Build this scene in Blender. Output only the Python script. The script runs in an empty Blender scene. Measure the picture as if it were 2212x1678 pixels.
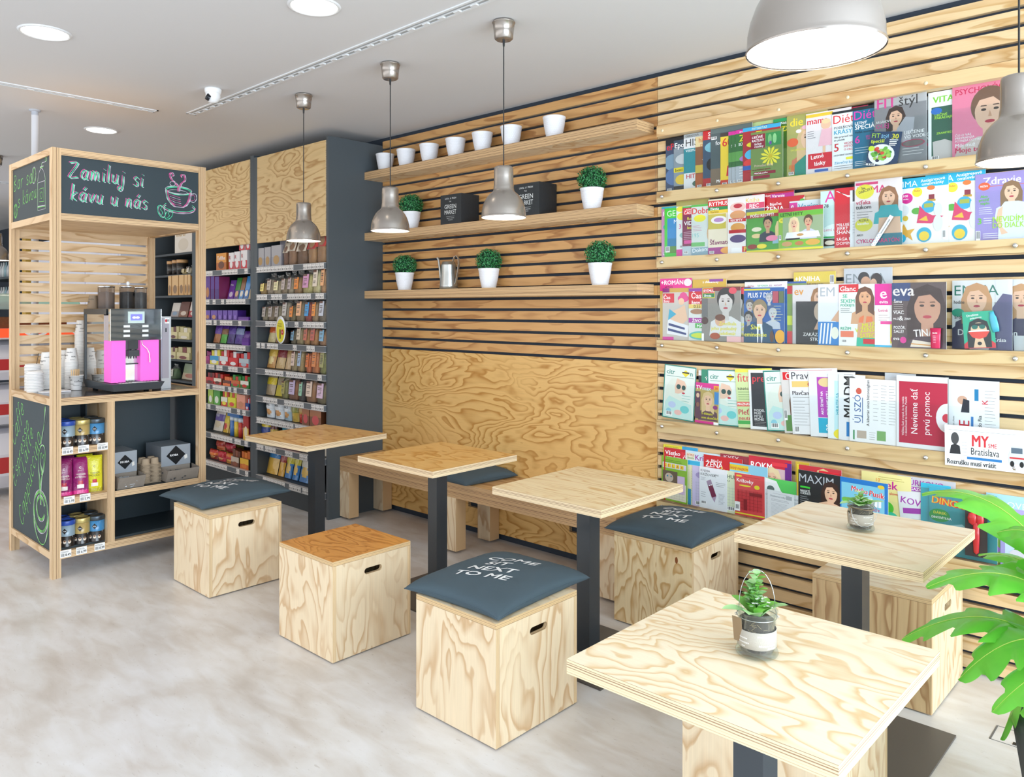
import bpy, bmesh, math, random
from mathutils import Vector, Matrix, noise as mnoise
random.seed(7)
PI = math.pi
SC = bpy.context.scene
COL = SC.collection

# ------------------------------------------------------------------ camera
YAW = 43.0
cam_d = bpy.data.cameras.new('camera')
cam = bpy.data.objects.new('camera', cam_d)
COL.objects.link(cam)
cam.location = (0, 0, 1.55)
cam.rotation_euler = (PI / 2, 0, math.radians(YAW))
cam_d.sensor_fit = 'HORIZONTAL'
cam_d.sensor_width = 36.0
cam_d.lens = 36.0 * 1691 / 2212
cam_d.shift_y = -172.0 / 2212
cam_d.clip_start = 0.02
cam_d.clip_end = 100
SC.camera = cam

# ------------------------------------------------------------------ view, world, daylight
SC.view_settings.view_transform = 'Standard'
SC.view_settings.look = 'None'
SC.view_settings.exposure = 0.0
SC.view_settings.gamma = 1.0
w = bpy.data.worlds.new('world')
SC.world = w
w.use_nodes = True
w.node_tree.nodes['Background'].inputs[0].default_value = (0.92, 0.96, 1.0, 1)
w.node_tree.nodes['Background'].inputs[1].default_value = 0.56


def area_light(name, loc, rot, sx, sy, power, col):
    l = bpy.data.lights.new(name, 'AREA')
    l.shape = 'RECTANGLE'
    l.size, l.size_y = sx, sy
    l.energy = power
    l.color = col
    o = bpy.data.objects.new(name, l)
    COL.objects.link(o)
    o.location = loc
    o.rotation_euler = rot
    return o


# daylight through the shop's glass fronts, to the right of and behind the camera
area_light('daylight_right', (2.9, 0.6, 1.6), (0, math.radians(90), 0), 2.6, 6.0, 450, (0.74, 0.87, 1.0))
area_light('daylight_behind', (-2.5, -3.9, 1.6), (math.radians(90), 0, 0), 9.0, 2.6, 125, (0.93, 0.96, 1.0))

area_light('daylight_far_left', (-11.5, -3.9, 1.6), (math.radians(90), 0, 0), 9.0, 2.6, 140, (0.96, 0.98, 1.0))
area_light('shop_ceiling_lights', (-8.0, 0.8, 2.85), (0, 0, 0), 7.0, 2.5, 45, (1.0, 0.86, 0.70))


# ------------------------------------------------------------------ colours and materials
def lin(h):
    h = h.lstrip('#')
    if len(h) == 3:
        h = ''.join(c * 2 for c in h)
    o = []
    for i in (0, 2, 4):
        c = int(h[i:i + 2], 16) / 255
        o.append(c / 12.92 if c <= 0.04045 else ((c + 0.055) / 1.055) ** 2.4)
    return (o[0], o[1], o[2], 1.0)


MATS = {}


def new_mat(name):
    m = bpy.data.materials.new(name)
    m.use_nodes = True
    nt = m.node_tree
    b = nt.nodes['Principled BSDF']
    return m, nt, b


def flat(name, col, rough=0.5, metal=0.0, coat=0.0, bump=0.0, bscale=200.0, spec=None, var=0.0):
    if name in MATS:
        return MATS[name]
    m, nt, b = new_mat(name)
    b.inputs['Base Color'].default_value = lin(col)
    b.inputs['Roughness'].default_value = rough
    b.inputs['Metallic'].default_value = metal
    b.inputs['Coat Weight'].default_value = coat
    if spec is not None:
        b.inputs['Specular IOR Level'].default_value = spec
    tc = nt.nodes.new('ShaderNodeTexCoord')
    n = nt.nodes.new('ShaderNodeTexNoise')
    n.inputs['Scale'].default_value = bscale
    nt.links.new(tc.outputs['Object'], n.inputs['Vector'])
    if bump:
        bp = nt.nodes.new('ShaderNodeBump')
        bp.inputs['Strength'].default_value = bump
        bp.inputs['Distance'].default_value = 0.002
        nt.links.new(n.outputs['Fac'], bp.inputs['Height'])
        nt.links.new(bp.outputs['Normal'], b.inputs['Normal'])
    if var:
        mx = nt.nodes.new('ShaderNodeMix')
        mx.data_type = 'RGBA'
        c = lin(col)
        mx.inputs[6].default_value = tuple(x * (1 - var) for x in c[:3]) + (1,)
        mx.inputs[7].default_value = tuple(min(1, x * (1 + var)) for x in c[:3]) + (1,)
        nt.links.new(n.outputs['Fac'], mx.inputs[0])
        nt.links.new(mx.outputs[2], b.inputs['Base Color'])
    MATS[name] = m
    return m


def ramp(nt, stops, interp='LINEAR'):
    r = nt.nodes.new('ShaderNodeValToRGB')
    r.color_ramp.interpolation = interp
    e = r.color_ramp.elements
    e[0].position, e[0].color = stops[0][0], stops[0][1]
    e[1].position, e[1].color = stops[-1][0], stops[-1][1]
    for p, c in stops[1:-1]:
        x = e.new(p)
        x.color = c
    return r


def math_node(nt, op, a, b=None):
    n = nt.nodes.new('ShaderNodeMath')
    n.operation = op
    for i, v in enumerate((a, b)):
        if v is None:
            continue
        if isinstance(v, (int, float)):
            n.inputs[i].default_value = v
        else:
            nt.links.new(v, n.inputs[i])
    return n.outputs[0]


def ply_face(name, grain, light='#ead2a4', dark='#c99f62', k=9.0, along=0.9, across=4.2, rough=0.42, amt=1.0):
    """rotary-cut pine veneer: contour lines of a stretched noise field, fibres along the grain axis"""
    if name in MATS:
        return MATS[name]
    m, nt, b = new_mat(name)
    tc = nt.nodes.new('ShaderNodeTexCoord')
    oi = nt.nodes.new('ShaderNodeObjectInfo')
    mul = nt.nodes.new('ShaderNodeVectorMath')
    mul.operation = 'SCALE'
    mul.inputs[0].default_value = (31.0, 17.0, 23.0)
    nt.links.new(oi.outputs['Random'], mul.inputs['Scale'])
    add = nt.nodes.new('ShaderNodeVectorMath')
    add.operation = 'ADD'
    nt.links.new(tc.outputs['Object'], add.inputs[0])
    nt.links.new(mul.outputs[0], add.inputs[1])
    g = 'xyz'.index(grain)

    def mapped(al, ac):
        mp = nt.nodes.new('ShaderNodeMapping')
        s = [ac, ac, ac]
        s[g] = al
        mp.inputs['Scale'].default_value = s
        nt.links.new(add.outputs[0], mp.inputs['Vector'])
        return mp.outputs[0]
    n1 = nt.nodes.new('ShaderNodeTexNoise')
    n1.inputs['Scale'].default_value = 1.0
    n1.inputs['Detail'].default_value = 3.0
    n1.inputs['Roughness'].default_value = 0.42
    n1.inputs['Distortion'].default_value = 0.35
    nt.links.new(mapped(along, across), n1.inputs['Vector'])
    v = math_node(nt, 'MULTIPLY', n1.outputs['Fac'], k)
    fr = math_node(nt, 'FRACT', v)
    L, D = lin(light), lin(dark)
    mid = tuple(L[i] * 0.62 + D[i] * 0.38 for i in range(3)) + (1,)
    nearD = tuple(L[i] * 0.3 + D[i] * 0.7 for i in range(3)) + (1,)
    r = ramp(nt, [(0.0, nearD), (0.05, L), (0.45, L), (0.72, mid), (0.93, D), (1.0, nearD)])
    nt.links.new(fr, r.inputs[0])
    # large soft patches where the ring pattern fades out
    n3 = nt.nodes.new('ShaderNodeTexNoise')
    n3.inputs['Scale'].default_value = 0.8
    nt.links.new(mapped(along * 1.3, across * 0.6), n3.inputs['Vector'])
    fade = nt.nodes.new('ShaderNodeMapRange')
    fade.inputs['From Min'].default_value = 0.36
    fade.inputs['From Max'].default_value = 0.52
    fade.inputs['To Min'].default_value = 0.35 * amt
    fade.inputs['To Max'].default_value = 1.0 * amt
    nt.links.new(n3.outputs['Fac'], fade.inputs['Value'])
    mx = nt.nodes.new('ShaderNodeMix')
    mx.data_type = 'RGBA'
    mx.inputs[6].default_value = L
    nt.links.new(fade.outputs[0], mx.inputs[0])
    nt.links.new(r.outputs[0], mx.inputs[7])
    # fine fibres
    n2 = nt.nodes.new('ShaderNodeTexNoise')
    n2.inputs['Scale'].default_value = 1.0
    n2.inputs['Detail'].default_value = 2.0
    nt.links.new(mapped(6.0, 190.0), n2.inputs['Vector'])
    fib = nt.nodes.new('ShaderNodeMapRange')
    fib.inputs['To Min'].default_value = 0.90
    fib.inputs['To Max'].default_value = 1.08
    nt.links.new(n2.outputs['Fac'], fib.inputs['Value'])
    mm = nt.nodes.new('ShaderNodeVectorMath')
    mm.operation = 'SCALE'
    nt.links.new(mx.outputs[2], mm.inputs[0])
    nt.links.new(fib.outputs[0], mm.inputs['Scale'])
    # each board differs a little
    var = nt.nodes.new('ShaderNodeMapRange')
    var.inputs['To Min'].default_value = 0.93
    var.inputs['To Max'].default_value = 1.05
    nt.links.new(oi.outputs['Random'], var.inputs['Value'])
    m2 = nt.nodes.new('ShaderNodeVectorMath')
    m2.operation = 'SCALE'
    nt.links.new(mm.outputs[0], m2.inputs[0])
    nt.links.new(var.outputs[0], m2.inputs['Scale'])
    nt.links.new(m2.outputs[0], b.inputs['Base Color'])
    b.inputs['Roughness'].default_value = rough
    bp = nt.nodes.new('ShaderNodeBump')
    bp.inputs['Strength'].default_value = 0.12
    bp.inputs['Distance'].default_value = 0.001
    nt.links.new(n2.outputs['Fac'], bp.inputs['Height'])
    nt.links.new(bp.outputs['Normal'], b.inputs['Normal'])
    MATS[name] = m
    return m


def ply_edge(axis, light='#e3c79c', dark='#8f6a49', pitch=0.0034):
    """stacked veneers seen on a cut edge; layers change along the sheet's thickness axis"""
    name = 'plywood_cut_edge_' + axis + light[1:]
    if name in MATS:
        return MATS[name]
    m, nt, b = new_mat(name)
    tc = nt.nodes.new('ShaderNodeTexCoord')
    sep = nt.nodes.new('ShaderNodeSeparateXYZ')
    nt.links.new(tc.outputs['Object'], sep.inputs[0])
    a = 'xyz'.index(axis)
    nz = nt.nodes.new('ShaderNodeTexNoise')
    mp = nt.nodes.new('ShaderNodeMapping')
    s = [14.0] * 3
    s[a] = 60.0
    mp.inputs['Scale'].default_value = s
    nt.links.new(tc.outputs['Object'], mp.inputs['Vector'])
    nt.links.new(mp.outputs[0], nz.inputs['Vector'])
    nz.inputs['Scale'].default_value = 1.0
    nz.inputs['Detail'].default_value = 4.0
    t = math_node(nt, 'MULTIPLY', sep.outputs[a], 1.0 / pitch)
    t = math_node(nt, 'ADD', t, math_node(nt, 'MULTIPLY', nz.outputs['Fac'], 0.8))
    fl = math_node(nt, 'FLOOR', t)
    wn = nt.nodes.new('ShaderNodeTexWhiteNoise')
    wn.noise_dimensions = '1D'
    nt.links.new(fl, wn.inputs['W'])
    L, D = lin(light), lin(dark)
    mid = tuple(L[i] * 0.55 + D[i] * 0.45 for i in range(3)) + (1,)
    r = ramp(nt, [(0.0, L), (0.42, L), (0.58, mid), (0.74, D), (1.0, D)])
    tri = math_node(nt, 'ABSOLUTE', math_node(nt, 'SUBTRACT', math_node(nt, 'FRACT', math_node(nt, 'MULTIPLY', t, .5)), .5))
    mix = math_node(nt, 'ADD', math_node(nt, 'MULTIPLY', tri, 1.05), math_node(nt, 'MULTIPLY', wn.outputs['Value'], 0.36))
    nt.links.new(mix, r.inputs[0])
    nt.links.new(r.outputs[0], b.inputs['Base Color'])
    b.inputs['Roughness'].default_value = 0.6
    MATS[name] = m
    return m


def printed(name='printed_surface', rough=0.28, coat=0.25, wrinkle=0.0):
    if name in MATS:
        return MATS[name]
    m, nt, b = new_mat(name)
    at = nt.nodes.new('ShaderNodeAttribute')
    at.attribute_name = 'ink'
    nt.links.new(at.outputs['Color'], b.inputs['Base Color'])
    b.inputs['Roughness'].default_value = rough
    b.inputs['Coat Weight'].default_value = coat
    b.inputs['Coat Roughness'].default_value = 0.12
    if wrinkle:
        tc = nt.nodes.new('ShaderNodeTexCoord')
        n = nt.nodes.new('ShaderNodeTexNoise')
        n.inputs['Scale'].default_value = 28
        n.inputs['Distortion'].default_value = 1.5
        nt.links.new(tc.outputs['Object'], n.inputs['Vector'])
        bp = nt.nodes.new('ShaderNodeBump')
        bp.inputs['Strength'].default_value = wrinkle
        bp.inputs['Distance'].default_value = 0.01
        nt.links.new(n.outputs['Fac'], bp.inputs['Height'])
        nt.links.new(bp.outputs['Normal'], b.inputs['Normal'])
    MATS[name] = m
    return m


def emit(name, col, strength):
    if name in MATS:
        return MATS[name]
    m, nt, b = new_mat(name)
    b.inputs['Base Color'].default_value = lin(col)
    b.inputs['Emission Color'].default_value = lin(col)
    b.inputs['Emission Strength'].default_value = strength
    MATS[name] = m
    return m


def clear(name, tint='#ffffff', opacity=0.12, rough=0.05, gloss=.28, crinkle=0.0):
    """thin clear plastic or glass: mostly lets light through, shows highlights"""
    if name in MATS:
        return MATS[name]
    m = bpy.data.materials.new(name)
    m.use_nodes = True
    nt = m.node_tree
    nt.nodes.clear()
    out = nt.nodes.new('ShaderNodeOutputMaterial')
    tr = nt.nodes.new('ShaderNodeBsdfTransparent')
    tr.inputs[0].default_value = lin(tint)
    df = nt.nodes.new('ShaderNodeBsdfDiffuse')
    df.inputs[0].default_value = lin('#e8eef0')
    gl = nt.nodes.new('ShaderNodeBsdfGlossy')
    gl.inputs['Roughness'].default_value = rough
    fr = nt.nodes.new('ShaderNodeFresnel')
    fr.inputs[0].default_value = 1.4
    if crinkle:
        tc = nt.nodes.new('ShaderNodeTexCoord')
        n = nt.nodes.new('ShaderNodeTexNoise')
        n.inputs['Scale'].default_value = 14
        n.inputs['Detail'].default_value = 4
        n.inputs['Distortion'].default_value = 2.5
        nt.links.new(tc.outputs['Object'], n.inputs['Vector'])
        bp = nt.nodes.new('ShaderNodeBump')
        bp.inputs['Strength'].default_value = crinkle
        bp.inputs['Distance'].default_value = 0.02
        nt.links.new(n.outputs['Fac'], bp.inputs['Height'])
        nt.links.new(bp.outputs['Normal'], gl.inputs['Normal'])
        nt.links.new(bp.outputs['Normal'], fr.inputs['Normal'])
    m1 = nt.nodes.new('ShaderNodeMixShader')
    m1.inputs[0].default_value = opacity
    nt.links.new(tr.outputs[0], m1.inputs[1])
    nt.links.new(df.outputs[0], m1.inputs[2])
    mx = nt.nodes.new('ShaderNodeMixShader')
    nt.links.new(math_node(nt, 'MULTIPLY', fr.outputs[0], gloss), mx.inputs[0])
    nt.links.new(m1.outputs[0], mx.inputs[1])
    nt.links.new(gl.outputs[0], mx.inputs[2])
    nt.links.new(mx.outputs[0], out.inputs[0])
    MATS[name] = m
    return m


def glass(name, tint='#f4f8f6'):
    if name in MATS:
        return MATS[name]
    return clear(name, tint, 0.03, 0.02)


# woods
FX = ply_face('pine_veneer_pale_x', 'x', '#eedbba', '#d1aa78', k=11, along=2.0, across=4.0)
FY = ply_face('pine_veneer_pale_y', 'y', '#eedbba', '#d1aa78', k=11, along=2.0, across=4.0)
FZ = ply_face('pine_veneer_upright', 'z', '#ecd7b5', '#cfab80', k=11, along=1.7, across=5.2)
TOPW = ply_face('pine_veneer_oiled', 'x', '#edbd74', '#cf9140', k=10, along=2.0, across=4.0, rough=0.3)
TOPO = ply_face('pine_veneer_amber', 'x', '#dd9a4d', '#b8742c', k=14, along=2.0, across=7.0, rough=0.3)
SLATL = ply_face('slat_veneer_honey', 'x', '#cc9c62', '#a4713e', k=8, along=1.1, across=7.0)
SLATR = ply_face('slat_veneer_light', 'x', '#e4c596', '#c69c62', k=8, along=1.1, across=7.0)
PANEL = ply_face('backrest_veneer', 'x', '#e4b872', '#bb843c', k=20, along=1.5, across=4.2, rough=0.38)
DOORW = ply_face('cabinet_veneer', 'x', '#e2c28a', '#b98c50', k=15, along=1.6, across=5.0)
KW = ply_face('kiosk_veneer', 'x', '#e3c49b', '#c39a68', k=8, along=1.4, across=7.0)
KWY = ply_face('kiosk_veneer_y', 'y', '#e3c49b', '#c39a68', k=8, along=1.4, across=7.0)
EX, EY, EZ = ply_edge('x'), ply_edge('y'), ply_edge('z')
PRINT = printed()
FOIL = printed('printed_foil', 0.3, 0.3, 0.5)
PAPER = printed('printed_newsprint', 0.7, 0.0)
ANTH = flat('anthracite_board', '#4b5358', 0.45, bump=0.06, bscale=500, var=0.06)
ANTHD = flat('anthracite_shade', '#33393d', 0.5)
TEAL = flat('dark_wall_paint', '#2b3440', 0.8, bump=0.05, bscale=300)
CHALK = flat('chalkboard_paint', '#2c3b42', 0.55, bump=0.05, bscale=400, var=0.12)
BLACK = flat('black_powder_coat', '#23262a', 0.42, bump=0.04, bscale=700)
WHITE = flat('white_plastic', '#f3f4f5', 0.45)
STEEL = flat('brushed_steel', '#c9cbcc', 0.22, 1.0)
CHROME = flat('chrome', '#e6e8ea', 0.08, 1.0)
PEWTER = flat('pewter_lacquer', '#a39b93', 0.27, 0.75, coat=0.3)
CORD = flat('black_cord', '#1c1e20', 0.5)
GREY = flat('grey_plastic', '#7d8588', 0.5)


# ------------------------------------------------------------------ object helpers
def props(o, label=None, cat=None, group=None, kind=None):
    if label:
        o['label'] = label
    if cat:
        o['category'] = cat
    if group:
        o['group'] = group
    if kind:
        o['kind'] = kind
    return o


def thing(name, label, cat, loc=(0, 0, 0), rz=0.0, group=None, rx=0.0, ry=0.0):
    o = bpy.data.objects.new(name, None)
    o.empty_display_size = 0.05
    COL.objects.link(o)
    o.location = loc
    o.rotation_euler = (rx, ry, rz)
    return props(o, label, cat, group)


def copy_tree(o, parent=None):
    c = o.copy()
    COL.objects.link(c)
    c.parent = parent
    for ch in o.children:
        copy_tree(ch, c)
    return c


class MB:
    def __init__(s):
        s.v, s.f, s.m, s.c, s.mats, s.sm = [], [], [], [], [], []
        s.col = (1, 1, 1, 1)
        s.xf = None

    def mi(s, mat):
        if mat not in s.mats:
            s.mats.append(mat)
        return s.mats.index(mat)

    def add(s, verts, faces, mat, col=None, smooth=False):
        n = len(s.v)
        if s.xf is not None:
            verts = [tuple(s.xf @ Vector(p)) for p in verts]
        s.v.extend([tuple(p) for p in verts])
        i = s.mi(mat)
        col = col or s.col
        for f in faces:
            s.f.append([n + k for k in f])
            s.m.append(i)
            s.c.append(col)
            s.sm.append(smooth)

    def box(s, a, b, mat, edge=None, ax=None, col=None):
        x0, y0, z0 = a
        x1, y1, z1 = b
        V = [(x0, y0, z0), (x1, y0, z0), (x1, y1, z0), (x0, y1, z0), (x0, y0, z1), (x1, y0, z1), (x1, y1, z1), (x0, y1, z1)]
        F = {'z': [(3, 2, 1, 0), (4, 5, 6, 7)], 'y': [(0, 1, 5, 4), (2, 3, 7, 6)], 'x': [(1, 2, 6, 5), (3, 0, 4, 7)]}
        for k, fs in F.items():
            s.add(V, fs, mat if (edge is None or k == ax) else edge, col)

    def prism(s, pts, d0, d1, plane, mat, col=None, edge=None):
        def P(u, v, d):
            return {'xy': (u, v, d), 'xz': (u, d, v), 'yz': (d, u, v)}[plane]
        n = len(pts)
        V = [P(u, v, d0) for u, v in pts] + [P(u, v, d1) for u, v in pts]
        s.add(V, [list(range(n))[::-1], list(range(n, 2 * n))], mat, col)
        s.add(V, [(i, (i + 1) % n, n + (i + 1) % n, n + i) for i in range(n)], edge or mat, col)

    def lathe(s, prof, mat, segs=32, c=(0, 0, 0), col=None, smooth=True, sx=1.0, sy=1.0):
        V, F = [], []
        for r, z in prof:
            for k in range(segs):
                t = 2 * PI * k / segs
                V.append((c[0] + r * sx * math.cos(t), c[1] + r * sy * math.sin(t), c[2] + z))
        for i in range(len(prof) - 1):
            for k in range(segs):
                k2 = (k + 1) % segs
                F.append((i * segs + k, i * segs + k2, (i + 1) * segs + k2, (i + 1) * segs + k))
        s.add(V, F, mat, col, smooth)

    def disc(s, r, z, mat, segs=32, c=(0, 0), col=None, up=True):
        V = [(c[0] + r * math.cos(2 * PI * k / segs), c[1] + r * math.sin(2 * PI * k / segs), z) for k in range(segs)]
        f = list(range(segs))
        s.add(V, [f if up else f[::-1]], mat, col)

    def tube(s, pts, r, mat, segs=8, col=None, closed=False):
        pts = [Vector(p) for p in pts]
        n = len(pts)
        rr = r if isinstance(r, (list, tuple)) else [r] * n
        V, F = [], []
        prev = None
        for i, p in enumerate(pts):
            if closed:
                t = pts[(i + 1) % n] - pts[i - 1]
            else:
                t = pts[min(i + 1, n - 1)] - pts[max(i - 1, 0)]
            t = t.normalized() if t.length > 1e-9 else Vector((0, 0, 1))
            if prev is None:
                a = Vector((0, 0, 1)) if abs(t.z) < 0.9 else Vector((1, 0, 0))
                u = t.cross(a).normalized()
            else:
                u = (prev - t * prev.dot(t))
                u = u.normalized() if u.length > 1e-6 else t.orthogonal().normalized()
            prev = u
            v = t.cross(u)
            for k in range(segs):
                q = p + rr[i] * (math.cos(2 * PI * k / segs) * u + math.sin(2 * PI * k / segs) * v)
                V.append(q)
        m = n if closed else n - 1
        for i in range(m):
            j = (i + 1) % n
            for k in range(segs):
                k2 = (k + 1) % segs
                F.append((i * segs + k, i * segs + k2, j * segs + k2, j * segs + k))
        s.add(V, F, mat, col, True)
        if not closed:
            s.add(V, [list(range(segs))[::-1], [(n - 1) * segs + k for k in range(segs)]], mat, col)

    def build(s, name, parent=None, label=None, bevel=0.0, loc=None, shade=None):
        me = bpy.data.meshes.new(name)
        me.from_pydata(s.v, [], s.f)
        for m in s.mats:
            me.materials.append(m)
        me.polygons.foreach_set('material_index', s.m)
        me.polygons.foreach_set('use_smooth', s.sm)
        at = me.attributes.new('ink', 'FLOAT_COLOR', 'CORNER')
        buf = []
        for f, c in zip(s.f, s.c):
            buf.extend(list(c) * len(f))
        at.data.foreach_set('color', buf)
        me.update()
        o = bpy.data.objects.new(name, me)
        COL.objects.link(o)
        if parent is not None:
            o.parent = parent
        if loc:
            o.location = loc
        if label:
            o['label'] = label
        if bevel:
            b = o.modifiers.new('bevel', 'BEVEL')
            b.width = bevel
            b.segments = 2
            b.limit_method = 'ANGLE'
        return o


# ------------------------------------------------------------------ lettering
_TXT = {}


def text_mesh(t, bold=0.0, shear=0.0):
    key = (t, bold, shear)
    if key in _TXT:
        return _TXT[key]
    c = bpy.data.curves.new('t', 'FONT')
    c.body = t
    c.size = 1.0
    c.offset = bold
    c.shear = shear
    c.resolution_u = 2
    o = bpy.data.objects.new('t', c)
    COL.objects.link(o)
    me = o.to_mesh()
    V = [(v.co.x, v.co.y) for v in me.vertices]
    F = [tuple(p.vertices) for p in me.polygons]
    o.to_mesh_clear()
    bpy.data.objects.remove(o)
    bpy.data.curves.remove(c)
    if V:
        x0 = min(p[0] for p in V)
        x1 = max(p[0] for p in V)
        V = [(p[0] - x0, p[1]) for p in V]
        r = (V, F, x1 - x0)
    else:
        r = ([], [], 0.0)
    _TXT[key] = r
    return r


class Ink:
    """flat printing on a surface: fn(u, v, n) -> point; u, v run 0..1 over the printed area"""

    def __init__(s, mb, fn, w, h, mat=None, eps=0.00012):
        s.mb, s.fn, s.w, s.h, s.mat, s.eps, s.k = mb, fn, w, h, mat or PRINT, eps, 1

    def poly(s, pts, col, faces=None, keep=False):
        n = s.eps * s.k
        V = [s.fn(u, v, n) for u, v in pts]
        s.mb.add(V, faces or [list(range(len(pts)))], s.mat, lin(col))
        if not keep:
            s.k += 1

    def R(s, x0, y0, x1, y1, c):
        s.poly([(x0, y0), (x1, y0), (x1, y1), (x0, y1)], c)

    def E(s, cx, cy, rx, ry, c, n=20):
        s.poly([(cx + rx * math.cos(2 * PI * k / n), cy + ry * math.sin(2 * PI * k / n)) for k in range(n)], c)

    def P(s, pts, c):
        s.poly(pts, c)

    def T(s, t, x, y, h, c, w=None, rot=0.0, bold=0.015, shear=0.0):
        """h = cap height as a share of the surface's height; w = width cap as a share of its width"""
        V, F, tw = text_mesh(t, 0, shear)
        if not V:
            return
        k = h * s.h / 0.70
        kx = k
        if w is not None and tw * k > w * s.w:
            kx = w * s.w / tw
        ca, sa = math.cos(math.radians(rot)), math.sin(math.radians(rot))
        # bold lettering is struck twice with a small shift
        for dx, dy in ((0, 0),) if bold < .01 else ((0, 0), (bold * 2.2, .006)):
            pts = []
            for a, b in V:
                a, b = (a + dx) * kx, (b + dy) * k
                a, b = a * ca - b * sa, a * sa + b * ca
                pts.append((x + a / s.w, y + b / s.h))
            s.poly(pts, c, F)

    def L(s, x0, y0, x1, n, dy, c, th=0.006):
        """lines of small print"""
        rnd = random.Random(int(x0 * 977 + y0 * 613 + n))
        for i in range(n):
            y = y0 - i * dy
            e = x1 - (x1 - x0) * rnd.random() * 0.35
            s.poly([(x0, y), (e, y), (e, y + th), (x0, y + th)], c, keep=True)
        s.k += 1

    def B(s, x, y, w=0.13, h=0.05):
        """barcode"""
        s.R(x, y, x + w, y + h, '#fbfbfb')
        for i in range(7):
            q = x + w * (0.08 + 0.125 * i)
            s.poly([(q, y + h * .2), (q + w * .05 * (1 + i % 2), y + h * .2), (q + w * .05 * (1 + i % 2), y + h * .95), (q, y + h * .95)], '#222', keep=True)
        s.k += 1

    def F(s, cx, cy, r, skin='#e8c0a0', hair='#6a4a30', cloth='#dddddd', long=True, tilt=0.0):
        """portrait photograph: shoulders, hair, neck, face, features"""
        a = s.w / s.h
        rx, ry = r, r * a * 1.28
        s.P([(cx - rx * 2.1, cy - ry * 3.0), (cx + rx * 2.1, cy - ry * 3.0), (cx + rx * 1.9, cy - ry * 1.75), (cx + rx * .7, cy - ry * 1.25), (cx - rx * .7, cy - ry * 1.25), (cx - rx * 1.9, cy - ry * 1.75)], cloth)
        if long:
            s.P([(cx - rx * 1.35, cy - ry * 1.9), (cx - rx * .4, cy - ry * 1.5), (cx + rx * .4, cy - ry * 1.5), (cx + rx * 1.3, cy - ry * 2.0), (cx + rx * 1.35, cy), (cx + rx * .9, cy + ry), (cx, cy + ry * 1.3), (cx - rx * .95, cy + ry), (cx - rx * 1.4, cy)], hair)
        else:
            s.E(cx, cy + ry * .3, rx * 1.12, ry * 1.0, hair)
        s.P([(cx - rx * .42, cy - ry * 1.6), (cx + rx * .42, cy - ry * 1.6), (cx + rx * .4, cy - ry * .5), (cx - rx * .4, cy - ry * .5)], skin)
        s.E(cx, cy, rx * .88, ry, skin)
        s.P([(cx - rx * .92, cy + ry * .1), (cx - rx * .6, cy + ry * .62), (cx + rx * .2, cy + ry * .72), (cx + rx * .92, cy + ry * .15), (cx + rx * .8, cy + ry * .95), (cx, cy + ry * 1.22), (cx - rx * .85, cy + ry * .9)], hair)
        for q in (-1, 1):
            s.E(cx + q * rx * .36, cy + ry * .1, rx * .16, ry * .07, '#3a2c26', 8)
            s.poly([(cx + q * rx * .16, cy + ry * .27), (cx + q * rx * .56, cy + ry * .27), (cx + q * rx * .5, cy + ry * .33), (cx + q * rx * .2, cy + ry * .32)], '#5a4030')
        s.P([(cx - rx * .1, cy - ry * .28), (cx + rx * .12, cy - ry * .28), (cx, cy + ry * .05)], '#c99a7c')
        s.E(cx, cy - ry * .52, rx * .3, ry * .09, '#b8384a', 10)


# ================================================================== THE ROOM
CEIL = 2.885


def floor_mat():
    m, nt, b = new_mat('polished_concrete')
    tc = nt.nodes.new('ShaderNodeTexCoord')

    def nz(scale, det, mp=None, dist=0.0):
        n = nt.nodes.new('ShaderNodeTexNoise')
        n.inputs['Scale'].default_value = scale
        n.inputs['Detail'].default_value = det
        n.inputs['Distortion'].default_value = dist
        mpn = nt.nodes.new('ShaderNodeMapping')
        mpn.inputs['Scale'].default_value = mp or (1, 1, 1)
        mpn.inputs['Rotation'].default_value = (0, 0, 0.6)
        nt.links.new(tc.outputs['Object'], mpn.inputs['Vector'])
        nt.links.new(mpn.outputs[0], n.inputs['Vector'])
        return n.outputs['Fac']
    a = nz(1.6, 9, (1, 1, 1), 0.6)
    s = nz(7.0, 10, (0.6, 1.8, 1), 0.5)
    mixv = math_node(nt, 'ADD', math_node(nt, 'MULTIPLY', a, 0.55), math_node(nt, 'MULTIPLY', s, 0.45))
    r = ramp(nt, [(0.32, lin('#c2b9b0')), (0.44, lin('#d1cbc5')), (0.52, lin('#dbd8d5')), (0.62, lin('#e3e2e2'))])
    nt.links.new(mixv, r.inputs[0])
    spk = nz(70, 6, (.5, 1.6, 1), .6)
    sr = ramp(nt, [(0.64, (1, 1, 1, 1)), (0.74, (0.62, 0.57, 0.52, 1))])
    nt.links.new(spk, sr.inputs[0])
    mx = nt.nodes.new('ShaderNodeMix')
    mx.data_type = 'RGBA'
    mx.blend_type = 'MULTIPLY'
    mx.inputs[0].default_value = 0.5
    nt.links.new(r.outputs[0], mx.inputs[6])
    nt.links.new(sr.outputs[0], mx.inputs[7])
    nt.links.new(mx.outputs[2], b.inputs['Base Color'])
    b.inputs['Roughness'].default_value = 0.36
    bp = nt.nodes.new('ShaderNodeBump')
    bp.inputs['Strength'].default_value = 0.05
    nt.links.new(s, bp.inputs['Height'])
    nt.links.new(bp.outputs['Normal'], b.inputs['Normal'])
    return m


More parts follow.
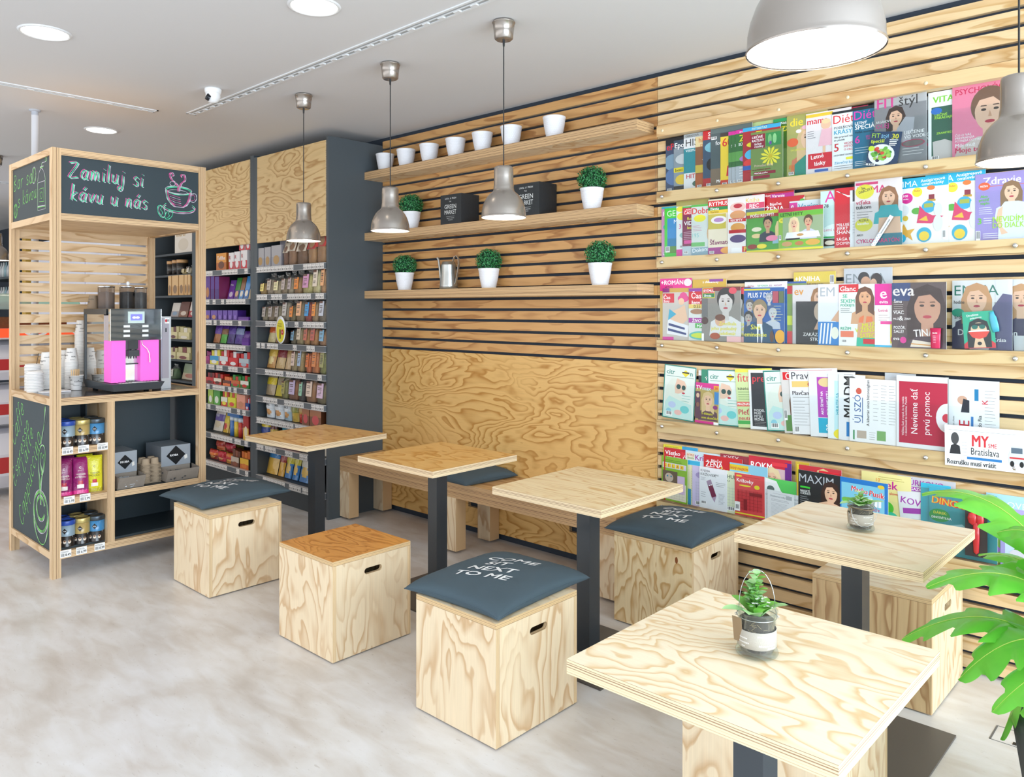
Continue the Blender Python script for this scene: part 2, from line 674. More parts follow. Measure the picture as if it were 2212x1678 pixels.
m = MB()
m.box((-18, -4.2, -0.1), (3.2, 4.1, 0), floor_mat())
props(m.build('floor'), kind='structure')
m = MB()
m.box((-18, -4.2, CEIL), (3.2, 4.1, CEIL + 0.1), flat('ceiling_paint', '#dcdcdd', 0.9, bump=0.03, bscale=200))
props(m.build('ceiling'), kind='structure')
m = MB()
m.box((-18, 3.80, 0), (3.2, 3.95, CEIL), TEAL)
props(m.build('wall_right'), kind='structure')
m = MB()
m.box((-18, -4.2, 0), (-17.8, 3.8, CEIL), flat('far_wall_paint', '#cfd6d6', 0.9))
props(m.build('wall_far'), kind='structure')

# slat cladding of the two halves of the magazine wall
PER = 0.07314
SH = 0.0548
ZT = 2.852
m = MB()
for k in range(22):
    z1 = ZT - PER * k
    m.box((-4.898, 3.775, z1 - SH), (-2.402, 3.80, z1), SLATL, EZ, 'y')
props(m.build('trim_1'), kind='structure', label='honey slat cladding above the bench')
m = MB()
k = 0
while ZT - PER * k - SH > -0.03:
    z1 = ZT - PER * k
    z0 = max(z1 - SH, 0.012)
    m.box((-2.398, 3.772, z0), (2.2, 3.80, z1), SLATR, EZ, 'y')
    k += 1
props(m.build('trim_2'), kind='structure', label='paler slat cladding behind the magazine racks')
# backrest sheet with two cable openings
m = MB()
holes = [(-3.935, -3.838, 0.178, 0.212), (-3.035, -2.972, 0.176, 0.222)]
xs = [-4.898] + [v for h in holes for v in h[:2]] + [-2.402]
for i in range(0, len(xs), 2):
    m.box((xs[i], 3.774, 0.045), (xs[i + 1], 3.80, 1.243), PANEL, EZ, 'y')
for h in holes:
    m.box((h[0], 3.774, 0.045), (h[1], 3.80, h[2]), PANEL, EZ, 'y')
    m.box((h[0], 3.774, h[3]), (h[1], 3.80, 1.243), PANEL, EZ, 'y')
props(m.build('trim_3'), kind='structure', label='tall pine backrest sheet behind the bench')
# the small hatch let into the floor
m = MB()
seam = flat('floor_seam', '#6d6a68', 0.8)
for a, b in (((-0.668, 3.24), (-0.664, 3.36)), ((-0.664, 3.36), (-0.53, 3.36)), ((-0.668, 3.24), (-0.53, 3.24))):
    x0, x1 = sorted((a[0], b[0]))
    y0, y1 = sorted((a[1], b[1]))
    m.box((x0, y0, -.01), (x1 + .002, y1 + .002, .0012), seam)
for i in range(5):
    m.box((-0.598 + i * .018, 3.252, -.01), (-0.586 + i * .018, 3.272, .0014), CORD)
props(m.build('trim_4'), kind='structure', label='small cable hatch in the floor')

# ------------------------------------------------------------------ ceiling things
PLASTER = flat('white_painted_metal', '#e4e6e8', 0.5)
DLITE = emit('downlight_glow', '#fff3e2', 7.0)


def downlight(x, y, label):
    t = thing('recessed_downlight', label, 'ceiling light', (x, y, CEIL), 0, 'recessed ceiling lights')
    m = MB()
    m.lathe([(0.098, -0.001), (0.104, -0.007), (0.112, -0.006), (0.116, 0.0)], PLASTER, 40)
    m.build('trim_ring', t)
    m = MB()
    m.disc(0.100, -0.003, DLITE, 40, up=False)
    m.build('diffuser', t)


downlight(-4.229, 1.227, 'round lit ceiling light above and left of the coffee kiosk, nearest the left edge')
downlight(-2.992, 1.93, 'round lit ceiling light cut by the top edge of the picture')
downlight(-6.232, 2.185, 'smallest round lit ceiling light, just above the kiosk roof')


def slot_vent(p0, p1, w, label, n):
    dx, dy = p1[0] - p0[0], p1[1] - p0[1]
    ln = math.hypot(dx, dy)
    t = thing('slot_diffuser', label, 'air vent', (p0[0], p0[1], CEIL), math.atan2(dy, dx), 'linear ceiling vents')
    m = MB()
    for a, b in ((0, .012), (w - .012, w), (w * .44, w * .5)):
        m.box((0, a, -.006), (ln, b, 0), PLASTER)
    m.box((0, 0, -.006), (.012, w, 0), PLASTER)
    m.box((ln - .012, 0, -.006), (ln, w, 0), PLASTER)
    m.build('vent_frame', t)
    m = MB()
    m.box((.012, .012, -.0015), (ln - .012, w - .012, 0), flat('vent_recess', '#a9acae', 0.7))
    m.build('slot_recess', t)
    for i in range(n):
        m = MB()
        x = ln * (i + .6) / n
        m.box((x, w * .5, -.009), (x + .035, w * .78, -.001), PLASTER)
        m.build('air_blade', t)


slot_vent((-5.26, 2.385), (-2.0, 2.345), 0.07, 'long white ceiling slot vent running over the pendant lamps', 30)
slot_vent((-5.33, 0.2), (-5.33, 2.23), 0.07, 'white ceiling slot vent crossing above the coffee kiosk', 9)
slot_vent((-9.5, 1.7), (-9.5, 3.0), 0.12, 'far ceiling slot vent beyond the kiosk roof at the left edge', 7)

t = thing('security_camera', 'white dome security camera on the ceiling', 'security camera', (-4.569, 2.238, CEIL), math.radians(-20))
m = MB()
m.lathe([(0, 0), (.048, 0), (.05, -.006), (.047, -.022), (.044, -.03), (.03, -.031), (0, -.031)], WHITE, 32)
m.build('mount', t)
m = MB()
m.lathe([(.041, -.026), (.043, -.045), (.038, -.065), (.026, -.080), (.012, -.086), (0, -.087)], WHITE, 32)
m.build('dome', t)
m = MB()
m.xf = Matrix.Translation((0.018, -.027, -.058)) @ Matrix.Rotation(math.radians(62), 4, 'X') @ Matrix.Rotation(0, 4, 'Z')
m.lathe([(0, .016), (.012, .016), (.02, .014), (.0215, .006), (.021, -.01)], flat('lens_black', '#15181f', 0.15), 24)
m.build('lens', t)

t = thing('support_pole', 'pale grey round pole rising to the ceiling behind the kiosk', 'pole', (-5.93, 1.66, 0))
m = MB()
PIPE = flat('pipe_paint', '#b9bfc9', 0.4)
m.lathe([(.021, 0), (.021, CEIL)], PIPE, 24)
m.build('pole_shaft', t)
m = MB()
m.lathe([(.021, CEIL - .012), (.034, CEIL - .008), (.036, CEIL)], PIPE, 24)
m.build('flange', t)

# ------------------------------------------------------------------ pendant lamps
BULB = emit('pendant_glow', '#fff4e4', 9.0)


def pendant(x, y, zr, label, proto=[None]):
    if proto[0] is not None:
        o = copy_tree(proto[0])
        o.location = (x, y, zr)
        o['label'] = label
        return o
    t = thing('pendant_lamp', label, 'pendant lamp', (x, y, zr), 0, 'pewter pendant lamps')
    m = MB()
    prof = [(.1045, 0), (.106, .003), (.1045, .006), (.1035, .012), (.1025, .03), (.098, .052), (.090, .074), (.079, .094), (.066, .109), (.055, .118),
            (.0505, .123), (.0485, .128), (.0475, .136), (.0465, .145), (.0452, .150), (.045, .19), (.0448, .226), (.043, .234), (.037, .2375), (0, .238)]
    m.lathe(prof, PEWTER, 48)
    m.build('lamp_shade', t)
    m = MB()
    m.lathe([(.1035, .003), (.101, .02), (.095, .045), (.085, .068), (.07, .09), (.05, .105), (0, .108)], flat('white_enamel', '#ffffff', 0.4), 40)
    m.build('inner_reflector', t)
    m = MB()
    m.disc(.0995, .0135, BULB, 40, up=False)
    m.build('diffuser', t)
    top = CEIL - zr
    m = MB()
    m.tube([(0, 0, .236), (0, 0, top - .088)], .0027, CORD, 8)
    m.tube([(0, 0, top - .118), (0, 0, top - .088)], [.0045, .0062], CORD, 10)
    m.build('cord', t)
    m = MB()
    m.lathe([(0, top - .089), (.036, top - .089), (.043, top - .083), (.0465, top - .05), (.051, top - .012), (.054, top - .011), (.054, top - .007), (.051, top - .005), (.049, top - .0005), (0, top - .0005)], PEWTER, 40)
    m.build('ceiling_canopy', t)
    proto[0] = t
    return t


for x, y, zr, lb in [(-4.273, 2.68, 1.972, 'small pewter pendant lamp hanging in front of the snack cabinets'),
                     (-3.385, 2.66, 1.972, 'pewter pendant lamp hanging before the left end of the wall shelves'),
                     (-2.505, 2.63, 1.972, 'pewter pendant lamp hanging in front of the black crates, centre of the wall'),
                     (-0.495, 1.234, 1.958, 'large near pewter pendant lamp cut by the top edge of the picture'),
                     (-0.452, 2.545, 1.958, 'pewter pendant lamp cut by the right edge, over the magazines'),
                     (-7.93, 1.92, 1.972, 'far pendant lamp at the left edge beyond the kiosk')]:
    pendant(x, y, zr, lb)

# ------------------------------------------------------------------ wall shelves
for z1, lb in ((2.592, 'top'), (2.128, 'middle'), (1.687, 'lowest')):
    m = MB()
    m.box((-4.899, 3.603, z1 - .058), (-2.425, 3.773, z1), FX, ply_edge('z', '#d5b183', '#7d5a3c'), 'z')
    props(m.build('wall_shelf', bevel=.0012), '%s of the three long plywood shelves on the slat wall' % lb, 'shelf', 'long wall shelves')

POT = flat('white_pot', '#f1f2f6', 0.55)


def pot_material():
    m, nt, b = new_mat('white_honeycomb_pot')
    b.inputs['Base Color'].default_value = lin('#f0f1f6')
    b.inputs['Roughness'].default_value = 0.5
    tc = nt.nodes.new('ShaderNodeTexCoord')
    sp = nt.nodes.new('ShaderNodeSeparateXYZ')
    nt.links.new(tc.outputs['Object'], sp.inputs[0])
    ang = math_node(nt, 'ARCTAN2', sp.outputs[1], sp.outputs[0])
    cb = nt.nodes.new('ShaderNodeCombineXYZ')
    nt.links.new(math_node(nt, 'MULTIPLY', ang, 5.2), cb.inputs[0])
    nt.links.new(math_node(nt, 'MULTIPLY', sp.outputs[2], 78.0), cb.inputs[1])
    vo = nt.nodes.new('ShaderNodeTexBrick')
    vo.inputs['Scale'].default_value = 1.0
    vo.inputs['Mortar Size'].default_value = 0.12
    vo.inputs['Mortar Smooth'].default_value = 0.7
    vo.inputs['Brick Width'].default_value = 1.0
    vo.inputs['Row Height'].default_value = 0.85
    nt.links.new(cb.outputs[0], vo.inputs['Vector'])
    bp = nt.nodes.new('ShaderNodeBump')
    bp.inputs['Strength'].default_value = 0.5
    bp.inputs['Distance'].default_value = 0.003
    nt.links.new(vo.outputs['Fac'], bp.inputs['Height'])
    nt.links.new(bp.outputs['Normal'], b.inputs['Normal'])
    return m


POTM = pot_material()


def pot_mesh(m):
    m.lathe([(0, 0), (.046, 0), (.0475, .003), (.063, .075), (.0685, .118)], POTM, 40)
    m.lathe([(.0685, .118), (.0705, .122), (.0712, .129), (.070, .131), (.0665, .129), (.064, .115), (.060, .10), (0, .10)], POT, 40)


pot0 = None
TOPPOTS = [(-4.758, 'first white pot from the left on the top wall shelf, behind a lamp cord'), (-4.51, 'second white pot from the left on the top wall shelf'), (-4.251, 'third white pot from the left on the top wall shelf'),
           (-3.975, 'fourth white pot from the left on the top wall shelf'), (-3.712, 'fifth white pot from the left on the top wall shelf'), (-3.449, 'white pot on the top wall shelf crossed by the middle lamp cord'), (-3.087, 'rightmost white pot on the top wall shelf, standing apart')]
for i, (x, lb) in enumerate(TOPPOTS):
    if pot0 is None:
        m = MB()
        pot_mesh(m)
        pot0 = m.build('plant_pot')
        o = pot0
    else:
        o = pot0.copy()
        COL.objects.link(o)
    o.location = (x, 3.69, 2.592)
    o.scale = (1, 1, 1 + .02 * i / 6)
    props(o, 'empty ' + lb, 'pot', 'empty white pots on the top shelf')

LEAFD = None


def leaf_mat(name, a, b_, rough=0.4, trans=0.0):
    if name in MATS:
        return MATS[name]
    m, nt, b = new_mat(name)
    ge = nt.nodes.new('ShaderNodeNewGeometry')
    mx = nt.nodes.new('ShaderNodeMix')
    mx.data_type = 'RGBA'
    mx.inputs[6].default_value = lin(a)
    mx.inputs[7].default_value = lin(b_)
    nt.links.new(ge.outputs['Random Per Island'], mx.inputs[0])
    nt.links.new(mx.outputs[2], b.inputs['Base Color'])
    b.inputs['Roughness'].default_value = rough
    if trans:
        b.inputs['Transmission Weight'].default_value = 0.0
        b.inputs['Subsurface Weight'].default_value = 0.0
    MATS[name] = m
    return m


BOXW = leaf_mat('boxwood_leaf', '#1b5b33', '#3f9a58', 0.35)


def topiary(x, z, label, seed, proto=[None]):
    if proto[0] is not None:
        t = copy_tree(proto[0])
        t.location = (x, 3.69, z)
        t.rotation_euler = (0, 0, seed * 1.3)
        t['label'] = label
        return
    t = thing('topiary_plant', label, 'potted plant', (x, 3.69, z), 0, 'potted topiary balls on the wall shelves')
    m = MB()
    pot_mesh(m)
    m.build('pot', t)
    rnd = random.Random(3)
    m = MB()
    cz = .182
    m.lathe([(0, -.06), (.05, -.045), (.068, 0), (.05, .05), (0, .066)], flat('boxwood_core', '#123d22', 0.9), 16, (0, 0, cz))
    for i in range(1500):
        u, v = rnd.random() * 2 * PI, rnd.uniform(-.75, 1)
        q = math.sqrt(1 - v * v)
        r = rnd.uniform(.066, .091)
        n = Vector((q * math.cos(u), q * math.sin(u), v))
        c = Vector((n.x * r, n.y * r, n.z * r * .92 + cz))
        d = (n + Vector((rnd.uniform(-1, 1), rnd.uniform(-1, 1), rnd.uniform(-1, 1))) * .9).normalized()
        a = d.orthogonal().normalized()
        a = (Matrix.Rotation(rnd.random() * 6.28, 3, d) @ a)
        b_ = d.cross(a)
        s = rnd.uniform(.0045, .0075)
        m.add([c - a * s, c + b_ * s * .62 + d * .001, c + a * s, c - b_ * s * .62 + d * .001], [(0, 1, 2, 3)], BOXW)
    m.build('foliage', t)
    proto[0] = t


topiary(-4.452, 2.128, 'green topiary ball in white pot partly behind the second pendant lamp', 0)
topiary(-2.797, 2.128, 'green topiary ball in white pot at the right end of the middle shelf', 1)
topiary(-4.526, 1.687, 'green topiary ball in white pot at the left of the lowest shelf', 2)
topiary(-3.651, 1.687, 'green topiary ball in white pot right of the watering can', 3)
topiary(-2.739, 1.687, 'green topiary ball in white pot at the right end of the lowest shelf', 4)

# zinc watering can
ZINC = flat('zinc_metal', '#b9bbb8', 0.3, 0.9, bump=0.05, bscale=60)
t = thing('watering_can', 'small galvanised metal watering can on the lowest wall shelf', 'watering can', (-4.045, 3.69, 1.687), math.radians(10))
m = MB()
m.lathe([(0, .001), (.060, .001), (.0645, .004), (.062, .03), (.0595, .06), (.056, .115), (.053, .165), (.0535, .168), (.0535, .171), (.05, .174), (.044, .19), (.041, .192), (.039, .19), (.042, .17), (.05, .1), (.05, .02), (0, .02)], ZINC, 40)
m.build('body', t)
m = MB()
m.tube([(-.052, 0, .03), (-.07, 0, .09), (-.078, 0, .15), (-.088, 0, .205), (-.098, 0, .222)], [.011, .010, .009, .0075, .009], ZINC, 12)
m.build('spout', t)
m = MB()
pts = [(.035, 0, .185), (.05, 0, .225), (.072, 0, .232), (.088, 0, .21), (.09, 0, .17), (.08, 0, .11), (.066, 0, .05), (.058, 0, .02)]
for a, b_ in zip(pts, pts[1:]):
    va, vb = Vector(a), Vector(b_)
    m.add([va + Vector((0, -.009, 0)), vb + Vector((0, -.009, 0)), vb + Vector((0, .009, 0)), va + Vector((0, .009, 0))], [(0, 1, 2, 3)], ZINC)
o = m.build('handle', t)
sd = o.modifiers.new('s', 'SOLIDIFY')
sd.thickness = .002

# two black crates with white lettering
CRATE = flat('black_stained_wood', '#23282c', 0.55, bump=0.35, bscale=90, var=0.2)
for x0, x1, lb, y0 in ((-4.035, -3.828, 'black wooden crate with white lettering, left one, half behind a lamp', 3.606), (-3.345, -3.134, 'black wooden crate with white lettering, right one near the topiary', 3.604)):
    t = thing('wooden_crate', lb, 'crate', (x0, y0, 2.128), 0, 'black crates on the middle shelf')
    W_ = x1 - x0
    m = MB()
    m.box((0, 0, 0), (W_, .009, .2), CRATE)
    m.box((0, .009, 0), (.009, .166, .2), CRATE)
    m.box((W_ - .009, .009, 0), (W_, .166, .2), CRATE)
    m.box((0.009, .157, 0), (W_ - .009, .166, .2), CRATE)
    m.box((.009, .009, 0), (W_ - .009, .157, .009), CRATE)
    m.build('crate_body', t, bevel=.001)
    m = MB()
    ink = Ink(m, lambda u, v, n: (u * W_, -n, v * .2), W_, .2)
    c = '#dfe3e2'
    ink.T('LOCAL', .22, .84, .055, c, w=.2, bold=0)
    ink.T('&', .46, .84, .055, c, w=.07, bold=0, shear=.4)
    ink.T('FRESH', .56, .84, .055, c, w=.2, bold=0)
    ink.T('THE', .42, .74, .04, c, w=.12, bold=0)
    ink.T('GREEN', .2, .52, .145, c, w=.56, bold=.004)
    ink.T('MARKET', .2, .33, .145, c, w=.56, bold=.004)
    ink.R(.28, .25, .68, .256, c)
    ink.T('QUALITY GROCERY', .31, .18, .03, c, w=.36, bold=0)
    ink.T('SINCE 2010', .38, .12, .03, c, w=.22, bold=0)
    m.build('lettering', t)

# ------------------------------------------------------------------ tables
LEG = flat('table_leg_steel', '#33393f', 0.38, 0.0, coat=0.15, bump=0.05, bscale=600)


def table(name_label, corners, wood, crot=0.0, T=0.75):
    x0, y0, x1, y1 = corners
    cx, cy = (x0 + x1) / 2, (y0 + y1) / 2
    t = thing('cafe_table', name_label, 'table', (cx, cy, 0), crot, 'square plywood cafe tables')
    hx, hy = (x1 - x0) / 2, (y1 - y0) / 2
    m = MB()
    m.box((-hx, -hy, T - .033), (hx, hy, T), wood, ply_edge('z', '#e9d2ab', '#8e6b50', .0028), 'z')
    m.build('tabletop', t, bevel=.0012)
    m = MB()
    m.box((-.036, -.038, .008), (.036, .038, T - .039), LEG)
    m.build('column', t, bevel=.004)
    m = MB()
    m.box((-.12, -.12, T - .039), (.12, .12, T - .0331), LEG)
    m.build('mounting_plate', t)
    m = MB()
    m.box((-.262, -.262, 0), (.262, .262, .008), flat('base_plate_steel', '#5d5955', 0.45))
    m.build('base_plate', t, bevel=.002)
    return t


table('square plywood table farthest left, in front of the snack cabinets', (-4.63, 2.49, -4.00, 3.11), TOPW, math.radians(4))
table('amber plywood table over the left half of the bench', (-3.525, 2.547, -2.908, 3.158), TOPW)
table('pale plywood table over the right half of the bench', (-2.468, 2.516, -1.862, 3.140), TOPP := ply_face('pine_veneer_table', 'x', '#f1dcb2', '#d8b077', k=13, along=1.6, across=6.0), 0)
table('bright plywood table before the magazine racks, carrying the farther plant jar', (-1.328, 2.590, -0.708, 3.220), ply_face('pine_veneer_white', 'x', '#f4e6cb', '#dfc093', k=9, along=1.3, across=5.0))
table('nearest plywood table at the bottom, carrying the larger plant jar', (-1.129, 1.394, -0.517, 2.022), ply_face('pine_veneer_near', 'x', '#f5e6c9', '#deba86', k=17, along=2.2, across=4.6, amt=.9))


# ------------------------------------------------------------------ box stools
def slot_panel(m, x0, x1, y0, y1, z0, z1, cy, cz, hw, hh):
    """panel normal to X with a rounded hand slot"""
    n = 6
    ay, by, az, bz = cy - hw, cy + hw, cz - hh, cz + hh
    ring = []
    for c0, sgn in ((by - hh, 1), (ay + hh, -1)):
        for k in range(2 * n + 1):
            a = (-PI / 2 + PI * k / (2 * n)) if sgn > 0 else (PI / 2 + PI * k / (2 * n))
            ring.append((c0 + hh * math.cos(a), cz + hh * math.sin(a)))
    N = len(ring)
    for X, fl in ((x1, 1), (x0, -1)):
        def face(p):
            V = [(X, a, b) for a, b in p]
            m.add(V, [list(range(len(V)))[::fl]], FZ)
        face([(y0, z0), (y1, z0), (y1, az), (y0, az)])
        face([(y0, bz), (y1, bz), (y1, z1), (y0, z1)])
        face([(y0, az), (ay, az), (ay, bz), (y0, bz)])
        face([(by, az), (y1, az), (y1, bz), (by, bz)])
        for i0, i1, c in ((0, n, (by, az)), (n, 2 * n, (by, bz)), (2 * n + 1, 3 * n + 1, (ay, bz)), (3 * n + 1, 4 * n + 1, (ay, az))):
            for i in range(i0, i1):
                face([c, ring[i + 1], ring[i]])
    V = [(x0, a, b) for a, b in ring] + [(x1, a, b) for a, b in ring]
    m.add(V, [(i, (i + 1) % N, N + (i + 1) % N, N + i) for i in range(N)], EX)
    m.add([(x0, y0, z0), (x1, y0, z0), (x1, y1, z0), (x0, y1, z0), (x0, y0, z1), (x1, y0, z1), (x1, y1, z1), (x0, y1, z1)], [(0, 1, 5, 4), (2, 3, 7, 6), (4, 5, 6, 7), (3, 2, 1, 0)], EX)


def stool(x0, y0, x1, y1, label, topm=None, h=.445, rz=0.0, sidem=None):
    cx, cy = (x0 + x1) / 2, (y0 + y1) / 2
    t = thing('box_stool', label, 'stool', (cx, cy, 0), rz, 'plywood box stools')
    hx, hy = (x1 - x0) / 2, (y1 - y0) / 2
    T = .018
    m = MB()
    m.box((-hx, -hy, h - .020), (hx, hy, h), topm or FX, ply_edge('z', '#dcbc8c', '#7f5c40', .003), 'z')
    m.build('seat', t, bevel=.001)
    for q, a, b in ((-1, -hy, -hy + T), (1, hy - T, hy)):
        m = MB()
        m.box((-hx, a, .006), (hx, b, h - .0205), sidem or FZ, EY, 'y')
        m.build('side_panel', t)
    m = MB()
    slot_panel(m, hx - T, hx, -hy + T + .0005, hy - T - .0005, .006, h - .0205, 0.0, h - .082, .049, .0140)
    m.build('handle_panel', t)
    m = MB()
    slot_panel(m, -hx, -hx + T, -hy + T + .0005, hy - T - .0005, .006, h - .0205, 0.0, h - .082, .049, .0140)
    m.build('handle_panel', t)
    for sx in (-1, 1):
        for sy in (-1, 1):
            m = MB()
            m.lathe([(0, 0), (.014, 0), (.014, .006), (0, .006)], flat('clear_glide', '#d6dadd', 0.3), 14, (sx * (hx - .03), sy * (hy - .03), 0))
            m.build('glide', t)
    return t


stool(-4.465, 1.955, -4.035, 2.385, 'box stool with dark cushion, left, beside the coffee kiosk')
stool(-3.338, 1.962, -2.898, 2.398, 'box stool with bare amber seat, no cushion', TOPO)
stool(-2.343, 1.968, -1.912, 2.424, 'box stool with blue cushion in the middle foreground')
stool(-2.287, 3.200, -1.853, 3.655, 'knotty box stool with dark cushion against the magazine wall', sidem=ply_face('pine_knotty_upright', 'z', '#ecd5a8', '#c79d63', k=16, along=2.0, across=5.2))
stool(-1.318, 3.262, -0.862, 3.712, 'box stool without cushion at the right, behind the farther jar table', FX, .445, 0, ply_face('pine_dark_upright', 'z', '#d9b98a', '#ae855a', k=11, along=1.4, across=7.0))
stool(-1.215, 2.045, -0.775, 2.475, 'pale box stool pushed under the nearest table')

# the knot on the stool by the magazines
t = bpy.data.objects
m = MB()
m.lathe([(0, 0), (.007, .0002), (.0105, .0001)], flat('wood_knot', '#8a4f26', 0.5, var=0.4, bscale=300), 18, (0, 0, 0), sy=1.0, sx=.75)
ko = m.build('knot', [o for o in t if o.name.startswith('box_stool') and 'knotty' in o.get('label', '')][0])
ko.rotation_euler = (PI / 2, 0, 0)
ko.location = (.137, -.2281, .375)
ko.scale = (1, 1.5, 1)

# ------------------------------------------------------------------ bench
t = thing('long_bench', 'long plywood bench along the backrest wall', 'bench', (-3.665, 3.59, 0))
EB = ply_edge('z', '#cfa97c', '#74523a', .0036)
m = MB()
m.box((-1.232, -.212, .352), (1.262, .18, .452), ply_face('bench_veneer', 'x', '#d9b17a', '#b07f49', k=9, along=1.3, across=6), EB, 'z')
m.build('seat', t, bevel=.0015)
for x in (-1.232, -.087, 1.15):
    for y0_, y1_ in ((-.212, -.127), (.095, .18)):
        m = MB()
        m.box((x, y0_, .014), (x + .117, y1_, .352), FZ, ply_edge('x', '#dcb88a', '#7f5c40'), 'y')
        for f in m.f:
            pass
        m.lathe([(0, 0), (.012, 0), (.012, .003), (.004, .004), (.004, .014), (0, .014)], STEEL, 12, (x + .058, (y0_ + y1_) / 2, 0))
        m.build('leg', t)

# ------------------------------------------------------------------ cushions
FAB = flat('blue_grey_canvas', '#46565f', 0.92, bump=0.35, bscale=900, var=0.1)
FABTXT = flat('white_screen_print', '#eceded', 0.85)


def cushion(x, y, z, rz, label, txt=True, S_=.243, SY=.283, H=.048, seed=0, tilt=(0, 0), trot=14):
    t = thing('seat_cushion', label, 'cushion', (x, y, z), rz, 'dark canvas seat cushions', tilt[0], tilt[1])
    N = 36
    rnd = random.Random(seed)
    off = Vector((seed * 7.1, 3.3, 1.7))

    def outline(u, v):
        # slightly concave sides, sharp corner ears
        k = 1 - .055 * (1 - u * u) * (v ** 4) - .055 * (1 - v * v) * (u ** 4)
        return u * S_ * k, v * SY * k

    def height(u, v):
        e = max(0, (1 - u * u)) ** .34 * max(0, (1 - v * v)) ** .34
        wr = mnoise.noise(Vector((u * 2.2, v * 2.2, 0)) + off) * .006 + mnoise.noise(Vector((u * 6, v * 6, 2)) + off) * .0022 * (u * u + v * v)
        return e, wr

    def SZ(u, v):
        return .024 - .012 * (u * u * v * v) ** 2

    def P(u, v, side, extra=0.0):
        a, b = outline(u, v)
        e, wr = height(u, v)
        if side > 0:
            return (a, b, SZ(u, v) + e * (H + wr * 1.3) + extra)
        return (a, b, max(.0005, SZ(u, v) - e * .05 - extra))
    V, F = [], []
    for side in (1, -1):
        for i in range(N + 1):
            for j in range(N + 1):
                u = math.sin((i / N * 2 - 1) * PI / 2)
                v = math.sin((j / N * 2 - 1) * PI / 2)
                V.append(P(u, v, side))
        o_ = 0 if side > 0 else (N + 1) ** 2
        for i in range(N):
            for j in range(N):
                a = o_ + i * (N + 1) + j
                f = (a, a + N + 1, a + N + 2, a + 1)
                F.append(f if side > 0 else f[::-1])
    m = MB()
    m.add(V, F, FAB, smooth=True)
    m.build('cover', t)
    # sewn edge seam
    m = MB()
    ring = []
    for k in range(80):
        q = k / 20
        s_ = int(q)
        f = (q - s_) * 2 - 1
        u, v = ((f, -1), (1, f), (-f, 1), (-1, -f))[s_]
        a, b = outline(u, v)
        ring.append((a, b, SZ(u, v)))
    m.tube(ring, .0022, FAB, 6, closed=True)
    m.build('seam', t)
    if txt:
        m = MB()
        lines = [('COME', -.085, .092), ('SIT', -.072, .024), ('NEXT', -.120, -.044), ('TO ME', -.145, -.114)]
        ca, sa = math.cos(math.radians(trot)), math.sin(math.radians(trot))
        for s, lx, ly in lines:
            Vt, Ft, tw = text_mesh(s, 0, 0.25)
            k = .042 / .7
            kx = k * 1.28
            for st in (0, 1, 2):
                pts = []
                for a, b in Vt:
                    a, b = a * kx + lx + st * .0022, b * k + ly + st * .0006
                    a, b = a * ca - b * sa, a * sa + b * ca
                    u, v = max(-.95, min(.95, a / S_)), max(-.95, min(.95, b / SY))
                    p = P(u, v, 1, .0016 + st * .0004)
                    pts.append((a, b, p[2]))
                m.add(pts, Ft, FABTXT)
        m.build('lettering', t)
    return t


cushion(-4.40, 2.235, .446, math.radians(3), 'dark grey cushion with white lettering on the left stool', seed=1, trot=20)
cushion(-2.165, 2.245, .446, math.radians(3), 'blue cushion with white lettering on the middle foreground stool', seed=2, trot=20)
cushion(-2.085, 3.435, .446, math.radians(1), 'dark cushion with white lettering on the stool by the magazines', SY=.262, seed=3, trot=18)
cushion(-3.70, 3.555, .453, math.radians(-4), 'plain dark cushion lying on the bench behind the amber table', False, .23, .22, seed=4)


# ================================================================== COFFEE KIOSK
KX0, KX1, KY0, KY1 = -5.815, -4.975, 1.480, 2.388
PS = .047
kiosk = thing('coffee_kiosk', 'tall plywood coffee kiosk with chalkboard panels and lettering', 'kiosk', (0, 0, 0))
KEZ = ply_edge('x', '#dcbc92', '#8a6848', .0042)
KEY = ply_edge('y', '#dcbc92', '#8a6848', .0042)
KEH = ply_edge('z', '#dcbc92', '#8a6848', .0042)
for x0, y0 in ((KX1 - PS, KY0), (KX1 - PS, KY1 - PS), (KX0, KY0), (KX0, KY1 - PS)):
    m = MB()
    # laminated face towards the front, veneer face to the side
    m.box((x0, y0, 0), (x0 + PS, y0 + PS, 2.477), KEY, ply_face('kiosk_post_veneer', 'z', '#e3c49b', '#c39a68', k=8, along=1.2, across=7), 'x')
    m.build('post', kiosk, bevel=.001)
for z0, z1 in ((2.437, 2.477), (2.062, 2.102), (.992, 1.032), (.108, .148)):
    m = MB()
    m.box((KX1 - .04, KY0 + PS, z0), (KX1 - .001, KY1 - PS, z1), KEH, KWY, 'x')
    m.build('front_rail', kiosk)
    m = MB()
    m.box((KX0 + PS, KY0 + .001, z0), (KX1 - PS, KY0 + .04, z1), KW, KEZ, 'y')
    m.build('side_rail', kiosk)
    m = MB()
    m.box((KX0 + PS, KY1 - .04, z0), (KX1 - PS, KY1 - .001, z1), KW, KEZ, 'y')
    m.build('side_rail', kiosk)
    m = MB()
    m.box((KX0 + .001, KY0 + PS, z0), (KX0 + .04, KY1 - PS, z1), KWY, KEH, 'x')
    m.build('back_rail', kiosk)
m = MB()
m.box((KX0 + .041, KY0 + .041, 2.455), (KX1 - .041, KY1 - .041, 2.470), KWY)
m.build('roof_panel', kiosk)
m = MB()
m.box((KX0 + .041, KY0 + .041, 2.068), (KX1 - .041, KY1 - .041, 2.083), KWY)
m.build('canopy_soffit', kiosk)
fb = MB()
fb.box((KX1 - .022, KY0 + PS, 2.102), (KX1 - .010, KY1 - PS, 2.437), CHALK)
front_board = fb.build('front_chalkboard', kiosk)
sb = MB()
sb.box((KX0 + PS, KY0 + .010, 2.102), (KX1 - PS, KY0 + .022, 2.437), CHALK)
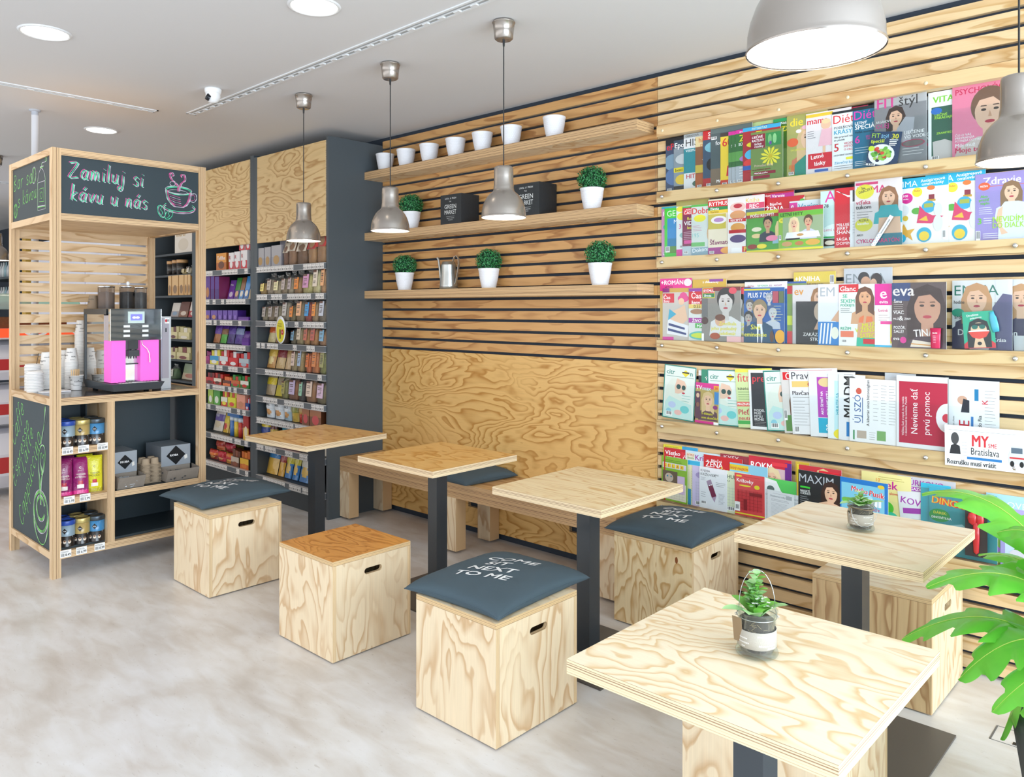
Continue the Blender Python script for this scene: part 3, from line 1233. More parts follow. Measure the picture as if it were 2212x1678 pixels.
side_board = sb.build('side_chalkboard', kiosk)
lb_ = MB()
lb_.box((KX0 + PS, KY0 + .010, .148), (KX1 - PS, KY0 + .022, .992), CHALK)
low_board = lb_.build('lower_chalkboard', kiosk)
m = MB()
m.box((KX0 + PS, KY1 - .022, .148), (KX1 - PS, KY1 - .010, .992), CHALK)
m.build('right_side_panel', kiosk)
for i in range(15):
    z1 = 2.062 - i * .0685
    m = MB()
    m.box((KX0 + .012, KY0 + PS, z1 - .0545), (KX0 + .028, KY1 - PS, z1), KWY, KEH, 'x')
    m.build('back_slat', kiosk)
m = MB()
m.box((KX0 + .041, KY0 + .041, 1.012), (KX1 - .041, KY1 - .041, 1.030), flat('counter_laminate', '#4e4b4b', 0.18, coat=.3))
m.build('countertop', kiosk)
IN = flat('kiosk_interior', '#2f3b41', 0.45)
m = MB()
m.box((-5.42, KY0 + PS, .148), (-5.408, KY1 - PS, .992), IN)
m.build('inner_back_panel', kiosk)
m = MB()
m.box((KX1 - .34, 1.778, .148), (KX1 - .001, 1.821, .992), KEY, ply_face('kiosk_divider', 'z', '#e3c49b', '#c39a68', k=8), 'x')
m.build('divider', kiosk)
m = MB()
m.box((-5.405, 1.77, .148), (KX1 - .34, 1.829, .992), IN)
m.build('divider_lining', kiosk)
for z1 in (.742, .455):
    m = MB()
    m.box((-5.405, KY0 + .024, z1 - .040), (KX1 - .001, 1.777, z1), KWY, KEH, 'z')
    m.build('shelf', kiosk)
m = MB()
m.box((-5.405, 1.822, .412), (KX1 - .001, KY1 - .023, .450), IN, KEH, 'z')
m.build('shelf', kiosk)
m = MB()
m.box((-5.405, KY0 + .024, .125), (KX1 - .042, KY1 - .023, .162), IN)
m.build('floor_board', kiosk)
# price cards on the shelf fronts
PT = []
for z, cards in ((.742, [(1.532, '8.49'), (1.617, '6.99'), (1.722, '8.99')]), (.455, [(1.540, '5.99'), (1.625, '5.99')]), (.148, [(1.522, '8.49'), (1.606, '6.99'), (1.706, '8.99')])):
    for y, s in cards:
        m = MB()
        m.box((KX1, y, z - .034), (KX1 + .0012, y + .058, z + .008), flat('white_card', '#f6f6f4', .6))
        ink = Ink(m, lambda u, v, n, y=y, z=z: (KX1 + .0013 + n, y + u * .058, z - .034 + v * .042), .058, .042)
        ink.L(.06, .78, .8, 2, .12, '#777', .05)
        for i in range(6):
            ink.R(.08 + i * .05, .15, .105 + i * .05, .55, '#333')
        ink.T(s, .45, .16, .36, '#222', w=.48)
        m.build('price_card', kiosk)

# ---- chalk lettering: every letter is drawn as pen strokes
G = {
    'Z': (.75, [[(0, .95), (.6, 1), (.05, .05), (.7, .1)]]), 'a': (.55, [[(.45, .55), (.2, .6), (.02, .3), (.15, .02), (.4, .2), (.47, .6), (.45, .05), (.55, .05)]]),
    'm': (.75, [[(.03, .58), (.05, .02), (.12, .5), (.28, .58), (.33, .02), (.4, .48), (.56, .58), (.62, .08), (.72, .05)]]), 'i': (.25, [[(.08, .58), (.1, .05), (.2, .05)], [(.1, .8), (.12, .84)]]),
    'l': (.25, [[(.05, 1.15), (.07, .1), (.18, .03)]]), 'u': (.5, [[(.03, .58), (.05, .12), (.25, .02), (.4, .3), (.42, .6), (.42, .04), (.5, .04)]]),
    'j': (.4, [[(.2, .58), (.25, -.1), (.1, -.45), (-.1, -.3), (.1, -.1)], [(.22, .8), (.24, .84)]]), 's': (.45, [[(.4, .52), (.2, .62), (.05, .45), (.35, .25), (.3, .02), (.02, .08)]]),
    'k': (.5, [[(.05, 1.1), (.05, .02)], [(.4, .6), (.07, .3), (.42, .02)]]), 'v': (.45, [[(.02, .58), (.2, .02), (.4, .6)]]), 'n': (.5, [[(.03, .58), (.05, .02), (.12, .45), (.33, .58), (.38, .04), (.46, .04)]]),
    'á': (.55, [[(.45, .55), (.2, .6), (.02, .3), (.15, .02), (.4, .2), (.47, .6), (.45, .05), (.55, .05)], [(.25, .78), (.4, .98)]]),
    'B': (.6, [[(.05, 1), (.05, .02), (.4, .06), (.5, .3), (.08, .52), (.42, .7), (.38, .95), (.05, 1)]]), 'r': (.38, [[(.04, .58), (.06, .02)], [(.06, .4), (.2, .58), (.36, .54)]]),
    'o': (.5, [[(.25, .6), (.04, .4), (.06, .1), (.27, .02), (.44, .25), (.4, .52), (.25, .6)]]), 'C': (.6, [[(.55, .85), (.3, 1), (.04, .6), (.1, .12), (.35, .0), (.58, .15)]]),
    'f': (.38, [[(.38, .98), (.2, 1.05), (.14, .6), (.12, -.2)], [(0, .55), (.34, .58)]]), 'e': (.48, [[(.05, .3), (.42, .38), (.3, .6), (.08, .5), (.05, .15), (.25, .02), (.45, .12)]]),
    'E': (.6, [[(.5, 1), (.08, .95), (.06, .02), (.52, .05)], [(.07, .52), (.42, .56)]]), 'p': (.5, [[(.05, .58), (.04, -.4)], [(.05, .45), (.3, .6), (.45, .3), (.28, .02), (.06, .15)]]),
    'L': (.5, [[(.1, 1), (.05, .04), (.45, .06)]]), 't': (.38, [[(.15, .95), (.13, .08), (.3, .04)], [(0, .6), (.32, .62)]]), 'c': (.42, [[(.38, .5), (.2, .6), (.03, .3), (.15, .03), (.38, .1)]]), ' ': (.4, []), }


def smooth_line(p, n=4):
    if len(p) < 3:
        return p
    o = []
    P = [p[0]] + list(p) + [p[-1]]
    for i in range(1, len(P) - 2):
        for k in range(n):
            t = k / n
            q = []
            for c in (0, 1):
                a, b, c_, d = P[i - 1][c], P[i][c], P[i + 1][c], P[i + 2][c]
                q.append(.5 * (2 * b + (c_ - a) * t + (2 * a - 5 * b + 4 * c_ - d) * t * t + (3 * b - a - 3 * c_ + d) * t ** 3))
            o.append(tuple(q))
    o.append(p[-1])
    return o


class Chalk:
    def __init__(s, mb, fn):
        s.mb, s.fn, s.k = mb, fn, 1

    def line(s, pts, col, wd=.0042, sm=True):
        pts = smooth_line(pts) if sm else pts
        n = .0002 + .00003 * s.k
        V, F = [], []
        for i, (x, y) in enumerate(pts):
            a = pts[max(i - 1, 0)]
            b = pts[min(i + 1, len(pts) - 1)]
            dx, dy = b[0] - a[0], b[1] - a[1]
            l = math.hypot(dx, dy) or 1
            w_ = wd * (.75 + .35 * math.sin(i * 1.7 + len(pts)))
            nx, ny = -dy / l * w_ / 2, dx / l * w_ / 2
            V += [s.fn(x + nx, y + ny, n + i * 1e-6), s.fn(x - nx, y - ny, n + i * 1e-6)]
        for i in range(len(pts) - 1):
            F.append((2 * i, 2 * i + 1, 2 * i + 3, 2 * i + 2))
        s.mb.add(V, F, CHALKM, lin(col))
        s.k += 1

    def write(s, t, x, y, h, col, wd=.0042, rot=0.0, off=(0, 0), slant=.12, sp=1.0, xs=1.0):
        ca, sa = math.cos(math.radians(rot)), math.sin(math.radians(rot))
        cx = 0
        for ch in t:
            wdt, strokes = G[ch]
            for st in strokes:
                P = []
                for a, b in st:
                    a2 = (cx + a + b * slant) * h * xs
                    b2 = b * h
                    P.append((x + off[0] + a2 * ca - b2 * sa, y + off[1] + a2 * sa + b2 * ca))
                s.line(P, col, wd)
            cx += (wdt + .1) * sp


CHALKM = printed('chalk_marks', 0.9, 0.0)
GR, PK, WH, LG = '#55d9a6', '#d25f9a', '#c9c3d0', '#86d873'
m = MB()
y0, z0 = KY0 + PS, 2.102
ck = Chalk(m, lambda u, v, n: (KX1 - .010 + n, y0 + u, z0 + v))
for off, c, wd in (((-.006, .004), PK, .005), ((.006, -.004), WH, .005), ((0, 0), GR, .0055)):
    ck.write('Zamiluj si', .040, .210, .092, c, wd, -1, off, sp=1.12, xs=.76)
    ck.write('kávu u nás', .052, .080, .088, c, wd, -2, off, sp=1.12, xs=.78)


def ell(cx, cy, rx, ry, a0=0, a1=360, n=20, rot=0):
    r = math.radians(rot)
    o = []
    for k in range(n + 1):
        t = math.radians(a0 + (a1 - a0) * k / n)
        a, b = rx * math.cos(t), ry * math.sin(t)
        o.append((cx + a * math.cos(r) - b * math.sin(r), cy + a * math.sin(r) + b * math.cos(r)))
    return o


# steaming cup
for k, c in ((0, GR), (.004, WH), (-.004, GR)):
    ck.line(ell(.685, .205 + k, .082 + k, .024, 0, 360), c, .004, False)
ck.line(ell(.68, .195, .062, .014, 0, 360), WH, .003, False)
for k, c in ((0, GR), (.005, PK), (.010, PK), (-.005, WH)):
    ck.line([(.605 + k, .2), (.615 + k, .15), (.64 + k, .115), (.66 + k, .1)], c, .004)
    ck.line([(.765 - k, .2), (.755 - k, .15), (.735 - k, .115), (.71 - k, .1)], c if k > 0 else WH, .004)
ck.line([(.655, .1), (.715, .1)], WH, .004)
for i in range(5):
    ck.line([(.625 + i * .004, .175 - i * .012), (.66, .168 - i * .013), (.695 + i * .002, .16 - i * .012)], (PK, WH)[i % 2], .003)
ck.line([(.765, .19), (.795, .195), (.802, .165), (.785, .14), (.757, .145)], WH, .005)
ck.line([(.763, .18), (.785, .184), (.790, .165), (.78, .15), (.757, .155)], PK, .003)
for k, c in ((0, PK), (.006, GR), (-.006, WH)):
    ck.line(ell(.69, .095 + k, .105 - abs(k), .03, 150, 395), c, .0045, False)
for dx, c in ((0, PK), (.006, WH), (-.005, PK)):
    ck.line([(.68 + dx, .2), (.682 + dx, .23), (.66 + dx, .255), (.64 + dx, .27), (.628 + dx, .3), (.64 + dx, .315), (.65 + dx, .3), (.645, .29)], c, .004)
    ck.line([(.685 + dx, .2), (.7 + dx, .25), (.725 + dx, .275), (.72 + dx, .31), (.70 + dx, .305), (.705, .29)], c, .004)
ck.line(ell(.645, .245, .017, .014, 0, 400), WH, .004, False)
# coffee beans
ck.line(ell(.575, .062, .022, .040, 0, 360, rot=20), GR, .0045, False)
ck.line(ell(.578, .062, .018, .036, 0, 360, rot=20), WH, .003, False)
ck.line([(.585, .1), (.57, .075), (.582, .055), (.568, .028)], GR, .004)
ck.line(ell(.622, .045, .020, .034, 0, 360, rot=-35), GR, .0045, False)
ck.line([(.64, .07), (.618, .055), (.625, .038), (.608, .022)], GR, .004)
m.build('chalk_writing', front_board)

m = MB()
sx0 = KX0 + PS
ck = Chalk(m, lambda u, v, n: (sx0 + u, KY0 + .010 - n, 2.102 + v))
ck.write('Bar sa', .02, .20, .095, LG, .0055, 2, sp=1.2, xs=.98)
ck.write('s kávou', .11, .085, .085, LG, .0055, 5, sp=1.1, xs=1.0)
for k in (0, .006):
    ck.line(ell(.06, .07, .035 - k, .045 - k), LG, .0045, False)
    ck.line(ell(.43, .255, .038 - k, .05 - k), LG if k else WH, .0045, False)
ck.line([(.05, .105), (.07, .08), (.055, .06), (.068, .03)], LG, .004)
ck.line([(.43, .3), (.42, .26), (.44, .22)], LG, .004)
for k in (0, .005):
    c = WH if k else LG
    ck.line([(.50 + k, .035), (.50 + k, .2), (.64 - k, .2), (.645 - k, .035), (.5 + k, .035)], c, .005, False)
    ck.line([(.50, .055 + k), (.645, .05 + k)], c, .005)
    ck.line([(.50 + k, .205), (.52, .25), (.57, .28), (.62, .25), (.645 - k, .205)], c, .005)
    ck.line([(.545, .285 + k), (.61, .285 + k)], c, .005)
    ck.line([(.575 + k, .29), (.58 + k, .31), (.655, .31), (.66, .33)], c, .005)
ck.line([(.53, .16), (.61, .16), (.615, .08), (.53, .085), (.53, .16)], LG, .004, False)
ck.line(ell(.57, .12, .018, .02), LG, .004, False)
ck.line(ell(.655, .322, .014, .012), LG, .004, False)
m.build('chalk_writing', side_board)

m = MB()
ck = Chalk(m, lambda u, v, n: (sx0 + u, KY0 + .010 - n, .148 + v))
ck.write('Caffe', .03, .52, .115, LG, .006, 50, slant=.3)
ck.write('Espresso', .05, .27, .10, LG, .006, 55, slant=.3, sp=1.12)
ck.write('Latte', .24, .38, .105, LG, .006, 55, slant=.3, sp=1.15)
ck.write('Cappuccino', .20, .04, .115, LG, .0065, 58, slant=.3, sp=1.08)
for k in (0, .008, -.008):
    c = WH if k > 0 else LG
    ck.line(ell(.56, .20, .13 + k, .12 + k), c, .006, False)
    ck.line([(.43 + k, .2), (.45 + k, .09), (.53, .02), (.62, .02), (.68 - k, .1), (.70 - k, .2)], c, .006)
    ck.line(ell(.56, .22, .075 + k, .07 + k, 20, 340), c, .006, False)
    ck.line([(.56 + k, .24), (.57 + k, .38), (.63, .48), (.64, .57), (.60 - k, .60), (.545, .57), (.52, .49), (.54 + k, .38), (.56 + k, .28)], c, .006)
    ck.line([(.58 + k, .44), (.55, .52), (.575, .55), (.59, .52), (.615, .545), (.62, .5), (.58 + k, .42)], c, .005)
    ck.line([(.56 + k, .60), (.62, .72), (.645 + k, .83)], c, .005)
ck.line(ell(.64, .78, .028, .06), '#5a6a5e', .004, False)
m.build('chalk_writing', low_board)

# ---- the coffee machine
mx0, mx1, my0, my1, mz = -5.50, -5.055, 1.825, 2.120, 1.030
t = thing('coffee_machine', 'automatic coffee machine with glossy front and glowing pink side panels', 'coffee machine', (0, 0, 0))
MB_ = flat('machine_black', '#24282b', 0.35)
m = MB()
for x in (mx0 + .05, mx1 - .08):
    for y in (my0 + .05, my1 - .05):
        m.lathe([(0, mz), (.016, mz), (.016, mz + .014), (0, mz + .014)], MB_, 14, (x, y, 0))
m.build('foot', t)
m = MB()
a, b = .012, .0
V = [(mx0 + .02, my0 + .0, mz + .014), (mx1 + .04, my0 + .004, mz + .014), (mx1 + .04, my1 - .012, mz + .014), (mx0 + .02, my1 - .012, mz + .014),
     (mx0, my0 - .008, mz + .062), (mx1 + .065, my0 - .014, mz + .062), (mx1 + .065, my1 + .008, mz + .062), (mx0, my1 + .008, mz + .062)]
m.add(V, [(3, 2, 1, 0), (4, 5, 6, 7), (0, 1, 5, 4), (1, 2, 6, 5), (2, 3, 7, 6), (3, 0, 4, 7)], flat('machine_base', '#43494e', 0.4))
m.build('drip_base', t, bevel=.002)
m = MB()
m.box((mx1 - .02, my0 + .03, mz + .0625), (mx1 + .055, my1 - .03, mz + .066), STEEL)
for i in range(12):
    y = my0 + .045 + i * .0185
    m.box((mx1 - .015, y, mz + .066), (mx1 + .05, y + .006, mz + .0675), MB_)
m.build('drip_grate', t)
m = MB()
m.box((mx0, my0 + .004, mz + .063), (mx1 - .12, my1 - .004, 1.515), flat('polished_side_steel', '#c9c6c2', 0.04, 1.0))
m.box((mx0 - .002, my0 - .004, 1.515), (mx1 - .06, my1 + .004, 1.550), MB_)
m.box((mx0 - .004, my0 - .003, mz + .063), (mx0 + .014, my0 + .004, 1.515), MB_)
m.build('housing', t, bevel=.002)
PINK = emit('backlit_pink', '#f0359c', .85)
PINK.node_tree.nodes['Principled BSDF'].inputs['Base Color'].default_value = lin('#e8a8d8')
PINKN = PINK.node_tree
for (a0, a1) in ((my0 + .004, my0 + .088), (my1 - .118, my1 - .004)):
    m = MB()
    m.box((mx1 - .119, a0, mz + .0665), (mx1, a1, 1.354), emit('backlit_pink_side', '#e864c8', .36))
    m.build('backlit_panel', t, bevel=.006)
m = MB()
m.box((mx1 - .119, my0 + .005, 1.355), (mx1 - .012, my1 - .005, 1.51), flat('satin_side', '#b5aeb2', .4, .4))
m.build('upper_housing', t)
m = MB()
m.box((mx1 - .119, my0 + .0885, mz + .067), (mx1 - .05, my1 - .1185, 1.354), STEEL)
m.box((mx1 - .052, my0 + .0885, mz + .067), (mx1 - .045, my1 - .1185, 1.20), CHROME)
m.box((mx1 - .05, my0 + .0885, 1.203), (mx1 - .03, my1 - .1185, 1.209), MB_)
m.build('dispensing_bay', t)
m = MB()
ycs = (my0 + .088 + my1 - .118) / 2
m.box((mx1 - .045, ycs - .028, 1.30), (mx1 + .002, ycs + .03, 1.355), MB_)
for q in (-.02, -.004, .012, .024):
    m.tube([(mx1 - .012, ycs + q, 1.30), (mx1 - .012, ycs + q, 1.262)], .0055, MB_, 10)
m.box((mx1 - .045, ycs - .03, 1.255), (mx1 + .010, ycs + .034, 1.292), flat('spout_black', '#33383b', .4))
for q in (-.022, -.010, .008, .022):
    m.tube([(mx1 - .010, ycs + q, 1.256), (mx1 - .010, ycs + q, 1.240)], [.005, .003], MB_, 8)
m.build('spout', t)
m = MB()
m.tube([(mx1 + .004, my1 - .112, 1.352), (mx1 + .012, my1 - .11, 1.325), (mx1 + .02, my1 - .085, 1.30), (mx1 + .022, my1 - .072, 1.27), (mx1 + .022, my1 - .068, 1.215)], [.003, .003, .003, .003, .0045], CHROME, 10)
m.build('steam_wand', t)
m = MB()
m.box((mx1 - .011, my0 - .004, 1.355), (mx1 + .012, my1 + .004, 1.548), flat('gloss_black_panel', '#28343a', 0.05, coat=1.0))
m.box((mx1 - .011, my0 - .008, 1.353), (mx1 + .014, my0 - .004, 1.548), CHROME)
m.box((mx1 - .011, my1 + .004, 1.353), (mx1 + .014, my1 + .008, 1.548), CHROME)
pnl = m.build('control_panel', t)
m = MB()
pw, ph = my1 - my0, .19
ink = Ink(m, lambda u, v, n: (mx1 + .0122 + n, my0 + u * pw, 1.357 + v * ph), pw, ph, eps=.0003)
ink.R(.33, .55, .67, .93, '#c8dcd6')
for i in range(3):
    for u in (.24, .62):
        ink.R(u, .10 + i * .155, u + .13, .175 + i * .155, '#e8ecec')
m.build('button_label', pnl)
m = MB()
SCR = emit('screen_blue', '#6a6ae8', 1.0)
m.box((mx1 + .0125, my0 + .385 * pw, 1.357 + .64 * ph), (mx1 + .0145, my0 + .62 * pw, 1.357 + .84 * ph), SCR)
ink = Ink(m, lambda u, v, n: (mx1 + .0146 + n, my0 + u * pw, 1.357 + v * ph), pw, ph, eps=.0003, mat=emit('screen_white', '#dcdcff', 1.0))
ink.E(.455, .73, .04, .035, '#fff')
ink.E(.525, .73, .04, .035, '#fff')
m.build('screen', pnl)
# canisters on the machine
BEAN = flat('coffee_beans', '#2e221b', 0.5, bump=.8, bscale=110, var=.5)
POWD = flat('cocoa_powder', '#a58d7c', 0.9, bump=.2, bscale=50, var=.1)
ACR = clear('smoked_acrylic', '#cfc8c2', 0.06)
for x, y, r, h, fill, lab in ((-5.405, 1.925, .050, .150, POWD, 0), (-5.39, 2.055, .052, .150, BEAN, 1), (-5.20, 2.062, .037, .142, BEAN, 2)):
    zb = 1.551 if x < -5.3 else 1.551
    m = MB()
    m.lathe([(r, zb), (r, zb + h - .012)], ACR, 32, (x, y, 0))
    cn = m.build('bean_hopper', t)
    m = MB()
    hh = h * (.70 if fill is POWD else .72)
    m.lathe([(0, zb), (r - .003, zb), (r - .003, zb + hh), (0, zb + hh + .006)], fill, 32, (x, y, 0))
    m.build('filling', cn)
    m = MB()
    m.lathe([(0, zb + h - .012), (r + .002, zb + h - .012), (r + .002, zb + h), (0, zb + h)], CHROME, 32, (x, y, 0))
    if lab == 1:
        m.lathe([(0, zb + h), (.008, zb + h), (.011, zb + h + .02), (.006, zb + h + .03), (0, zb + h + .031)], WHITE, 14, (x, y, 0))
    m.build('lid', cn)
    if lab == 2:
        m = MB()
        m.xf = Matrix.Translation((x, y, zb + .095)) @ Matrix.Rotation(math.radians(-43), 4, 'Z') @ Matrix.Translation((0, -.0385, 0)) @ Matrix.Rotation(0, 4, 'Z')
        ink = Ink(m, lambda u, v, n: ((u - .5) * .06, -n, (v - .5) * .06), .06, .06)
        ink.P([(0.05, .5), (.5, 0.02), (.95, .5), (.5, .98)], '#14181c')
        ink.T('RIOBA', .28, .44, .13, '#fff', w=.46)
        m.build('label', cn)
m = MB()
m.box((mx0 + .03, my0 + .003, mz + .5), (mx0 + .04, my0 + .006, mz + .52), MB_)
# payment box beside it
t = thing('payment_terminal', 'tall silver box with a sticker standing right of the coffee machine', 'vending box', (0, 0, 0))
m = MB()
ALU = flat('satin_aluminium', '#b7bcc2', 0.3, .8)
m.box((-5.26, 2.158, 1.031), (-5.12, 2.222, 1.50), ALU)
m.box((-5.119, 2.162, 1.10), (-5.112, 2.205, 1.49), flat('terminal_door', '#9d9aa4', .35, .5))
m.build('housing', t, bevel=.002)
m = MB()
ink = Ink(m, lambda u, v, n: (-5.1115 + n, 2.178 + u * .03, 1.455 + v * .035), .03, .035)
ink.R(0, 0, 1, 1, '#f2f2f2')
ink.E(.3, .5, .25, .3, '#d02030')
ink.T('888', .45, .3, .5, '#111', w=.5)
m.build('sticker', t)
m = MB()
m.box((-5.117, 2.182, 1.40), (-5.110, 2.19, 1.425), MB_)
m.build('coin_slot', t)

# ---- paper cups: every cup in every stack is a thing
CUPP = printed('cup_paper', .55, .0)


def cup_proto(r, h, lines, up=False):
    m = MB()
    rb = r * .70
    if up:
        prof = [(0, .003), (rb, .003), (rb, 0), (rb * 1.01, .001), (r * .97, h - .004), (r, h - .004), (r * 1.02, h - .001), (r, h), (r * .95, h - .003), (rb * .95, .006), (0, .006)]
    else:
        prof = [(r * .99, .0), (r * 1.035, .0015), (r * 1.035, .0045), (r, .006), (rb, h - .002), (rb * .98, h), (rb * .93, h), (rb * .93, h - .004), (0, h - .004)]
    m.lathe(prof, CUPP, 36, col=lin('#eceae6'))
    # words wrapped around the wall
    for s, a0, v, hh in lines:
        Vt, Ft, tw = text_mesh(s, .008, 0)
        k = hh / .7
        pts = []
        for a, b in Vt:
            z = v * h + (b * k if up else -b * k)
            f = z / h
            rr = (rb + (r * .97 - rb) * f if up else r + (rb - r) * f) + .0006
            th = a0 + (a * k if up else -a * k) / rr
            pts.append((rr * math.cos(th), rr * math.sin(th), z))
        m.add(pts, Ft, CUPP, lin('#3c3b3a'))
    return m


CUPTXT = [('coffee', -1.0, .55, .013), ('cappuccino', -1.3, .32, .006), ('espresso', -.2, .74, .008), ('latte', .3, .45, .010), ('café', -1.9, .66, .010), ('macchiato', -2.2, .40, .007), ('coffee', -2.4, .82, .010), ('mocca', .1, .22, .007)]


def stack(x, y, n, r, h, pitch, label_fmt, group, proto, z=1.031):
    for i in range(n):
        o = proto.copy()
        COL.objects.link(o)
        o.location = (x + random.uniform(-.0006, .0006), y + random.uniform(-.0006, .0006), z + i * pitch)
        o.rotation_euler = (0, 0, random.uniform(-.5, .5))
        props(o, label_fmt % ('topmost' if i == n - 1 else 'lowest' if i == 0 else 'number %d from the bottom' % (i + 1)), 'cup', group)


big = cup_proto(.0455, .112, CUPTXT).build('paper_cup')
mid = cup_proto(.0395, .092, CUPTXT).build('paper_cup')
lid = MB()
lid.lathe([(.046, 0), (.047, .003), (.046, .006), (.043, .007), (.0415, .016), (.037, .018), (.035, .013), (0, .013)], flat('lid_plastic', '#efefed', .4), 32)
lid = lid.build('takeaway_lid')
stack(-5.69, 1.664, 17, .0455, .112, .0078, 'large printed paper cup, %s in stack left of the corner post', 'large cups stacked left of the post', big)
stack(-5.70, 1.775, 18, .0455, .112, .0079, 'large printed paper cup, %s in stack right of the corner post', 'large cups stacked right of the post', big)
stack(-5.70, 1.868 if False else 1.872, 36, .0395, .092, .0100, 'paper cup, %s in the tallest stack behind the stirrer cup', 'cups in the tallest stack', mid)
for o in [o for o in COL.objects if o.get('group') == 'cups in the tallest stack']:
    o.location.x -= 0.0
stack(-5.585, 1.775, 20, .0395, .092, .0090, 'paper cup, %s in the shorter stack beside the coffee machine', 'cups in the shorter stack', mid)
stack(-5.615, 1.560, 17, .046, .018, .0095, 'white plastic lid, %s in the taller stack of lids', 'lids in the taller stack', lid)
stack(-5.515, 1.545, 13, .046, .018, .0095, 'white plastic lid, %s in the shorter stack of lids', 'lids in the shorter stack', lid)
for o in (big, mid, lid):
    bpy.data.objects.remove(o)
for o in COL.objects:
    if o.name.startswith('takeaway_lid'):
        o['category'] = 'lid'
# two carton cups lying in front of the hoppers
kc = cup_proto(.036, .085, CUPTXT[:3])
kc.c = [lin('#8a7660') if c[0] > .5 else c for c in kc.c]
kc = kc.build('paper_cup')
kc.location = (-5.47, 1.868, 1.552)
props(kc, 'brown paper cup upside down on top of the machine beside the cocoa canister', 'cup')
# stirrers
cu = cup_proto(.043, .095, CUPTXT, True).build('paper_cup')
cu.location = (-5.455, 1.762, 1.031)
cu.rotation_euler = (0, 0, .4)
props(cu, 'printed paper cup holding wooden stirrers beside the coffee machine', 'cup')
STW = flat('birch_stirrer', '#d9b98d', .6, var=.15, bscale=30)
m = MB()
m.box((-.003, -.0008, 0), (.003, .0008, .125), STW)
st0 = m.build('wooden_stirrer')
for i in range(24):
    o = st0 if i == 0 else st0.copy()
    if i:
        COL.objects.link(o)
    a, r = random.random() * 6.28, random.uniform(.0, .021)
    o.location = (-5.455 + r * math.cos(a), 1.762 + r * math.sin(a), 1.038)
    o.rotation_euler = (-math.sin(a) * r * 5.0, math.cos(a) * r * 5.0, random.random() * 3)
    props(o, 'pale wooden stirrer standing in the printed paper cup', 'stirrer', 'wooden stirrers in the paper cup')
m = MB()
m.box((-.06, -.10, 0), (.05, .10, .008), WHITE)
nk = m.build('napkin_tray', bevel=.002)
nk.location = (-5.575, 1.680, 1.031)
nk.location = (-5.41, 1.625, 1.031)
nk.scale = (.8, .8, 1)
props(nk, 'flat white napkin stack on the kiosk counter before the cups', 'napkins')
m = MB()
m.tube([(0, 0, 0), (.004, .012, .07)], .0016, CORD, 6)
o = m.build('drinking_straw')
o.location = (-5.63, 1.585, 1.031 + 16 * .0095 + .014)
props(o, 'short black straw sticking up from the stack of lids', 'straw')

# ---- things on the kiosk shelves
TIN = printed('printed_tin', .25, .4)


def tin(x, y, z, body, lidc, label, group, sub='CAFE'):
    t = thing('coffee_tin', label, 'coffee tin', (x, y, z + .0005), 0, group)
    m = MB()
    R_ = .0435
    m.lathe([(0, 0), (R_, 0), (R_ + .001, .002), (R_, .004), (R_, .062)], TIN, 36, col=lin('#2b2624'))
    m.lathe([(R_, .062), (R_, .125), (0, .125)], TIN, 36, col=lin(body))

    def wrap(u, v, n):
        th = -1.55 + (u - .5) * 2.6 + .95
        return ((R_ + .0004 + n) * math.cos(th), (R_ + .0004 + n) * math.sin(th), .004 + v * .12)

    def seg(f):
        return f
    ink = Ink(m, wrap, .113, .12, TIN, .0002)
    for cx_ in (.3, .52, .74):
        ink.E(cx_, .22, .075, .085, '#e9dccb')
        ink.E(cx_, .26, .052, .035, '#7a4a2c')
    ink.R(.1, .42, .9, .50, '#8a8e92')
    ink.P([(.40, .74), (.52, .60), (.64, .74), (.52, .88)], '#15181c')
    ink.T('RIOBA', .45, .72, .05, '#fff', w=.14)
    m.build('tin_body', t)
    m = MB()
    m.lathe([(R_ + .0015, .125), (R_ + .0025, .127), (R_ + .0025, .148), (R_ + .001, .151), (.03, .151), (.03, .149), (0, .149)], flat('tin_lid_' + lidc[1:], lidc, .3, .6 if lidc != '#2b4fa8' else 0), 36)
    m.build('tin_lid', t)


for z, nm in ((.742, 'upper kiosk shelf'), (.162, 'bottom kiosk shelf')):
    tin(-5.045, 1.578, z, '#8fa6b4', '#2b4fa8', 'blue-lidded coffee tin at the left of the %s' % nm, 'coffee tins on the %s' % nm)
    tin(-5.045, 1.660, z, '#b59a5a', '#cdbb78', 'gold-lidded coffee tin in the middle of the %s' % nm, 'coffee tins on the %s' % nm)
    tin(-5.035, 1.737, z, '#3f86b8', '#4a545c', 'blue coffee tin with dark lid at the right of the %s' % nm, 'coffee tins on the %s' % nm)
    for k, (y, lc) in enumerate(((1.578, '#2b4fa8'), (1.66, '#cdbb78'), (1.735, '#4a545c'))):
        tin(-5.145, y, z, ('#8fa6b4', '#b59a5a', '#3f86b8')[k], lc, '%s coffee tin in the row behind on the %s' % (('blue-lidded', 'gold-lidded', 'dark-lidded')[k], nm), 'coffee tins on the %s' % nm)


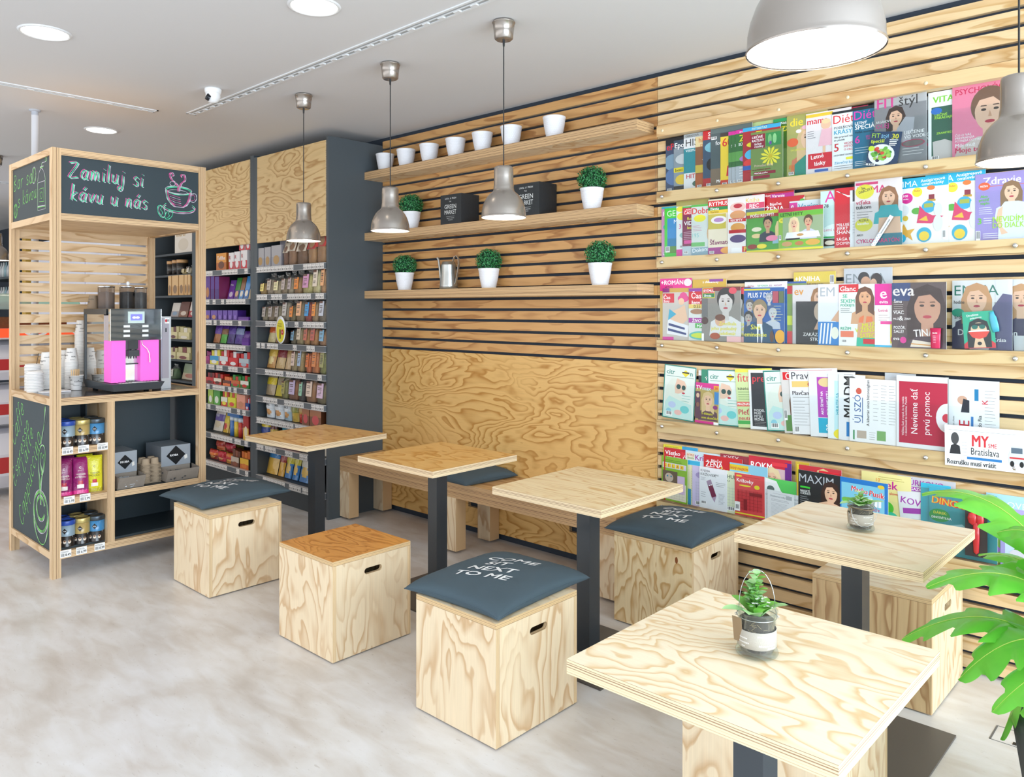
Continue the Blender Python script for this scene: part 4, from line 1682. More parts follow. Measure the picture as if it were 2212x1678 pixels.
def grid_pack(m, w, h, fn, thick, mat, nu=14, nv=20, back=True, ears=.0, flat_bottom=.0, pinch=.5):
    """soft pillow pack: fn(u, v) gives the printed colour; front faces -Y"""
    def P(u, v, s):
        e = (max(0, 1 - (2 * u - 1) ** 2) ** pinch) * (max(0, 1 - (2 * v - 1) ** 2) ** pinch)
        if v < .5 and flat_bottom:
            e = (max(0, 1 - (2 * u - 1) ** 2) ** pinch) * max(e, flat_bottom)
        sq = 1 - .07 * (1 - (2 * v - 1) ** 2) if False else 1
        wr = mnoise.noise(Vector((u * 4, v * 5, s * 3 + w * 90))) * .12 * e
        return ((u - .5) * w * sq, -s * thick * (e + wr) / 2, v * h)
    for s in ((1, -1) if back else (1,)):
        V = [P(i / nu, j / nv, s) for j in range(nv + 1) for i in range(nu + 1)]
        for j in range(nv):
            for i in range(nu):
                a = j * (nu + 1) + i
                f = (a, a + 1, a + nu + 2, a + nu + 1)
                c = fn((i + .5) / nu, (j + .5) / nv) if s > 0 else fn(.02, (j + .5) / nv)
                m.add([V[k] for k in (f if s > 0 else f[::-1])], [(0, 1, 2, 3)], mat, lin(c), True)
    return P


def pack_text(m, P, s, u, v, hh, col, w, h, wmax=None, mat=None, bold=.02, shear=0):
    Vt, Ft, tw = text_mesh(s, 0, shear)
    k = hh * h / .7
    kx = min(k, (wmax or 9) * w / max(tw, 1e-6))
    pts = []
    for a, b in Vt:
        uu, vv = u + a * kx / w, v + b * k / h
        p = P(min(max(uu, 0), 1), min(max(vv, 0), 1), 1)
        pts.append((p[0], p[1] - .0012, p[2]))
    m.add(pts, Ft, mat or PRINT, lin(col))


def coffee_bag(x, y, z, base, txt, label, lean=-.12, rz=math.radians(75)):
    t = thing('coffee_bag', label, 'coffee bag', (x, y, z + .0005), rz, 'coffee bags on the middle kiosk shelf', lean)
    m = MB()
    yel = base == '#d8d328'

    def fn(u, v):
        if v < .10:
            return '#e0218a' if not yel else '#b9b022'
        if .14 < v < .26 and abs(u - .5) < .22:
            return '#f4efe8'
        if .26 < v < .34 and abs(u - .5) < .17:
            return '#c0283c'
        return base
    P_ = grid_pack(m, .085, .215, fn, .05, FOIL, flat_bottom=.6)
    pack_text(m, P_, 'WIENER', .22, .50, .05, '#f6eedd' if not yel else '#6a5a20', .085, .215, .6)
    pack_text(m, P_, txt, .18, .43, .05, '#f6eedd' if not yel else '#6a5a20', .085, .215, .66)
    pack_text(m, P_, 'JULIUS', .34, .62, .022, '#f6eedd', .085, .215, .4)
    pack_text(m, P_, 'c', .42, .68, .09, '#f6eedd' if not yel else '#5a3a20', .085, .215, .3)
    m.build('bag', t)


coffee_bag(-5.04, 1.562, .455, '#8d1a63', 'ESPRESSO', 'purple coffee bag at the left, leaning, on the middle kiosk shelf')
coffee_bag(-5.03, 1.648, .455, '#97206c', 'ESPRESSO', 'purple coffee bag in the middle of the middle kiosk shelf', -.2)
coffee_bag(-5.04, 1.728, .455, '#d8d328', 'MOKKA', 'yellow-green coffee bag upright on the middle kiosk shelf', -.04)
coffee_bag(-5.13, 1.60, .455, '#7a1a5c', 'ESPRESSO', 'darker purple coffee bag standing behind the front ones', -.05)
coffee_bag(-5.12, 1.70, .455, '#c2c122', 'MOKKA', 'yellow-green coffee bag standing behind the front yellow one', -.02)

CARD = flat('grey_cardboard', '#8d8378', .8, var=.1, bscale=60)
SILV = flat('silver_carton', '#aab2bb', .35, .5)


def dispenser(y0, y1, label, sticks, x0=-5.30):
    t = thing('sugar_dispenser_box', label, 'dispenser box', (0, 0, 0), 0, 'silver sugar dispenser boxes on the kiosk shelf')
    z = .4505
    m = MB()
    m.box((x0, y0, z), (-5.07, y1, z + .085), CARD)
    m.build('carton_base', t)
    m = MB()
    m.box((x0, y0, z + .0855), (-5.065, y1, z + .215), SILV)
    m.build('silver_carton', t, bevel=.001)
    m = MB()
    d = .002
    ya, yb = y0 - .004, y1 + .01
    V = [(-5.069, ya, z), (-4.99, ya, z), (-4.955, ya, z + .075), (-5.069, ya, z + .085)]
    for yy in (ya, yb):
        m.add([(a, yy, c) for a, b, c in V] + [(a, yy + d, c) for a, b, c in V], [(0, 1, 2, 3), (7, 6, 5, 4), (0, 4, 5, 1), (1, 5, 6, 2), (2, 6, 7, 3)], CARD)
    m.add([(-4.99, ya, z), (-4.955, ya, z + .075), (-4.955, yb, z + .075), (-4.99, yb, z), (-4.992, ya, z), (-4.957, ya, z + .075), (-4.957, yb, z + .075), (-4.992, yb, z)], [(0, 1, 2, 3), (7, 6, 5, 4), (1, 5, 6, 2)], CARD)
    m.box((-5.069, ya, z), (-4.99, yb, z + .003), CARD)
    m.build('tray', t)
    m = MB()
    w_ = y1 - y0
    ink = Ink(m, lambda u, v, n: (-5.0645 + n, y0 + u * w_, z + .0855 + v * .13), w_, .13)
    q = .045 / w_ if w_ < .16 else .062 / w_
    ink.P([(.5 - q, .5), (.5, .5 - q * w_ / .13), (.5 + q, .5), (.5, .5 + q * w_ / .13)], '#15181c')
    ink.T('RIOBA', .5 - q * .62, .46, .1, '#fff', w=q * 1.24)
    ink.P([(.8, .25), (.9, .3), (.88, .48), (.78, .43)], '#e8e4dc')
    m.build('print', t)
    m = MB()
    rnd = random.Random(int(y0 * 100))
    for i in range(46):
        cx, cy, cz = rnd.uniform(-5.05, -4.985), rnd.uniform(y0 + .015, y1 - .012), z + rnd.uniform(.01, .062)
        m.xf = Matrix.Translation((cx, cy, cz)) @ Matrix.Rotation(rnd.random() * 6, 4, 'Z') @ Matrix.Rotation(rnd.uniform(-.6, .6), 4, 'X')
        if sticks:
            m.box((-.025, -.004, -.0015), (.025, .004, .0015), flat('sachet_dark', '#3a3f44', .4))
        else:
            m.box((-.016, -.011, -.002), (.016, .011, .002), flat('sachet_silver', ('#b4b8ba', '#8b9096')[i % 2] if False else '#aeb3b6', .35, .3))
    m.xf = None
    o = m.build('sugar_sachets', t)
    o['kind'] = 'stuff'


dispenser(1.842, 1.985, 'smaller silver dispenser box filled with sugar sachets, left', False)
dispenser(2.135, 2.325, 'wider silver dispenser box with sugar sticks, right', True)
# moulded cup carriers, nested
m = MB()
for sx in (-1, 1):
    for sy in (-1, 1):
        m.lathe([(.030, 0), (.024, .005), (.022, .032), (.018, .036), (0, .036)], CARD if False else flat('moulded_pulp', '#ab9880', .95, bump=.4, bscale=200), 14, (sx * .028, sy * .028, 0))
m.box((-.058, -.058, -.002), (.058, .058, .001), MATS['moulded_pulp'])
cc0 = m.build('cup_carrier')
for i in range(15):
    o = cc0 if i == 0 else cc0.copy()
    if i:
        COL.objects.link(o)
    o.location = (-5.10 + random.uniform(-.002, .002), 2.068 + random.uniform(-.001, .001), .4525 + .0082 * i)
    o.rotation_euler = (0, 0, random.uniform(-.04, .04))
    props(o, 'brown moulded cup carrier, %s in the stack between the silver boxes' % ('topmost' if i == 14 else 'lowest' if i == 0 else 'number %d from the bottom' % (i + 1)), 'cup carrier', 'nested cup carriers')


# ================================================================== SNACK CABINETS
FY_ = 3.28
SHELFM = flat('shelf_metal', '#3a4146', .5)
RAIL = flat('price_rail_grey', '#c4c2c0', .4)
RAILD = flat('price_rail_insert', '#5f6468', .45)
CARDW = flat('price_card_white', '#efebe6', .6)
tag_proto = None
ORD = ['top', 'second', 'third', 'fourth', 'fifth', 'sixth', 'seventh', 'eighth', 'bottom']


def cabinet(x0, x1, zs, label, door, side_l=0.0, side_r=0.0, rails=True):
    global tag_proto
    t = thing('snack_cabinet', label, 'shelf cabinet', (x0, FY_, 0), 0, 'anthracite shop cabinets along the back')
    W_ = x1 - x0
    m = MB()
    m.box((0, .50, 0), (W_, .515, 2.79), flat('cabinet_back', '#1f2427', .6))
    m.build('back_panel', t)
    if side_l:
        m = MB()
        m.box((-side_l, 0, 0), (0, .515, 2.80), ANTH)
        m.build('side_panel', t)
    if side_r:
        m = MB()
        m.box((W_, 0, 0), (W_ + side_r, .519, 2.82), ANTH)
        m.build('side_panel', t, bevel=.001)
    m = MB()
    m.box((0, .03, 0), (W_, .05, zs[-1] - .046), ANTHD)
    m.build('plinth', t)
    if door:
        m = MB()
        m.box((.004, -.004, door), (W_ - .004, .016, 2.793), DOORW, EZ, 'y')
        m.build('door', t)
    for z in zs:
        m = MB()
        m.box((.002, .01, z - .022), (W_ - .002, .49, z - .002), SHELFM)
        sh = m.build('shelf', t)
        if not rails:
            continue
        m = MB()
        m.box((.004, -.018, z - .047), (W_ - .004, .009, z - .044), RAIL)
        m.box((.004, -.018, z - .003), (W_ - .004, .009, z), RAIL)
        m.box((.004, -.013, z - .044), (W_ - .004, .009, z - .003), RAILD)
        m.build('price_rail', sh)
        x = .012
        rnd = random.Random(int(z * 1000) + int(x0 * 100))
        while x < W_ - .06:
            if rnd.random() < .72:
                if tag_proto is None:
                    m = MB()
                    m.box((0, -.0145, -.043), (.052, -.0135, -.004), CARDW)
                    ink = Ink(m, lambda u, v, n: (u * .052, -.0146 - n, -.043 + v * .039), .052, .039, eps=.0003)
                    for i in range(5):
                        ink.R(.08 + i * .055, .15, .11 + i * .055, .5, '#333')
                    ink.T('1.29', .45, .15, .36, '#2a2a2a', w=.45)
                    ink.L(.08, .78, .85, 1, .1, '#999', .06)
                    o = m.build('price_tag', sh)
                    tag_proto = o
                else:
                    o = tag_proto.copy()
                    COL.objects.link(o)
                    o.parent = sh
                o.location = (x, 0, z)
                x += .056
            else:
                x += rnd.choice([.02, .035, .06, .1])
    return t


Z2 = [1.892, 1.668, 1.453, 1.275, 1.064, .840, .665, .446, .194]
Z1 = [1.889, 1.635, 1.452, 1.243, 1.057, .881, .702, .448, .198]
Z0 = [2.085, 1.880, 1.680, 1.470, 1.262, 1.070, .873, .60, .25]
cabinet(-5.921, -4.926, Z2, 'right snack cabinet with nuts, grains and crisps, ending in the grey side panel', 2.088, .057, .026)
cabinet(-6.970, -6.036, Z1, 'snack cabinet of sweets between the kiosk and the right cabinet', 2.092, .068, .057)
cabinet(-8.000, -7.107, Z0, 'cabinet of coffee and chocolate seen through the coffee kiosk', 2.42, .068, .068, False)

CLEAR = clear('crinkled_film', '#fafaf8', .05, .12, .9, .8)


def pouch(m, rings, w_, d, h, mat, seed, segs=18):
    """soft bag from oval rings (half width, half depth, height)"""
    V, F = [], []
    for fx, fy, z in rings:
        for k in range(segs):
            a = 2 * PI * k / segs
            q = 1 + .10 * mnoise.noise(Vector((math.cos(a) * 1.5 + seed, math.sin(a) * 1.5, z * 5)))
            c, s_ = math.cos(a), math.sin(a)
            V.append((fx * w_ * q * math.copysign(abs(c) ** .7, c), fy * d * q * math.copysign(abs(s_) ** .8, s_), z * h * (1 + .02 * math.sin(3 * a + seed) * (z > .9))))
    for i in range(len(rings) - 1):
        for k in range(segs):
            k2 = (k + 1) % segs
            F.append((i * segs + k, i * segs + k2, (i + 1) * segs + k2, (i + 1) * segs + k))
    m.add(V, F, mat, smooth=True)
GRAIN = {}


def grain(col, sc=140):
    return flat('filling_' + col[1:], col, .7, var=.35, bscale=sc, bump=.3)


_USED = {}


def snack(kind, xl, xr, h, cols, txt, look, z, where, depth=.10, lean=0.0, y=None, dup=0):
    """one packet; cols depend on the kind, xl..xr is its width on the shelf"""
    w_ = (xr - xl) * .97
    x = (xl + xr) / 2
    key = (look, where)
    _USED[key] = _USED.get(key, 0) + 1
    k = _USED[key]
    y = 3.285 if y is None else y
    nm = {'clear': 'snack_bag', 'foil': 'snack_bag', 'box': 'snack_box', 'tray': 'display_box', 'jar': 'glass_jar', 'header': 'snack_bag', 'bar': 'chocolate_bar'}[kind]
    cat = {'clear': 'snack bag', 'foil': 'snack bag', 'box': 'box', 'tray': 'display box', 'jar': 'jar', 'header': 'snack bag', 'bar': 'chocolate bar'}[kind]
    lb = look if k == 1 else '%s %s' % (('', '', 'second', 'third', 'fourth', 'fifth', 'sixth')[k], look)
    t = thing(nm, '%s, %s' % (lb, where), cat, (x, y + depth * .5 + .003, z + .0005), 0, where, lean)
    d = depth
    m = MB()
    if kind in ('clear', 'header'):
        g = grain(cols[0])
        pouch(m, [(0, 0, .004), (.40, .40, .006), (.46, .45, .05), (.46, .45, .35), (.42, .38, .58), (.2, .18, .70), (0, 0, .71)], w_, d, h, g, x * 9)
        m.build('contents', t)
        m = MB()
        pouch(m, [(.42, .42, 0), (.48, .48, .04), (.48, .49, .40), (.45, .40, .66), (.40, .20, .80), (.41, .03, .90), (.45, .012, 1.0)], w_, d, h, CLEAR, x * 9)
        m.build('film', t)
        m = MB()
        if kind == 'clear':
            lw, l0, l1 = w_ * .56, .22, .66
            m.xf = Matrix.Translation((w_ * .04, -d * .50 - .003, h * .2)) @ Matrix.Rotation(-.10, 4, 'X')
            m.box((-lw / 2, -.001, 0), (lw / 2, .0005, h * .50), PRINT, col=lin(cols[1]))
            ink = Ink(m, lambda u, v, n: (-lw / 2 + u * lw, -.001 - n, v * h * .50), lw, h * .50, eps=.0004)
            ink.R(0, .86, .7, 1, '#6a3e2c')
            ink.L(.15, .66, .85, 2, .12, '#5a4a40', .05)
            ink.L(.15, .30, .75, 2, .10, '#5a4a40', .04)
            m.xf = None
            m.build('label', t)
        else:
            m.xf = Matrix.Translation((0, -d * .42, h * .42)) @ Matrix.Rotation(-.32, 4, 'X')
            m.box((-w_ * .48, -.001, 0), (w_ * .48, .001, h * .58), PRINT, col=lin(cols[1]))
            ink = Ink(m, lambda u, v, n: (-w_ * .48 + u * w_ * .96, -.001 - n, v * h * .58), w_, h * .58, eps=.0004)
            ink.R(.35, .86, .7, .96, '#2e8a4e')
            ink.T(txt, .22, .62, .10, '#5a4038', w=.56)
            if cols[2]:
                ink.R(0, 0, 1, .48, cols[2])
                ink.E(.5, .25, .26, .17, cols[3])
            else:
                ink.E(.5, .26, .24, .15, cols[3])
            m.xf = None
            m.build('header_card', t)
    elif kind == 'foil':
        top, mid, bot = cols[:3]
        acc = cols[3] if len(cols) > 3 else None

        def fn(u, v):
            if acc and (u - .5) ** 2 / .09 + (v - .28) ** 2 / .03 < 1:
                return acc
            return top if v > .70 else mid if v > .40 else bot
        P_ = grid_pack(m, w_, h, fn, d * .62, FOIL, 10, 14, True, flat_bottom=.5)
        if txt:
            pack_text(m, P_, txt, .12, .72 if len(cols) < 5 else .6, .13, cols[4] if len(cols) > 4 else '#ffffff', w_, h, .76)
        m.build('bag', t)
    elif kind in ('box', 'tray'):
        top, mid = cols[:2]
        hh = h if kind == 'box' else h * .55
        m.box((-w_ / 2, -d / 2, 0), (w_ / 2, d / 2, hh), PRINT, col=lin(cols[2] if len(cols) > 2 else top))
        ink = Ink(m, lambda u, v, n: (-w_ / 2 + u * w_, -d / 2 - n, v * hh), w_, hh, eps=.0004)
        ink.R(0, 0, 1, 1, top)
        ink.R(0, 0, 1, .45, mid)
        if len(cols) > 3:
            ink.E(.5, .3, .3, .22, cols[3])
        if txt:
            ink.T(txt, .1, .6, .22, cols[4] if len(cols) > 4 else '#fff', w=.8)
        m.build('carton', t)
        if kind == 'tray':
            rnd = random.Random(int(x * 100))
            for i in range(3):
                m = MB()
                xx = -w_ / 2 + w_ * (i + .5) / 3
                m.box((xx - w_ * .15, -d * .35, hh * .3), (xx + w_ * .15, d * .3, h * rnd.uniform(.85, 1)), PRINT, col=lin(cols[3] if len(cols) > 3 and i % 2 else mid))
                m.build('packet', t)
    elif kind == 'jar':
        r = w_ * .48
        m.lathe([(0, 0), (r, 0), (r, h * .78), (0, h * .78)], PRINT, 22, col=lin(cols[0]))
        ink = Ink(m, lambda u, v, n: ((r + n) * math.cos(-PI / 2 + (u - .5) * 1.6), (r + n) * math.sin(-PI / 2 + (u - .5) * 1.6), v * h), r * 1.6, h, eps=.0004)
        ink.L(.2, .5, .8, 3, .1, '#d8d4cc', .03)
        m.build('body', t)
        m = MB()
        m.lathe([(0, h * .78), (r * 1.03, h * .78), (r * 1.03, h), (0, h)], PRINT, 22, col=lin(cols[1]))
        m.build('cap', t)
    elif kind == 'bar':
        m.box((-w_ / 2, -.008, 0), (w_ / 2, .008, h), PRINT, col=lin(cols[0]))
        ink = Ink(m, lambda u, v, n: (-w_ / 2 + u * w_, -.008 - n, v * h), w_, h, eps=.0004)
        ink.R(0, 0, 1, .4, cols[1])
        ink.E(.5, .24, .32, .14, cols[2])
        if txt:
            ink.T(txt, .15, .7, .1, '#fff', w=.7)
        m.build('wrapper', t)
    return t


def shelf_row(z, where, items):
    for it in items:
        kind, xl, xr, h, cols, txt, look = it[:7]
        kw = it[7] if len(it) > 7 else {}
        zz = z + kw.pop('dz', 0)
        snack(kind, xl, xr, h, cols, txt, look, zz, where, **kw)


LB = dict(lean=-.22, depth=.06, y=3.33)
R_ = 'right snack cabinet'
BOXG = ['#a9a6a8', '#98959a', '#8d8a90', '#b08a50']
shelf_row(Z2[0], 'top shelf of the ' + R_, [
    ('box', -5.943, -5.831, .155, BOXG, '', 'small grey window box of biscuits'), ('box', -5.824, -5.723, .158, BOXG, '', 'small grey window box of biscuits'), ('box', -5.716, -5.561, .165, BOXG, '', 'small grey window box of biscuits'),
    ('box', -5.781, -5.541, .075, ['#b7b2ba', '#a8a2ac'], '', 'lilac-grey flat box lying behind the window boxes', dict(dz=.17, y=3.40)),
    ('header', -5.561, -5.486, .235, ['#8a5a38', '#e9dcc8', None, '#6a2e22'], 'NUTS', 'narrow beige header-card bag with dark nuts'),
    ('header', -5.486, -5.379, .26, ['#a87a50', '#eadfce', None, '#6a2e22'], 'NUTS', 'beige header-card bag with date picture'),
    ('header', -5.366, -5.222, .24, ['#8a6038', '#e8dccb', None, '#8a6a4a'], 'MIX', 'wide beige header-card bag'),
    ('header', -5.21, -5.096, .26, ['#c09058', '#e8b4b4', '#c42a2a', '#e8b840'], 'FRUIT', 'pink and red header-card bag with yellow slices'),
    ('header', -5.096, -4.956, .29, ['#b88a58', '#ee9a7a', '#d2362e', '#eec04a'], 'FRUIT', 'orange and red header-card bag')])
w2 = 'second shelf of the ' + R_
shelf_row(Z2[1], w2, [
    ('clear', -5.913, -5.817, .13, ['#c09a58', '#efd878'], '', 'clear bag with yellow label'), ('clear', -5.81, -5.709, .17, ['#b8a488', '#c8b8a8'], '', 'clear bag of grains with grey label'),
    ('clear', -5.709, -5.596, .15, ['#cbb894', '#efe4b0'], '', 'clear bag with cream label'), ('clear', -5.589, -5.5, .17, ['#b09a78', '#c4b4ac'], '', 'clear bag with brown-grey label'),
    ('clear', -5.493, -5.412, .18, ['#bca888', '#b8a8a8'], '', 'clear bag with mauve-grey label'), ('clear', -5.405, -5.3, .18, ['#b88e58', '#ee8a22'], '', 'clear bag with orange label'),
    ('clear', -5.293, -5.153, .21, ['#d8cc88', '#d896c0'], '', 'clear bag of pale pasta with pink label'), ('clear', -5.146, -5.041, .25, ['#e0d4a0', '#e8d8c4'], '', 'tall clear bag with cream label'),
    ('clear', -5.035, -4.956, .27, ['#c89a68', '#f0b078'], '', 'tall clear bag with peach label')])
shelf_row(Z2[2], 'third shelf of the ' + R_, [
    ('clear', -5.883, -5.795, .16, ['#a89878', '#b0a49c'], '', 'clear bag with grey label'), ('clear', -5.788, -5.694, .165, ['#a89070', '#b4a8a0'], '', 'clear bag with grey label'), ('clear', -5.687, -5.596, .17, ['#b0a080', '#aca098'], '', 'clear bag with grey label'),
    ('clear', -5.582, -5.473, .21, ['#b8a890', '#c8c0b8'], '', 'taller clear bag of seeds with pale label'), ('clear', -5.466, -5.385, .17, ['#8a7848', '#ee8a1e'], '', 'clear bag with orange label'),
    ('clear', -5.379, -5.261, .22, ['#a08860', '#f2b684'], '', 'clear bag with peach label'), ('clear', -5.255, -5.159, .21, ['#b04a3a', '#3a9ad8'], '', 'clear bag with blue label'),
    ('clear', -5.153, -5.072, .21, ['#b09068', '#ee9020'], '', 'clear bag with orange label'), ('clear', -5.065, -4.956, .22, ['#8a7c68', '#c8ccd8'], '', 'clear bag with pale blue label')])
shelf_row(Z2[3], 'fourth shelf of the ' + R_, [
    ('foil', -5.905, -5.781, .18, ['#5c8a3c', '#e06a2a', '#d8c890'], '', 'vegetable-coloured bag, green and orange', LB), ('foil', -5.773, -5.666, .13, ['#c8483a', '#b83a30', '#d8a070'], '', 'small red bag', LB),
    ('clear', -5.659, -5.561, .13, ['#7a5a3a', '#8a7a68'], '', 'low clear tub of brown nuts'), ('clear', -5.446, -5.372, .15, ['#7a6a48', '#8ab0c8'], '', 'clear bag with small blue strip'),
    ('clear', -5.366, -5.274, .19, ['#b09a68', '#d8c8b0'], '', 'clear bag of green and pale nuts'), ('clear', -5.267, -5.184, .18, ['#c08a48', '#c86a50'], '', 'clear bag of nuts with red-brown label'),
    ('clear', -5.178, -5.078, .18, ['#c08440', '#c05a48'], '', 'clear bag of mixed nuts with reddish label'), ('clear', -5.059, -4.956, .17, ['#b88a60', '#7ab0d0'], '', 'clear bag of nuts with light blue label')])
shelf_row(Z2[4], 'fifth shelf of the ' + R_, [
    ('foil', -5.92, -5.788, .22, ['#3a4a9a', '#e0b848', '#c8924a', '#e8d088'], '', 'yellow and blue nut bag', LB), ('foil', -5.781, -5.645, .21, ['#26262a', '#8a2a30', '#d0b078'], '', 'black and red nut bag', LB),
    ('foil', -5.638, -5.548, .22, ['#5a9a6a', '#c8a060', '#d8b888'], '', 'green-topped nut bag', LB), ('foil', -5.541, -5.452, .21, ['#c8b838', '#2e3a5a', '#b8a888'], '', 'dark bag with yellow strip', LB),
    ('clear', -5.446, -5.359, .22, ['#b8a070', '#e0c8b8'], '', 'clear bag with beige label'), ('clear', -5.352, -5.274, .23, ['#b89a60', '#a8c0d8'], '', 'clear bag with white-blue label'),
    ('clear', -5.235, -5.165, .21, ['#d8702a', '#d8702a'], '', 'clear bag of orange lentils'), ('clear', -5.159, -5.059, .25, ['#d88440', '#d88440'], '', 'larger clear bag of orange lentils'),
    ('clear', -5.053, -4.956, .25, ['#9a9a58', '#9a9a58'], '', 'clear bag of green split peas')])
shelf_row(Z2[5], 'sixth shelf of the ' + R_, [
    ('foil', -5.958, -5.795, .20, ['#a8987a', '#e8cc20', '#b09a78'], '', 'wrapped rice cakes with yellow band', LB), ('foil', -5.788, -5.596, .21, ['#98a070', '#b8a888', '#d8c840'], '', 'wrapped crispbread with green and yellow band', LB),
    ('clear', -5.589, -5.5, .20, ['#a8a058', '#a8a058'], '', 'clear bag of green pasta'), ('clear', -5.493, -5.346, .22, ['#a86a40', '#c8b8d8'], '', 'clear bag with lilac label'),
    ('clear', -5.333, -5.255, .21, ['#4a3a30', '#9ad0b0'], '', 'clear bag with mint green label'), ('clear', -5.248, -5.109, .23, ['#b07a48', '#e8d0bc'], '', 'clear bag with beige label'),
    ('clear', -5.103, -4.956, .22, ['#8a7a50', '#d8b8d0'], '', 'clear bag with mauve label')])
shelf_row(Z2[6], 'seventh shelf of the ' + R_, [
    ('foil', -5.868, -5.744, .165, ['#dfe6ea', '#e4e8ea', '#dfe6ea', '#d0985c', '#1a1a1a'], 'BAKE', 'white rusk bag with round biscuit'), ('foil', -5.737, -5.596, .165, ['#dfe6ea', '#e4e8ea', '#dfe6ea', '#d0985c', '#1a1a1a'], 'BAKE', 'white rusk bag with round biscuit'),
    ('foil', -5.589, -5.486, .16, ['#dfe6ea', '#e4e8ea', '#a8c0cc', '#d0985c', '#1a1a1a'], 'BAKE', 'white rusk bag with round biscuit'), ('foil', -5.479, -5.379, .165, ['#c83028', '#9a9a48', '#c8a848'], '', 'red and green stick bag'),
    ('foil', -5.372, -5.274, .165, ['#c83028', '#c89a40', '#c83028'], '', 'red and gold stick bag'), ('box', -5.267, -5.165, .16, ['#a8683a', '#7a4a28', '#5a3420', '#c84848'], '', 'brown pretzel stick pack'), ('box', -5.159, -5.004, .16, ['#a8683a', '#7a4a28', '#5a3420', '#c84848'], '', 'brown pretzel stick pack')])
shelf_row(Z2[7], 'eighth shelf of the ' + R_, [
    ('foil', -5.95, -5.802, .19, ['#e8cc28', '#27408a', '#e8cc28', '#e8cc28', '#fff'], '', 'yellow and blue cracker bag', dict()), ('foil', -5.795, -5.709, .18, ['#6a2a20', '#c8a848', '#6a2a20'], '', 'brown and gold cracker bag'),
    ('foil', -5.638, -5.366, .16, ['#2a9ab8', '#e8c830', '#c83028'], '', 'cracker bag hidden behind the left table'), ('foil', -5.352, -4.986, .17, ['#c83028', '#2a4a9a', '#e8e0d0'], '', 'red and blue bag behind the left table')])
shelf_row(Z2[8], 'bottom shelf of the ' + R_, [
    ('foil', -5.928, -5.752, .30, ['#c83a38', '#3a8ac8', '#e8b848', '#e8b848', '#16305a'], 'CHIPS', 'blue and yellow crisp bag', LB), ('foil', -5.744, -5.652, .26, ['#4a8a3a', '#b03828', '#e0a838', '#e8b040'], '', 'green and red crisp bag', LB),
    ('foil', -5.645, -5.541, .27, ['#c8242c', '#e8d848', '#3a80c0', '#ecc050'], '', 'red, yellow and blue crisp bag', LB), ('foil', -5.534, -5.439, .27, ['#c8242c', '#e8d848', '#3a80c0', '#ecc050'], '', 'red, yellow and blue crisp bag', LB),
    ('foil', -5.432, -5.274, .27, ['#c8242c', '#f0ead8', '#3a80c0', '#ecc050', '#c8242c'], 'SLOVAKIA', 'red crisp bag with white lettering panel', LB), ('foil', -5.267, -5.14, .27, ['#c8242c', '#d8d8d0', '#d02830', '#e0d8c8'], '', 'red and white crisp bag behind the table leg', LB)])
# hanging oval offer sign
t = thing('offer_sign', 'oval yellow and white offer sign hanging over the third rail of the right snack cabinet', 'sign', (-5.508, 3.250, 1.385))
m = MB()
m.xf = Matrix.Rotation(PI / 2, 4, 'X')
m.lathe([(0, 0), (.072, 0), (.072, .002), (0, .002)], WHITE, 36, sy=1.5)
m.xf = None
m.build('sign_plate', t)
m = MB()
ink = Ink(m, lambda u, v, n: ((u - .5) * .144, -.0022 - n, (v - .5) * .216), .144, .216, eps=.0003)
ink.E(.5, .47, .42, .42, '#e6dc2e', 30)
ink.T('Prosecco', .25, .70, .05, '#3a3a28', w=.5)
ink.T('Frizzante', .25, .62, .05, '#3a3a28', w=.5)
ink.R(.42, .18, .52, .52, '#2a2a26')
ink.E(.70, .42, .13, .10, '#c8202c')
ink.T('3.99', .61, .40, .045, '#fff', w=.18)
m.build('print', t)

L_ = 'sweets cabinet'
PU = '#5a2f8c'
shelf_row(Z1[0], 'top shelf of the ' + L_, [
    ('box', -6.651, -6.464, .15, ['#e09838', '#b8651c', '#a85c18', '#6a3818'], 'Toffifee', 'orange-brown caramel sweets box'), ('box', -6.423, -6.333, .145, ['#e8e4e4', '#c8343c', '#d8d4d4', '#e8e4e4', '#c02830'], 'R', 'white and red sweets box'),
    ('box', -6.325, -6.228, .15, ['#e8e4e4', '#c8343c', '#d8d4d4', '#e8e4e4', '#c02830'], 'R', 'white and red sweets box'), ('box', -6.212, -6.103, .155, ['#e8e4e4', '#c8343c', '#d8d4d4', '#e8e4e4', '#c02830'], 'R', 'white and red sweets box'),
    ('box', -6.268, -6.173, .14, ['#e8e4e4', '#c8343c', '#d8d4d4', '#e8e4e4', '#c02830'], 'R', 'white and red sweets box of the upper row', dict(dz=.158, y=3.30)), ('box', -6.157, -6.079, .14, ['#e8e4e4', '#c8343c', '#d8d4d4', '#e8e4e4', '#c02830'], 'R', 'white and red sweets box of the upper row', dict(dz=.158, y=3.30))])
